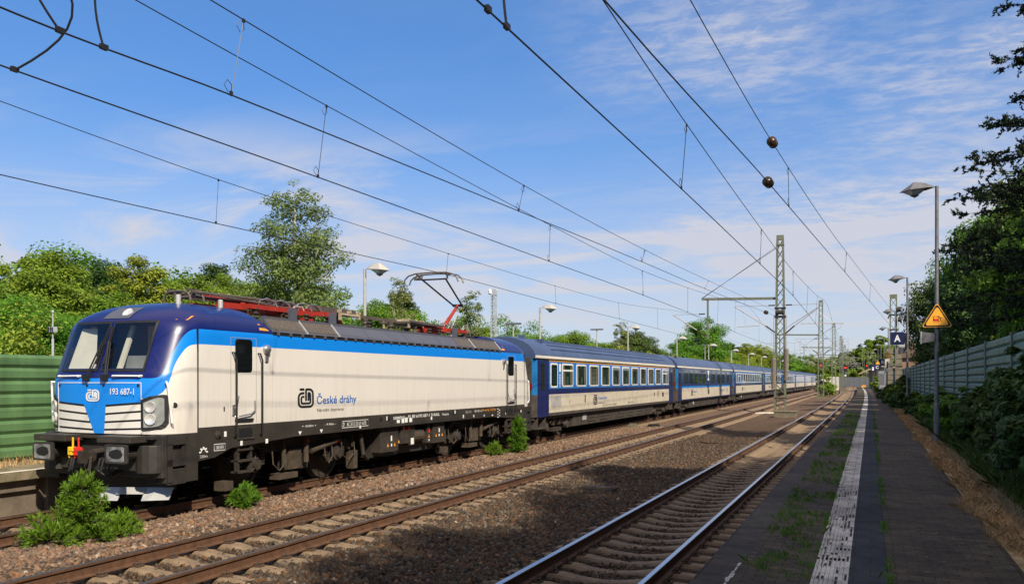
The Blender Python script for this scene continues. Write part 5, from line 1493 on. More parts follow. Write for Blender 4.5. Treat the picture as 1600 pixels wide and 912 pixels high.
# ------------------------------------------------------------------ overhead wires
def cat_pts(pts, n=10):
    """smooth polyline through the points"""
    out = []
    P = [Vector(p) for p in pts]
    for i in range(len(P) - 1):
        p0, p1, p2, p3 = P[max(i - 1, 0)], P[i], P[i + 1], P[min(i + 2, len(P) - 1)]
        for k in range(n):
            t = k / n
            # parametrised by y so that long and short spans stay smooth
            h = p2.y - p1.y
            m1_ = (p2 - p0) / max(p2.y - p0.y, .01); m2_ = (p3 - p1) / max(p3.y - p1.y, .01)
            a = 2 * t ** 3 - 3 * t ** 2 + 1; bq = t ** 3 - 2 * t ** 2 + t; c = -2 * t ** 3 + 3 * t ** 2; d = t ** 3 - t ** 2
            q = p1 * a + m1_ * (h * bq) + p2 * c + m2_ * (h * d); q.y = p1.y + h * t
            out.append(q)
    out.append(P[-1]); return out
def lerp_y(pl, y):
    for a, b in zip(pl, pl[1:]):
        if a.y <= y <= b.y: return a + (b - a) * ((y - a.y) / max(b.y - a.y, 1e-6))
    return pl[-1]
def line(label, contact, mess, drops, rc=.0100, rm=.0078, loops=True):
    t = empty("overhead_line", (0, 0, 0), 0, label, "overhead wire")
    c = cat_pts(contact, 6); m = cat_pts(mess, 8)
    b = MB(); b.tube(c, rc, 5); b.build("contact_wire", M['wire'], t)
    b = MB(); b.tube(m, rm, 5); b.build("messenger_wire", M['wire'], t)
    for yc, ym in drops:
        p, q = lerp_y(c, yc), lerp_y(m, ym)
        if q.z - p.z < .12: continue
        d = MB(); d.tube([p, q], .006, 4)
        d.box(p.x - .012, p.x + .012, p.y - .02, p.y + .02, p.z - .01, p.z + .045); d.box(q.x - .011, q.x + .011, q.y - .018, q.y + .018, q.z - .035, q.z + .01)
        if loops and yc < 40:
            for e, s in ((p, 1), (q, -1)):
                d.tube([e + Vector((0, -.05 + .0, s * .02)), e + Vector((-.02, -.10, s * .10)), e + Vector((-.01, -.05, s * .17)), e + Vector((0, .01, s * .12)), e + Vector((0, 0, s * .03))], .0045, 4)
        d.build("dropper", M['wire'], t)
    return t, c, m
def sagged(x, ya, yb, zt, sag, n=8):
    return [(x if not callable(x) else x((ya + (yb - ya) * i / n)), ya + (yb - ya) * i / n, zt - sag * 4 * (i / n) * (1 - i / n)) for i in range(n + 1)]
spans = [(70.4, 130), (130, 182.5), (182.5, 238), (238, 300), (300, 360)]
def beyond(fx, zc, zt, sag, stag):
    c = []; m = []
    for k, (a, b_) in enumerate(spans):
        s = (stag if k % 2 else -stag)
        f = lambda y, a=a, b_=b_, s=s: fx(y) + s * (1 - 2 * (y - a) / (b_ - a)) 
        if k == 0: c.append((f(a), a, zc))
        c.append((f(b_), b_, zc))
        q = sagged(f, a, b_, zt, sag, 6); m += q if k == 0 else q[1:]
    return c, m
def dr(ya, yb, step): 
    o = []; y = ya
    while y < yb: o.append((y, y)); y += step
    return o
far_d = [(a + (b_ - a) * f, a + (b_ - a) * f) for a, b_ in spans[:3] for f in (.12, .28, .43, .57, .72, .88)]
fA = lambda y: -2.85 + bend(y)
cA, mA = beyond(fA, 5.6, 8.15, 1.55, .25)
_, cAl, mAl = line("overhead wire of the shiny track nearest the platform, with steep droppers",
     [(-3.45, -14, 5.6), (-3.13, 6.72, 5.6), (-2.99, 14.72, 5.6), (-2.88, 25.1, 5.6), (-2.79, 35.4, 5.6)] + cA,
     [(-3.3, -10, 8.1), (-2.98, 9.2, 6.93), (-2.90, 14.72, 6.69), (-2.84, 25.1, 6.57), (-2.79, 35.1, 6.57), (-2.85, 52, 7.15)] + mA,
     [(14.72, 14.72), (25.1, 25.1), (35.2, 35.2), (44, 44), (53, 53), (62, 62)] + far_d)
cC, mC = beyond(lambda y: xt2(y) + .1, 5.7, 8.15, 1.5, .25)
_, cCl, mCl = line("overhead wire of the middle rusty track",
     [(-8.75, -14, 5.7), (-8.61, 6.4, 5.7), (-8.49, 11.98, 5.7), (-8.44, 22.99, 5.7), (-8.36, 33.65, 5.7), (-8.5, 48.5, 5.7)] + cC,
     [(-8.5, -12, 8.0), (-8.30, 6.0, 7.05), (-8.32, 11.98, 6.87), (-8.40, 22.99, 6.72), (-8.39, 33.65, 6.67), (-8.5, 52, 7.25)] + mC,
     [(11.98, 11.98), (22.99, 22.99), (33.65, 33.65), (43, 43), (53, 53), (62, 62)] + far_d)
cD, mD = beyond(lambda y: xt3(y) + .1, 5.75, 7.6, 1.2, .2)
_, cDl, mDl = line("overhead wire above the train, touched by the raised pantograph",
     [(-13.8, -14, 5.75), (-13.4, 9.97, 5.75), (-13.22, 14.89, 5.75), (-12.72, 25.3, 5.75), (-13.02, 36.4, 5.75), (-13.01, 46.9, 5.75)] + cD,
     [(-13.5, -16, 8.0), (-13.25, 8, 7.0), (-13.15, 14.89, 6.70), (-12.66, 24.9, 6.43), (-13.06, 36.4, 6.54), (-13.08, 46.9, 6.66)] + mD,
     [(14.89, 14.89), (25.0, 25.0), (36.37, 36.37), (46.9, 46.9), (57, 57)] + far_d, loops=False)
_, cBl, mBl = line("pair of wires rising over the ballast to the nearest tall lattice mast",
     [(-7.05, -14, 5.45), (-7.05, 5.4, 5.60), (-7.05, 8.2, 5.73), (-7.05, 17.3, 5.99), (-7.05, 28.2, 6.27), (-7.05, 39.8, 6.52), (-6.95, 70.0, 7.35)],
     [(-7.05, -14, 7.2), (-7.05, 8.0, 6.72), (-7.05, 17.6, 6.61), (-7.05, 28.6, 6.72), (-7.05, 41, 7.0), (-6.95, 70.0, 7.75)],
     [(8.2, 8.42), (17.3, 17.6), (28.2, 28.6), (40, 41), (53, 54)])
tE, cEl, mEl = line("pair of wires with round insulators running to the weighted mast on the platform",
     [(-3.4, -10, 6.1), (-2.48, 8.38, 6.16), (-1.91, 18.0, 6.31), (1.6, 82.6, 7.1)],
     [(-3.2, -8, 8.3), (-2.28, 11.85, 7.53), (-1.88, 18.5, 7.24), (-1.12, 31.4, 7.2), (1.65, 82.6, 8.5)],
     [(20.9, 20.7), (36, 36), (52, 52)])
b = MB()
for pl, y in ((cEl, 17.9), (mEl, 18.4)):
    p = lerp_y(pl, y); d = lerp_y(pl, y + .4) - p
    b.lathe(p, d, [(-.04, .02), (-.02, .06), (.03, .105), (.10, .095), (.13, .05), (.16, .09), (.23, .10), (.27, .05), (.30, .02)], 14)
b.build("insulator", M['ceramic'], tE, smooth='auto')
p = MB(); q = lerp_y(cBl, 64); ins_bar(p, q, lerp_y(cBl, 64.8), .12, 2); p.build("insulator", M['ceramic'], bpy.data.objects[cBl and "overhead_line.003"])
# jumper cables looping between the wires at the near end
def jumper(label, p, q, bulge):
    p, q = Vector(p), Vector(q); pts = []
    for i in range(13):
        t = i / 12; a = p + (q - p) * t
        a += Vector(bulge) * math.sin(math.pi * t) ** 1.0 * (1 - .35 * t)
        pts.append(a)
    b = MB(); b.tube(pts, .0125, 6); b.box(p.x - .022, p.x + .022, p.y - .04, p.y + .04, p.z - .015, p.z + .035)
    o = b.build("jumper_cable", M['wire']); tag(o, label, "cable", "jumper cables at the near ends of the wires")
jumper("black jumper cable hanging in a wide loop at the top left of the sky", lerp_y(cCl, 6.57), (-8.05, 6.2, 7.1), (.45, .45, -.02))
jumper("short black jumper cable clipped near the top left corner of the sky", lerp_y(cBl, 5.85), (-7.2, 5.5, 6.5), (-.02, -.12, .0))
jumper("short curved jumper cable right of the looped one at the top left", lerp_y(cBl, 6.35), (-7.02, 6.32, 6.7), (-.03, -.10, -.02))
jumper("curved jumper cable near the top centre, clipped to the shiny track's wire", lerp_y(cAl, 7.36), (-3.0, 7.36, 6.9), (-.06, -.10, 0))
b = MB(); q = lerp_y(cAl, 6.95); b.box(q.x - .022, q.x + .022, q.y - .04, q.y + .04, q.z - .02, q.z + .035); b.build("wire_clamp", M['wire'], bpy.data.objects["overhead_line"])
# ------------------------------------------------------------------ platform lamps
def lamp(loc, h, s, label, group, mt, head=1.0):
    """post with a faceted diamond-shaped head reaching sideways (s = -1 left, +1 right)"""
    t = empty("platform_lamp", loc, 0, label, "lamp", group)
    p = MB(); p.tube([(0, 0, 0), (0, 0, 1.1), (0, 0, 1.12), (0, 0, h)], [.085, .085, .062, .05], 12); p.box(-.045, .045, -.09, -.08, .5, .9)
    p.build("post", mt, t, smooth='auto')
    b = MB(); L_ = 1.05 * head; w = .30 * head
    # rim (lower outline), ridge above, pyramid below
    rim = [(s * .02, 0, h - .02), (s * .28, -w * .8, h - .06), (s * (L_ - .3), -w, h - .10), (s * L_, 0, h - .12), (s * (L_ - .3), w, h - .10), (s * .28, w * .8, h - .06)]
    top = [(s * .30, -w * .25, h + .10), (s * (L_ - .42), -w * .35, h + .16), (s * (L_ - .42), w * .35, h + .16), (s * .30, w * .25, h + .10)]
    b.add(rim + top, [(0, 1, 6), (1, 2, 7, 6), (2, 3, 7), (3, 8, 7), (3, 4, 8), (4, 5, 9, 8), (5, 0, 9), (0, 6, 9), (6, 7, 8, 9)])
    b.build("lamp_head", mt, t)
    g = MB(); gr = [(s * .34, -w * .72, h - .065), (s * (L_ - .32), -w * .9, h - .105), (s * (L_ - .08), 0, h - .118), (s * (L_ - .32), w * .9, h - .105), (s * .34, w * .72, h - .065)]
    g.add(gr + [(s * (L_ * .58), 0, h - .30)], [(0, 5, 1), (1, 5, 2), (2, 5, 3), (3, 5, 4), (4, 5, 0), (0, 1, 2, 3, 4)])
    g.build("diffuser", M['lampglass'], t)
    c = MB(); c.lathe((s * L_ * .58, 0, h - .31), 'z', [(0, .01), (.07, .14 * head)], 6); c.build("reflector", M['lampgrey'], t)
    return t
rl = [(1.86, 29.2), (1.95, 54.6), (1.95, 80.5), (1.85, 107), (1.75, 133), (1.6, 158), (1.3, 182), (1.0, 205), (.7, 228), (.4, 250)]
rlab = ["tall grey platform lamp carrying the yellow warning triangle", "grey platform lamp next to the sign with the letter A", "platform lamp whose head shows just left of the weighted mast",
        "fourth platform lamp from the camera on the right, beyond the weighted mast", "fifth platform lamp from the camera on the right", "sixth platform lamp from the camera on the right", "seventh platform lamp from the camera on the right",
        "eighth platform lamp from the camera on the right, close to the far shelter", "small far platform lamp over the shelter roof", "farthest platform lamp on the right, beyond the shelter"]
for (x, y), lb in zip(rl, rlab):
    lamp((x, y, PT - .02), 7.75, -1, lb, "lamps along the platform on the right", M['lampgrey'])
ll = [26.3, 44.2, 63.2, 81.5, 99.5, 118, 136, 154, 172, 190]
llab = ["pale platform lamp beside the tall birch, behind the front of the locomotive", "pale platform lamp over the front end of the first coach", "pale platform lamp over the far half of the first coach beside the thin birch", "pale lamp over the near end of the navy dining coach",
        "pale lamp over the middle of the navy dining coach", "pale lamp over the far end of the navy dining coach", "pale lamp over the third coach", "pale lamp over the fourth coach, left of the nearest lattice mast", "small far pale lamp just right of the nearest lattice mast", "farthest pale lamp on the left platform"]
for y, lb in zip(ll, llab):
    lamp((-16.6 - .00636 * (y - 20), y, .58), 5.72, 1, lb, "lamps along the far platform behind the train", M['lamplight'])
for i, (x, y, zt, lb) in enumerate(((-22, 38.8, 5.2, "small post with a flat top right behind the raised pantograph"), (-22, 53, 6.0, "thin post with a flat top left of the first coach's lamp"), (-22, 72, 6.65, "thin post with a flat top above the middle of the first coach"), (-22, 125, 7.3, "thin post with a flat top above the navy dining coach"), (-22, 150, 7.0, "thin post with a flat top above the third coach"))):
    t = empty("car_park_lamp", (x, y, .5), 0, lb, "lamp", "thin lamp posts beyond the far platform")
    p = MB(); p.tube([(0, 0, 0), (0, 0, zt - .5)], [.06, .045], 8); p.build("post", M['lamplight'], t)
    h = MB(); h.box(-.55, .55, -.12, .12, zt - .5, zt - .38); h.build("lamp_head", M['lampgrey'], t)
t = empty("camera_pole", (-22, 49.8, .5), 0, "tall slim lattice pole with a camera on top, right of the raised pantograph", "pole")
b = MB(); lattice(b, 0, 0, 0, 7.2, .34, .26, .26, step=.4, leg=.05, br=.03); b.build("lattice_column", M['siggrn'], t)
b = MB(); b.lathe((-.22, 0, 7.2), 'z', [(0, .05), (.08, .16), (.3, .16), (.36, .1)], 10); b.bar((-.22, 0, 7.5), (.2, 0, 7.5), .06); b.build("camera", M['white'], t)
t = empty("sign_pole", (-21.5, 17.6, .5), 0, "thin white pole with a small box sign at the far left", "pole")
b = MB(); b.tube([(0, 0, 0), (0, 0, 3.0)], .035, 6); b.tube([(0, 0, 3.0), (0, 0, 3.72)], .018, 6); b.lathe((0, 0, 3.72), 'z', [(0, .02), (.04, .04), (.10, .02)], 8); b.build("pole", M['siggrn'], t)
b = MB(); b.box(-.11, .11, -.06, .06, 3.19, 3.34); b.build("sign_box", M['siggrn'], t)
b = MB()
for x in (-.08, 0, .07): b.box(x - .022, x + .03, -.084, -.080, 3.22, 3.33)
b.build("sign_text", M['rubber'], t)

# ------------------------------------------------------------------ signs and small things on the right platform
def tri(b, c, r, y, m=0, rot=0, thick=.02):
    n = []
    for k in range(3):
        a0 = 90 + 120 * k + rot; cx, cz = c[0] + (r - .06) * math.cos(R(a0)), c[1] + (r - .06) * math.sin(R(a0))
        n += arc(cx, cz, .05, a0 - 60, a0 + 60, 4)
    b.prism(n, 'y', y, y + thick, m)
def warning_sign(loc, r, label, detail=True, face=0.0):
    t = empty("warning_sign", loc, face, label, "sign")
    b = MB(); tri(b, (0, 0), r, 0); b.build("plate", M['signorange'], t)
    b = MB(); tri(b, (0, 0), r * .93, -.004, 0, 0, .004)
    bb = b.build("border", M['letblack'], t)
    b = MB(); tri(b, (0, 0), r * .76, -.008, 0, 0, .004); b.build("panel", M['signorange'], t)
    if detail:
        b = MB(); s = r * .9; y = -.0105
        def q(x0, x1, z0, z1): b.add([(x0 * s, y, z0 * s), (x1 * s, y, z0 * s), (x1 * s, y, z1 * s), (x0 * s, y, z1 * s)], [(0, 1, 2, 3)])
        q(-.26, .08, .16, .20); q(-.26, -.20, -.14, .16); q(.05, .10, -.14, .16); q(-.26, .08, -.16, .0); q(.08, .34, -.16, -.12); q(.08, .12, -.26, -.12)
        b.build("train_pictogram", M['redplastic'], t)
        b = MB(); q2 = lambda pts: b.add([(x * s, y - .001, z * s) for x, z in pts], [tuple(range(len(pts)))])
        q2([(.10, .10), (.16, .13), (.24, .04), (.34, .02), (.34, .05), (.26, .08), (.18, .17), (.12, .14)]); q2([(.17, .08), (.22, .02), (.28, -.12), (.24, -.12), (.19, -.02), (.14, .05)]); q2([(.04, .12), (.12, .16), (.11, .19), (.03, .15)])
        q2([(.10 + .03 * math.cos(R(a)), .20 + .03 * math.sin(R(a))) for a in range(0, 360, 45)]); q(-.22, .06, -.26, -.24)
        b.build("figure_pictogram", M['letblack'], t)
    c = MB(); c.box(-.06, .06, .018, .05, -.2, -.14); c.box(-.06, .06, .018, .05, .1, .16); c.build("clamp", M['steel'], t)
    return t
M['signorange'] = mat("warning_sign_orange", (.92, .44, .04), .4, var=.05)
warning_sign((1.86, 29.09, 4.18), .46, "orange warning triangle with a train and a falling figure on the near tall lamp post")
warning_sign((1.28, 78.0, 4.35), .33, "small orange warning triangle between the letter B sign and the weighted mast", False)
warning_sign((.83, 118.0, 4.44), .36, "tiny far orange warning triangle above the letter C sign", False)
def letter_sign(loc, w, h, ch, label, face=0):
    t = empty("platform_sign", loc, face, label, "sign", None)
    b = MB(); b.box(-w / 2, w / 2, 0, .05, -h / 2, h / 2); b.build("board", M['navy'], t)
    o = text(ch, "letter", w * .46, h * .55, 'y', (-w * .23, -.004, -h * .275), M['white'], t, bold=.03)
    b = MB(); b.box(w / 2, w / 2 + .14, .0, .05, -h * .4, h * .4) ; b.tube([(w / 2 + .06, .03, h / 2 - .05), (w / 2 + .06, .03, -h * .95)], .035, 8); b.build("bracket", M['letblack'], t)
    return t
letter_sign((1.42, 54.35, 4.72), .74, .72, "A", "navy sign with a white letter A beside the second platform lamp")
letter_sign((1.08, 92.0, 4.07), .52, .62, "B", "navy sign with a white letter B left of the weighted mast")
letter_sign((.79, 124.0, 4.0), .76, .72, "C", "small navy sign with a white letter C beyond the letter B sign")
letter_sign((.32, 140.0, 4.0), .66, .95, "i", "small navy information board left of the letter C sign")
def speaker(loc, label, w=.36):
    t = empty("loudspeaker", loc, 0, label, "loudspeaker")
    b = MB(); vs = [(-w, -.16, -.17), (-w, .16, -.17), (-w, .16, .17), (-w, -.16, .17), (0, -.10, -.11), (0, .10, -.11), (0, .10, .13), (0, -.10, .13)]
    b.add(vs, [(4, 5, 6, 7), (0, 1, 5, 4), (1, 2, 6, 5), (2, 3, 7, 6), (3, 0, 4, 7)]); b.build("horn", M['lampgrey'], t)
    b = MB(); b.box(-w - .03, -w, -.17, .17, -.19, .19); b.build("grille", M['silver'], t)
    b = MB(); b.box(0, .08, -.03, .03, -.03, .05); b.build("bracket", M['lampgrey'], t)
speaker((1.80, 29.2, 3.62), "grey loudspeaker under the warning triangle on the near tall lamp post")
speaker((1.88, 54.55, 4.0), "grey loudspeaker under the letter A sign on the second platform lamp", .42)
t = empty("notice_cabinet", (1.29, 79.5, PT), 0, "tan notice cabinet on a post beside the weighted mast", "cabinet")
b = MB(); b.box(-.18, .18, -.1, .1, 2.45, 3.6); b.build("case", M['concretewall'], t); b = MB(); b.tube([(0, 0, 0), (0, 0, 2.45)], .05, 8); b.build("post", M['lampgrey'], t)
b = MB(); b.box(-.04, .07, -.104, -.1, 2.8, 3.4); b.build("notice", M['bark'], t)
for i, (x, y, h, w, lb) in enumerate(((1.1, 100, 2.6, .3, "slim grey cabinet below the letter B sign"), (1.3, 112, 2.8, .35, "slim grey cabinet left of the tan notice cabinet"), (1.5, 97, 1.2, .6, "low grey service cabinet beside the platform bushes"))):
    t = empty("service_cabinet", (x, y, PT), 0, lb, "cabinet"); b = MB(); b.box(-w, w, -.25, .25, 0, h); b.box(-w - .03, w + .03, -.28, .28, h, h + .06); b.build("case", M['siggrn'], t)
    b = MB(); b.box(-w * .9, w * .9, -.262, -.25, .1, h - .1); b.build("door", M['lampgrey'], t)
# shelter
t = empty("platform_shelter", (.2, 205, PT), 0, "far platform shelter with a tan pitched roof and white wall", "shelter")
b = MB(); b.prism([(-2.6, 3.2), (1.2, 4.9), (4.5, 4.6), (4.5, 4.35), (1.2, 4.65), (-2.6, 2.95)], 'y', -6, 6); b.build("roof", mat("shelter_roof_tan", (.46, .33, .20), .6, var=.15), t)
b = MB(); b.box(-.6, 2.5, 5, 5.3, 0, 4.3); b.build("wall", M['wall_white'], t)
b = MB()
for y in (-5, 0, 4.5): b.box(-.25, .05, y - .12, y + .12, 0, 4.1)
b.build("post", M['letblack'], t)
t = empty("service_vehicle", (-1.6, 235, 0), 0, "small orange service trolley at the far end of the platform track", "trolley")
b = MB(); b.prism([(-.5, .2), (.5, .2), (.5, .8), (.3, 1.0), (-.3, 1.0), (-.5, .8)], 'y', -.6, .6); b.build("body", M['orange'], t); b = MB()
for x in (-.4, .4): b.lathe((x, -.3, .25), 'x', [(-.06, .25), (.06, .25)], 12)
b.build("wheel", M['rubber'], t)

# ------------------------------------------------------------------ noise barriers
def barrier(x, y0, y1, z0, z1, step, mt, post, label, ripple, fx):
    t = empty("noise_barrier", (0, 0, 0), 0, label, "noise barrier")
    y = y0
    n = int(round((z1 - z0) / ripple)); prof = []
    s = 1 if x < 0 else -1
    for i in range(n):
        z = z0 + i * ripple
        prof += [(0, z), (s * .05, z + ripple * .25), (s * .05, z + ripple * .75), (0, z + ripple * .97)]
    prof += [(-s * .06, z1), (-s * .06, z0)]
    while y < y1:
        b = MB(); b.prism([(x + fx(y) + u, v) for u, v in prof], 'y', y + .05, y + step - .05); b.build("panel", mt, t)
        p = MB(); p.box(x + fx(y) - .09, x + fx(y) + .09, y - .06, y + .06, z0 - .3, z1 + .04); p.build("post", post, t)
        y += step
    return t
M['postgreen'] = mat("barrier_post", (.05, .085, .04), .5, var=.2)
barrier(-17.15, -4, 190, .60, 2.88, 5.0, M['barrier'], M['postgreen'], "green ribbed noise barrier behind the far platform at the left edge", .285, fx3)
barrier(3.15, 3, 200, .55, 3.42, 5.1, M['barrierpale'], mat("barrier_post_grey", (.12, .15, .13), .5, var=.2), "pale green ribbed noise barrier behind the bushes on the right", .24, lambda y: bend(y) * .5)

# ------------------------------------------------------------------ signals, walls, house, cable boxes
def signal(x, y, h, label, red):
    t = empty("light_signal", (x, y, -.2), 0, label, "signal", "red light signals far along the line")
    b = MB(); b.tube([(0, 0, 0), (0, 0, h)], .055, 8); b.build("post", M['lampgrey'], t)
    b = MB(); b.box(-.4, .4, -.12, .12, h - .5, h + .9); b.box(-.45, .45, -.3, .12, h + .9, h + .98); b.build("signal_head", M['rubber'], t)
    b = MB(); b.lathe((0, -.13, h + .45), 'y', [(0, .02), (-.02, .20), (.01, .22)], 14); b.build("lamp", M['redlamp'], t)
    b = MB(); b.box(-.2, .2, -.1, .05, h - 1.6, h - 1.25); b.build("number_plate", M['white'], t)
signal(-9.6, 190, 5.0, "red signal left, above the bush between the tracks", 1)
signal(-5.6, 222, 5.0, "red signal in the middle, right of the third lattice mast", 1)
signal(-1.2, 300, 6.6, "red signal right, over the end of the shiny track", 1)
t = empty("concrete_wall", (-9.4, 232, -.3), 0, "pale block wall between the tracks beyond the bush", "wall"); b = MB(); b.box(-2.2, 2.0, 0, .5, 0, 3.4); b.build("wall", M['concretewall'], t)
t = empty("grey_wall", (-4, 372, -.3), 0, "long grey wall across the far end of the tracks", "wall"); b = MB(); b.box(-9, 5.5, 0, .6, 0, 3.7); b.build("wall", M['wall_grey'], t)
b = MB()
for x in range(-8, 6, 2): b.box(x - .08, x + .08, -.05, 0, 0, 3.7)
b.build("pilaster", M['wall_grey'], t)
t = empty("house", (4.75, 118, .9), .03, "house with a brown tiled roof and dormer half hidden behind the dark trees", "house")
b = MB(); b.box(-1.75, 1.6, -2, 2, 0, 4.4); b.build("wall", M['wall_brick'], t)
b = MB(); b.prism([(-2.0, 4.1), (-1.1, 6.0), (1.5, 6.1), (2.0, 4.2)], 'y', -2.4, 2.4); ro = b.build("roof", M['roof_tile'], t)
b = MB(); b.box(-.5, -.2, -1, -.6, 5.8, 6.7); b.build("chimney", M['wall_white'], ro)
b = MB(); b.box(.1, .9, -2.5, -1.6, 5.2, 5.9); d = b.build("dormer", M['wall_white'], ro); b = MB(); b.box(.3, .7, -2.53, -2.5, 5.35, 5.75); b.build("window", M['c_glass'], d)
t = empty("cable_box", (-5.55, 63.5, -.35), .03, "low concrete cable box beside the foot of the nearest lattice mast", "cable box"); b = MB(); b.box(-.75, .75, -.6, .6, 0, .42); b.box(-.8, .8, -.65, .65, .42, .50); b.build("case", M['concrete'], t, bevel=.02)
t = empty("cable_box", (-5.95, 19.6, -.33), -.05, "half buried concrete slab in the ballast between the two near tracks", "slab"); b = MB(); b.box(-.42, .42, -.25, .25, 0, .13); b.box(-.36, .36, -.2, .2, .13, .15); b.build("slab", M['kerb'], t, bevel=.015)
t = empty("switch_box", (-11.75, 45.0, -.3), 0, "small pale box lying beside the rail under the first coach", "box"); b = MB(); b.box(-.2, .2, -.35, .35, 0, .24); b.box(-.15, .15, -.2, .2, .24, .30); b.build("case", M['concrete'], t, bevel=.02)
t = empty("rail_lubricator", (-11.2, 47.5, -.3), 0, "dark low track device on the pinkish ballast beside the first coach", "track device"); b = MB(); b.box(-.25, .25, -.35, .35, 0, .16); b.tube([(.2, -.3, .1), (.5, -.6, .1), (1.0, -.4, .06)], .03, 6); b.build("case", M['rubber'], t)
t = empty("point_rod", (-7.15, 68, -.2), 0, "pale pipe lying across to the foot of the nearest lattice mast", "pipe"); b = MB(); b.tube([(-.9, -1.2, 0), (-.2, -.6, .03), (.5, .2, 0)], .07, 7); b.build("pipe", M['concretewall'], t)
for i, (x, y, lb) in enumerate(((-7.0, 150, "low concrete trough near the bush between the tracks"), (-6.2, 165, "low concrete block beyond the bush between the tracks"), (-4.8, 175, "concrete block left of the far shiny track"))):
    t = empty("cable_box", (x, y, -.35), .1 * i, lb, "cable box"); b = MB(); b.box(-.7, .7, -.5, .5, 0, .7); b.box(-.75, .75, -.55, .55, .7, .8); b.build("case", M['concrete'], t)
# ------------------------------------------------------------------ leaves
M['leafE'] = island_mat("leaf_shrub_green", [(.055, .105, .024), (.080, .140, .032), (.110, .180, .042), (.066, .120, .026)], .55, .3)
def leaf_quads(P, Nrm, size, rs, long=1.0):
    n = len(P)
    Nrm = Nrm / (np.linalg.norm(Nrm, axis=1)[:, None] + 1e-9)
    a = rs.randn(n, 3); a -= (a * Nrm).sum(1)[:, None] * Nrm; a /= np.linalg.norm(a, axis=1)[:, None] + 1e-9
    b = np.cross(Nrm, a)
    s = size * (.55 + .9 * rs.rand(n))[:, None]
    fold = Nrm * s * (.12 + .25 * rs.rand(n))[:, None]
    V = np.stack([P - a * s * long, P + b * s * .55 + fold, P + a * s * long, P - b * s * .55 + fold * (rs.rand(n)[:, None] * 1.2)], 1)
    return V.reshape(-1, 3), np.arange(n * 4).reshape(n, 4)
def crown_points(rs, shape, nclump, nleaf, cr=(.18, .22)):
    """leaf positions in clumps over an uneven crown. shape: list of (cx,cy,cz, rx,ry,rz, weight)"""
    Cs, Rs_ = [], []
    w = np.array([s[6] for s in shape], float); w /= w.sum()
    for k in range(nclump):
        s = shape[rs.choice(len(shape), p=w)]
        d = rs.randn(3); d /= np.linalg.norm(d)
        r = (.45 + .62 * rs.rand() ** .6)
        c = np.array(s[:3]) + d * np.array(s[3:6]) * r
        Cs.append(c); Rs_.append((cr[0] + cr[1] * rs.rand()) * min(s[3:6]))
    Cs = np.array(Cs); Rs_ = np.array(Rs_)
    pk = Rs_ ** 2; pk /= pk.sum()
    idx = rs.choice(nclump, nleaf, p=pk)
    d = rs.randn(nleaf, 3); d /= np.linalg.norm(d, axis=1)[:, None]
    r = rs.rand(nleaf) ** .45
    P = Cs[idx] + d * (Rs_[idx] * r)[:, None] * np.array([1.25, 1.25, .8])
    cen = np.average(np.array([s[:3] for s in shape]), axis=0, weights=w)
    out = P - cen; out /= np.linalg.norm(out, axis=1)[:, None] + 1e-9
    Nrm = d * .5 + out * .35 + np.array([0, 0, .55]) + rs.randn(nleaf, 3) * .45
    return P, Nrm, Cs
def trunk(b, h, r, Cs, rs, nl=9, lean=0.0, z0=-.3):
    top = Vector((lean * h, 0, h))
    pts = [Vector((lean * z, (rs.rand() - .5) * .12, z)) for z in np.linspace(z0, h, 6)]
    b.tube(pts, [r * (1.15 - .9 * i / 5) for i in range(6)], 8)
    for k in range(nl):
        c = Vector(Cs[rs.randint(len(Cs))]); t = .25 + .6 * rs.rand(); p = Vector((lean * h * t, 0, h * t))
        if c.z < p.z + .1: p = Vector((lean * c.z * .7, 0, max(.3, c.z * .65)))
        m = (p + c) / 2 + Vector((0, 0, -.15 * (c - p).length * .5))
        b.tube([p, m, c], [r * .38, r * .24, r * .07], 5)
def tree_proto(name, seed, shape, nclump, nleaf, size, leafm, barkm, h, r, nl=9, long=1.0, lean=0.0):
    rs = np.random.RandomState(seed)
    t = empty(name, (0, 0, -50))
    P, Nn, Cs = crown_points(rs, shape, nclump, nleaf, (.18, .22) if 'birch' in name else (.18, .22))
    V, F = leaf_quads(P, Nn, size, rs, long)
    np_mesh("crown", V, F, M[leafm], parent=t)
    b = MB(); trunk(b, h, r, Cs, rs, nl, lean); b.build("trunk", M[barkm], t, smooth=True)
    return t
round_shape = [(0, 0, 5.4, 2.9, 2.9, 2.6, 3), (-1.3, .4, 4.3, 2.1, 2.0, 1.9, 1.6), (1.4, -.3, 4.5, 2.0, 2.1, 2.0, 1.6), (.2, .2, 7.3, 1.7, 1.7, 1.4, 1.0), (0, 0, 2.6, 2.5, 2.5, 1.6, 1.5)]
wide_shape = [(0, 0, 4.6, 3.3, 3.1, 2.2, 3), (-2.0, .3, 3.8, 1.8, 1.8, 1.6, 1.2), (2.1, .1, 4.2, 1.8, 1.8, 1.7, 1.2), (.5, -.5, 6.3, 1.9, 1.9, 1.3, 1), (0, 0, 2.0, 3.0, 2.8, 1.4, 1.6)]
tall_shape = [(0, 0, 4.0, 2.0, 2.0, 3.0, 2), (.3, .1, 7.0, 1.6, 1.6, 2.2, 1.6), (-.5, .2, 5.6, 1.8, 1.7, 1.8, 1.2), (0, 0, 1.8, 1.9, 1.9, 1.5, 1)]
birch_shape = [(0, 0, 8.0, 1.6, 1.5, 2.0, 2.2), (-.7, 0, 6.4, 1.9, 1.6, 1.6, 1.8), (1.0, 0, 6.8, 1.5, 1.4, 1.6, 1.4), (-1.7, .1, 5.0, 1.3, 1.2, 1.2, 1.0), (2.3, -.2, 5.2, 1.1, 1.0, 1.2, .9), (0, 0, 4.7, 2.0, 1.7, 1.4, 1.1), (.4, 0, 9.6, 1.1, 1.0, .9, .8)]
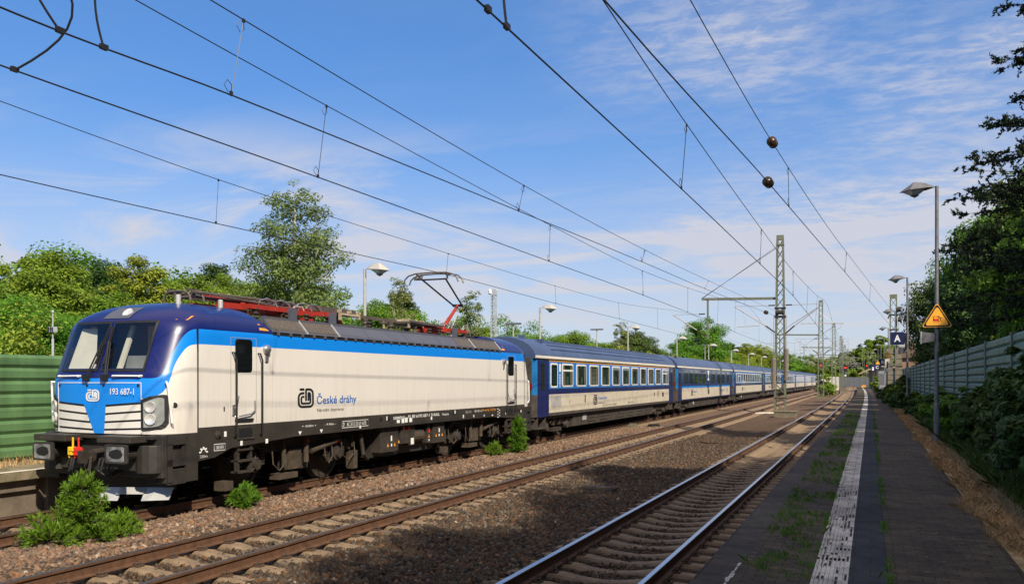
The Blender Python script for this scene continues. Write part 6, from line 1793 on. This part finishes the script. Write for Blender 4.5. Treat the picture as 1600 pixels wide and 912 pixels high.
thin_shape = [(0, 0, 5.0, 1.1, 1.1, 2.0, 1.5), (.3, 0, 7.0, .8, .8, 1.4, 1), (-.5, .1, 4.0, 1.0, 1.0, 1.4, 1), (.5, 0, 3.4, 1.1, 1.0, 1.3, 1)]
pA = tree_proto("leafy_tree", 11, round_shape, 190, 46000, .085, 'leafA', 'bark', 6.3, .20)
pA2 = tree_proto("leafy_tree", 17, wide_shape, 190, 46000, .085, 'leafA', 'bark', 5.4, .20)
pB = tree_proto("leafy_tree", 12, wide_shape, 180, 42000, .085, 'leafB', 'bark', 5.4, .18)
pB2 = tree_proto("leafy_tree", 18, tall_shape, 150, 32000, .085, 'leafB', 'bark', 7.4, .16)
pC = tree_proto("birch_tree", 13, birch_shape, 260, 25000, .052, 'leafC', 'birchbark', 9.4, .13, 30, 1.3)
pC2 = tree_proto("birch_tree", 14, thin_shape, 130, 8500, .06, 'leafC', 'birchbark', 7.6, .10, 16, 1.4)
pD = tree_proto("dark_tree", 15, round_shape, 190, 42000, .095, 'leafD', 'bark', 6.3, .22)
pD2 = tree_proto("dark_tree", 16, tall_shape, 150, 34000, .095, 'leafD', 'bark', 7.4, .2)
used = {}
def place(p, loc, s, label, group=None, rz=None, sz=None, name=None, cat="tree"):
    if p.name in used: o = copy_tree(p)
    else: o = p; used[p.name] = 1
    o.location = loc; o.scale = (s, s, sz or s); o.rotation_euler = (0, 0, rz if rz is not None else (loc[0] * 7.3 + loc[1] * 3.1) % 6.28)
    tag(o, label, cat, group); return o
def gz(x):
    for (a, b), (c, d) in zip(gx, gx[1:]):
        if a <= x <= c: return b + (d - b) * (x - a) / (c - a)
    return 0
LT = "trees behind the green barrier and the far platform"
L_left = [
 # proto, x, y, scale, sz, label
 (pA, -30, 22, .70, .58, "mid green tree at the far left edge above the green barrier"),
 (pB, -25, 15.5, .50, .45, "low yellow green bush-like tree right above the green barrier at the left edge"),
 (pA2, -38, 30.5, .95, .93, "tall round green tree forming the left hump of the skyline"),
 (pB2, -38, 36.5, .90, .82, "yellowish green tree right of the rounded left skyline hump"),
 (pA, -33, 31, .70, .62, "green tree below the yellowish one, above the locomotive's cab window"),
 (pD, -46, 41, 1.0, .92, "dark bushy tree on the skyline behind the yellowish one"),
 (pA2, -38, 40.5, .92, .92, "bright green tree above the locomotive's cab roof"),
 (pD2, -44, 50, 1.0, .95, "dark tree on the skyline above the folded pantograph's left end"),
 (pA, -40, 47, .98, .90, "round green tree above the folded pantograph"),
 (pD, -42, 53, .95, .90, "dark green tree left of the tall birch"),
 (pB, -27, 17.5, .62, .48, "low yellow green tree around the thin white sign pole"),
 (pA, -26, 20.5, .60, .50, "low green tree left of the locomotive's windscreen"),
 (pB2, -25, 26, .55, .42, "low yellow green tree behind the locomotive's cab roof"),
 (pA2, -26, 33, .72, .55, "low green tree at the foot of the tall birch, left side"),
 (pB, -25, 37.5, .72, .56, "low yellow green tree at the foot of the tall birch, right side"),
 (pA, -36, 60, .98, .85, "green tree right of the tall birch, behind the pale lamp"),
 (pD2, -38, 65, 1.05, .92, "dark pointed tree on the skyline right of the pale lamp"),
 (pB, -30, 52, .78, .66, "yellow green tree behind the first lamp on the far platform"),
 (pA2, -36, 73, .98, .84, "round green tree left of the raised pantograph"),
 (pB2, -30, 66, .82, .62, "yellow green tree just left of the raised pantograph's arm"),
 (pA, -27, 60, .70, .56, "low green tree under the raised pantograph"),
 (pA2, -26, 62, .70, .55, "low bright green tree right of the slim camera pole"),
 (pB, -31, 84, .85, .66, "yellow green tree left of the lamp over the first coach"),
 (pA, -31, 92, .92, .80, "bright green tree right of the lamp over the first coach"),
 (pB2, -30, 101, .82, .62, "low yellow green tree above the middle of the first coach"),
 (pA2, -34, 112, 1.02, .80, "green tree behind the thin birch above the first coach"),
 (pB, -30, 122, .92, .74, "yellow green tree right of the thin birch above the first coach"),
 (pD, -36, 140, 1.25, 1.05, "dark green tree left of the tall crown above the dining coach"),
 (pA, -31, 152, 1.15, .95, "green tree above the navy dining coach"),
 (pA, -30, 168, 1.55, 1.55, "tall spreading green tree above the far end of the dining coach"),
 (pB2, -30, 180, 1.25, .95, "yellow green tree right of the tall spreading crown"),
 (pA2, -30, 196, 1.35, 1.05, "green tree above the third coach"),
 (pB2, -28, 212, 1.25, 1.10, "yellow green tree above the third coach, farther back"),
 (pB, -28, 228, 1.55, 1.45, "rounded yellow green tree left of the nearest lattice mast"),
 (pA, -27, 250, 1.45, 1.15, "green tree just left of the nearest lattice mast"),
 (pA2, -24, 290, 1.7, 1.35, "round green tree right of the nearest lattice mast"),
 (pA, -19, 320, 1.6, 1.25, "green tree beyond the end of the train"),
]
for p, x, y, s, sz, lb in L_left: place(p, (x, y, gz(x) - .1), s, lb, LT, sz=sz)
place(pC, (-27, 36.1, .9), 1.27, "tall slender birch with light showing through, above the locomotive's roof", None, rz=-.35, sz=1.08)
place(pC2, (-28, 58.4, .9), 1.05, "thin pale birch right behind the raised pantograph", None, rz=.6, sz=.98)
b2 = place(pC2, (-28, 101.5, .9), 1.1, "thin sparse birch above the middle of the first coach", None, rz=2.0, sz=1.03)
b3 = place(pC2, (-27, 47, .9), .8, "small sparse birch right of the lamp that stands beside the tall birch", None, rz=4.0, sz=.95)
RT = "trees behind the pale barrier on the right"
L_right = [
 (pD, 6.9, 100, 1.15, 1.45, "dark tree at the left end of the right-hand tree row"),
 (pA, 9.0, 84, 1.2, 1.75, "tall lighter green tree rising above the dark trees on the right"),
 (pD2, 7.0, 86, 1.15, 1.22, "dark tree next to the left end of the right-hand tree row"),
 (pD, 7.5, 70, 1.1, 1.30, "dark round tree behind the near tall lamp post"),
 (pA2, 9.5, 70, 1.2, 1.75, "green tree with yellowish top right of the near tall lamp post"),
 (pD2, 7.0, 57, 1.1, 1.15, "dark tree right of the near tall lamp post"),
 (pB, 9.5, 56, 1.2, 1.55, "yellow green tree behind the drooping conifer twigs"),
 (pD, 7.8, 46, 1.1, 1.36, "dark leafy tree above the pale barrier near the right edge"),
 (pA2, 7.6, 39, 1.0, 1.35, "green tree at the right edge below the conifer"),
 (pD, 8.3, 30, 1.05, 1.25, "dark tree at the right edge behind the nearest barrier panels"),
]
for p, x, y, s, sz, lb in L_right: place(p, (x, y, gz(x) - .1), s, lb, RT, sz=sz)
# trees just outside the picture on the right and behind the camera: they shade the platform and the near track
for i, (p, x, y, s, sz) in enumerate(((pD, 7.8, 19, 1.1, 1.18), (pD2, 7.0, 13, 1.4, 1.55), (pD, 7.8, 6.5, 1.2, 1.6), (pD2, 6.8, 0, 1.4, 1.55), (pD, 7.6, -7, 1.2, 1.6), (pD, 10.0, 10, 1.3, 1.75), (pD, 8.0, -14, 1.3, 1.6), (pD, 10.5, -2, 1.3, 1.75), (pD, 10.6, 22, 1.2, 1.3))):
    place(p, (x, y, gz(x) - .1), s, "dark tree beside the platform just outside the picture", "trees beside the camera", sz=sz)
# far wood and hills
def wood(name, specs, seed, leafm, label):
    rs = np.random.RandomState(seed); Vs = []; Fs = []; off = 0
    for (x, y, z, rx, ry, rz, n, size) in specs:
        P, Nn, _ = crown_points(rs, [(x, y, z, rx, ry, rz, 1)], 26, n)
        V, F = leaf_quads(P, Nn, size, rs); Vs.append(V); Fs.append(F + off); off += len(V)
    o = np_mesh(name, np.concatenate(Vs), np.concatenate(Fs), M[leafm]); return tag(o, label, "wood", None, "stuff")
rs = np.random.RandomState(8); sp = []
for i in range(34):
    x = -16 + 40 * (i / 33) + rs.randn() * 1.0; y = 390 + rs.rand() * 30
    env = 11.0 + 8.5 * math.exp(-((x - 3) / 9.0) ** 2)
    sp.append((x, y, env * .55, 3.8, 3.8, env * .5, 6500, .36))
wood("far_wood", sp, 21, 'leafA', "rounded wood closing the far end of the line")
sp = []
for i in range(60):
    x = -230 + 230 * (i / 59); y = 620 + rs.rand() * 60
    h = 16 + 8 * math.sin(i * .23) + rs.rand() * 4
    sp.append((x, y, h * .5 + 2, 9, 6, h * .55, 900, 1.1))
wood("far_hill_wood", sp, 22, 'leafD', "distant dark wooded ridge beyond the end of the train")
sp = []
for i in range(46):
    y = 20 + i * 6.3; x = -50 - 8 * rs.rand() - .05 * y
    h = 8.9 + 1.5 * rs.rand()
    sp.append((x, y, h * .5 + 2.2, 4.6, 4.6, h * .55, 6000, .17))
wood("hillside_wood", sp, 23, 'leafA', "solid mass of woodland behind the separate trees on the left")
sp = []
for i in range(40):
    y = 14 + i * 4.2; x = -21.5 - 3.0 * rs.rand()
    h = 2.4 + 1.3 * rs.rand() + .012 * y
    sp.append((x, y, h * .5 + .5, 2.2, 2.6, h * .55, 6500 if y < 60 else 2200, .055 if y < 60 else .11))
wood("hedge", sp, 24, 'leafB', "loose hedge of young trees right behind the green barrier")["category"] = "hedge"
sp = []
for i in range(26):
    y = 22 + i * 4.0; x = 10.5 + 3 * rs.rand()
    sp.append((x, y, 4.5 + .02 * y, 2.6, 3.2, 4.2 + .02 * y, 1500, .22))
wood("shaded_wood", sp, 25, 'leafD', "dark solid woodland behind the trees on the right")

# ------------------------------------------------------------------ conifer reaching in at the top right
rs = np.random.RandomState(31)
con = empty("conifer", (6.1, 33.2, .9), 0, "dark conifer with drooping twigs reaching in at the top right corner", "tree")
b = MB(); b.tube([(0, 0, -.3), (0, 0, 7), (.1, 0, 15.6)], [.28, .2, .04], 8)
P, Nn = [], []
for k in range(150):
    z = 3.0 + 12.4 * rs.rand(); a = rs.rand() * 6.283; Lb = (16.6 - z) * .27 + 1.0 * rs.rand() + .35
    dirv = Vector((math.cos(a), math.sin(a), 0)); rise = rs.rand() * .35; pts = []
    for i in range(6):
        t = i / 5; pts.append(Vector((0, 0, z)) + dirv * Lb * t + Vector((.08 * rs.randn() * t, .08 * rs.randn() * t, rise * t * Lb - .55 * t * t * Lb * .6 + .20 * t ** 3 * Lb)))
    b.tube(pts, [.03, .024, .018, .013, .009, .004], 4)
    for i in range(1, 6):
        for q in range(7):
            p = pts[i - 1].lerp(pts[i], rs.rand())
            tw = (dirv.cross(Vector((0, 0, 1))) * (1 if rs.rand() < .5 else -1) * (.25 + .45 * rs.rand()) + dirv * (.15 + .35 * rs.rand()) + Vector((0, 0, .30 * rs.randn()))) * (1.15 - .13 * i)
            b.tube([p, p + tw], [.006, .002], 3)
            for m_ in range(16):
                P.append(tuple(p + tw * ((m_ + rs.rand()) / 16) + Vector(rs.randn(3)) * .022)); Nn.append(tuple(Vector(rs.randn(3))))
P = np.array(P); Nn = np.array(Nn)
V, F = leaf_quads(P, Nn, .046, rs, 1.6)
np_mesh("crown", V, F, M['needle'], parent=con); b.build("trunk", M['bark'], con)

# ------------------------------------------------------------------ young spruces and bushes in the ballast
def sprig_bush(name, loc, branches, label, cat, seed, needle=.030, per=60, group=None):
    """branches: list of (base, tip) pairs; each carries side twigs set with needles"""
    rs = np.random.RandomState(seed); t = empty(name, loc, 0, label, cat, group)
    P, D = [], []; b = MB()
    for base, tip in branches:
        base, tip = Vector(base), Vector(tip); ax = tip - base; L_ = ax.length
        mid = (base + tip) / 2 + Vector((0, 0, -.04 * L_))
        b.tube([base, mid, tip], [.012, .009, .004], 4)
        n = max(5, int(L_ * 17))
        for k in range(n):
            u = (k + rs.rand()) / n; p = base.lerp(mid, min(1, 2 * u)) if u < .5 else mid.lerp(tip, 2 * u - 1)
            s = ax.normalized().orthogonal().normalized(); s.rotate(Matrix.Rotation(rs.rand() * 6.283, 3, ax.normalized()))
            tl = (.22 * (1 - u) + .07) * (.6 + .7 * rs.rand())
            td = (s * .9 + ax.normalized() * .75 + Vector((0, 0, .15))).normalized()
            b.tube([p, p + td * tl], [.004, .002], 3)
            m_ = int(per * tl / .15)
            for q in range(m_):
                v = rs.rand(); pp = p + td * tl * v
                dd = (Vector(rs.randn(3)) * .34 + td * .8 + Vector((0, 0, .18))).normalized(); P.append(tuple(pp + dd * needle)); D.append(tuple(dd))
    P = np.array(P); D = np.array(D); n = len(P)
    a = np.cross(D, rs.randn(n, 3)); a /= np.linalg.norm(a, axis=1)[:, None] + 1e-9
    s = needle * (.7 + .7 * rs.rand(n))[:, None]
    V = np.stack([P - D * s, P + a * s * .13, P + D * s, P - a * s * .13], 1).reshape(-1, 3)
    np_mesh("foliage", V, np.arange(n * 4).reshape(n, 4), M['sprig'], parent=t); b.build("stem", M['bark'], t)
    return t
def radial(rs, n, r, h, up=.5, z0=.05, cx=0, cy=0):
    out = []
    for k in range(n):
        a = rs.rand() * 6.283; e = rs.rand() ** up
        out.append(((cx, cy, z0 + .1 * rs.rand()), (cx + r * math.cos(a) * (1 - .75 * e), cy + r * math.sin(a) * (1 - .75 * e), z0 + h * (.22 + .78 * e))))
    return out
rs = np.random.RandomState(41)
br = radial(rs, 20, .50, .46, 1.2, cx=-.12, cy=-.28) + radial(rs, 15, .44, .32, 1.2, cx=.10, cy=.85) + radial(rs, 12, .50, .36, 1.2, cx=.12, cy=.32)
for z in np.linspace(.30, .85, 6):
    for k in range(5):
        a = rs.rand() * 6.283; r = .46 * (1.05 - z) + .10
        br.append(((-.05, .28, z), (-.05 + r * math.cos(a), .28 + r * math.sin(a), z + .10)))
br += [((-.05, .25, 0), (-.05, .28, 1.0)), ((-.05, .28, .8), (.02, .20, 1.10)), ((-.05, .28, .8), (-.12, .30, 1.06))]
sprig_bush("young_spruce", (-11.55, 9.75, BED), br, "large spreading young spruce in front of the locomotive's coupling", "spruce", 42, .050, 30, "young spruces growing in the ballast")
sprig_bush("young_spruce", (-11.50, 13.75, BED), radial(np.random.RandomState(43), 30, .36, .44, .9), "small round bright green spruce beside the locomotive's front wheel", "spruce", 44, .042, 36, "young spruces growing in the ballast")
br = radial(np.random.RandomState(45), 18, .42, .7, .9)
for z in np.linspace(.4, 1.05, 6):
    for k in range(5):
        a = rs.rand() * 6.283; r = .40 * (1.25 - z) + .05; br.append(((0, 0, z), (r * math.cos(a), r * math.sin(a), z + .12)))
br += [((0, 0, 0), (0, 0, 1.28))]
sprig_bush("young_spruce", (-11.45, 27.9, BED), br, "upright young spruce beside the rear end of the locomotive", "spruce", 46, .048, 34, "young spruces growing in the ballast")
sprig_bush("young_spruce", (-11.75, 26.6, BED), radial(np.random.RandomState(47), 16, .36, .45, 1.0), "low young spruce left of the upright one at the rear of the locomotive", "spruce", 48, .048, 32, "young spruces growing in the ballast")
def shrub(name, loc, shape, n, size, leafm, label, cat, seed, group=None, ncl=40, long=1.0):
    rs = np.random.RandomState(seed); t = empty(name, loc, 0, label, cat, group)
    P, Nn, Cs = crown_points(rs, shape, ncl, n); P[:, 2] = np.maximum(P[:, 2], .02)
    V, F = leaf_quads(P, Nn, size, rs, long); np_mesh("foliage", V, F, M[leafm], parent=t)
    b = MB()
    for k in range(12):
        c = Vector(Cs[rs.randint(len(Cs))]); b.tube([(0, 0, -.15), c * .5 + Vector((0, 0, .1)), c], [.03, .02, .006], 5)
    b.build("stem", M['bark'], t); return t
shrub("track_bush", (-7.3, 148, -.25), [(0, 0, 2.6, 1.0, 1.0, 1.6, 2), (.2, 0, 1.2, 1.5, 1.3, 1.1, 1.6), (-.5, 0, 4.3, .5, .5, .9, .5)], 5200, .13, 'leafA', "tall green bush growing between the tracks at the end of the train", "bush", 51)
shrub("track_bush", (-6.4, 151, -.25), [(0, 0, 1.2, 1.1, 1.0, 1.1, 1)], 2200, .13, 'leafB', "low yellowish bush right beside the tall one between the tracks", "bush", 52)
BG = "bushes along the right edge of the platform"
for i, (x, y, rx, h, n, sz, lm, lb) in enumerate((
    (2.75, 12.5, .75, 1.85, 9000, .050, 'leafE', "dark fine-leaved bush at the lower right edge"),
    (2.70, 16.0, .80, 2.35, 10000, .050, 'leafD', "tall dark bush at the right edge in front of the nearest barrier panels"),
    (2.75, 19.6, .72, 2.5, 10000, .055, 'leafE', "tall feathery dark bush right of the near tall lamp post"),
    (2.80, 23.0, .65, 2.1, 8000, .055, 'leafE', "dark bush just right of the near tall lamp post, in front of the barrier"),
    (2.75, 27.0, .60, 1.8, 6500, .055, 'leafD', "bush behind the foot of the near tall lamp post"),
    (2.65, 32.5, .75, 1.65, 6500, .06, 'leafA', "leafy green bush left of the near tall lamp post"),
    (2.70, 37.5, .80, 1.5, 6500, .065, 'leafE', "broad bush halfway between the two nearest lamp posts"),
    (2.75, 44.0, .75, 1.55, 5500, .07, 'leafA', "green bush behind the foot of the second lamp post"),
    (2.30, 50.5, .85, 1.15, 5000, .075, 'leafD', "dark bush right beside the second lamp post"),
    (1.75, 60.5, .95, 1.3, 6500, .08, 'leafD', "large leafy bush spreading onto the platform beyond the second lamp post"),
    (2.10, 66.0, 1.1, 1.5, 6500, .085, 'leafA', "bush in front of the weighted mast"),
    (1.55, 74.0, .9, 1.5, 5500, .085, 'leafD', "bush at the foot of the weighted mast"),
    (2.6, 81, 1.1, 2.2, 5500, .09, 'leafD', "bush right of the weighted mast"),
    (1.25, 142, 1.0, 2.6, 3500, .14, 'leafA', "far green bush next to the shelter on the platform"))):
    shrub("platform_bush", (x, y, PT - .02), [(0, 0, h * .45, rx, rx * 1.5, h * .42, 2), (.1, .5, h * .62, rx * .7, rx, h * .38, 1.3), (-.1, -.6, h * .35, rx * .8, rx, h * .33, 1.2)], n, sz, lm, lb, "bush", 60 + i, BG, 46, 1.3)
# ground cover, dry grass, weeds
def blades(name, n, fpos, hmin, hmax, w, leafm, seed, kind="stuff", label=None, cat=None, lean=.5):
    rs = np.random.RandomState(seed); X, Y, Z = fpos(rs, n)
    h = hmin + (hmax - hmin) * rs.rand(len(X)) ** 2
    a = rs.rand(len(X)) * 6.283; wv = np.stack([np.cos(a), np.sin(a), 0 * a], 1) * (w * (.6 + .8 * rs.rand(len(X))))[:, None]
    B = np.stack([X, Y, Z], 1); l = np.stack([rs.randn(len(X)) * lean, rs.randn(len(X)) * lean, 0 * a], 1) * h[:, None]
    T = B + l + np.stack([0 * a, 0 * a, h], 1); Mi = B + l * .3 + np.stack([0 * a, 0 * a, h * .6], 1)
    V = np.stack([B - wv, B + wv, Mi + wv * .8, T, Mi - wv * .8], 1).reshape(-1, 3)
    o = np_mesh(name, V, np.arange(len(X) * 5).reshape(-1, 5), M[leafm]); return tag(o, label, cat, None, kind)
def weeds(rs, n):
    # tufts gather along joints and in patches near the edge of the platform
    k = n // 9; cx = np.where(rs.rand(k) < .72, -1.16 + .62 * rs.rand(k) ** 1.3, np.where(rs.rand(k) < .5, -.53, .165)) ; cy = 4.2 + 48 * rs.rand(k) ** 1.1
    patch_ = (np.sin(cy * .9 + cx * 3) + np.sin(cy * 2.3)) > -.5
    cx, cy = cx[patch_], cy[patch_]; i = rs.randint(0, len(cx), n)
    sp = .006 + .035 * rs.rand(n)
    return cx[i] + rs.randn(n) * sp, cy[i] + rs.randn(n) * sp * 1.4, np.full(n, PT - .004)
blades("platform_weeds", 17000, weeds, .015, .10, .0035, 'weed', 71, label="green weeds growing from the joints of the platform", cat="weeds", lean=.45)
def drypos(rs, n):
    y = 4 + 66 * rs.rand(n) ** 1.5; edge = 1.32 + .10 * np.sin(y * .8) + .07 * np.sin(y * 2.1)
    return edge + np.abs(rs.randn(n)) * .42, y, np.full(n, PT - .05)
blades("dry_grass", 80000, drypos, .02, .14, .0032, 'straw', 72, label="dry brown grass along the edge of the platform", cat="grass", lean=.7)
def underpos(rs, n):
    y = 6 + 60 * rs.rand(n) ** 1.4
    return 1.95 + 1.1 * rs.rand(n) ** .8, y, np.full(n, PT - .05)
blades("undergrowth", 40000, underpos, .06, .40, .008, 'leafD', 73, label="dark low undergrowth below the bushes on the right", cat="undergrowth", lean=.6)
def bankpos(rs, n):
    return -16.9 + 1.3 * rs.rand(n), -2 + 60 * rs.rand(n), np.full(n, .60)
blades("far_platform_grass", 14000, bankpos, .03, .22, .005, 'straw', 74, label="dry grass on the far platform below the green barrier", cat="grass", lean=.35)
# fallen leaves and litter on the platform
rs = np.random.RandomState(77); n = 420
Y = 5 + 26 * rs.rand(n) ** 1.2; X = .25 + 1.15 * rs.rand(n) ** .7
P = np.stack([X, Y, np.full(n, PT + .008)], 1); V, F = leaf_quads(P, np.array([[0, 0, 1.0]]) + rs.randn(n, 3) * .2, .017, rs, 1.2)
M['litter'] = island_mat("fallen_leaf", [(.12, .08, .05), (.20, .15, .11), (.09, .06, .04), (.26, .22, .18)], .8)
tag(np_mesh("fallen_leaves", V, F, M['litter']), "scattered dry fallen leaves on the dark platform", "leaves", None, "stuff")
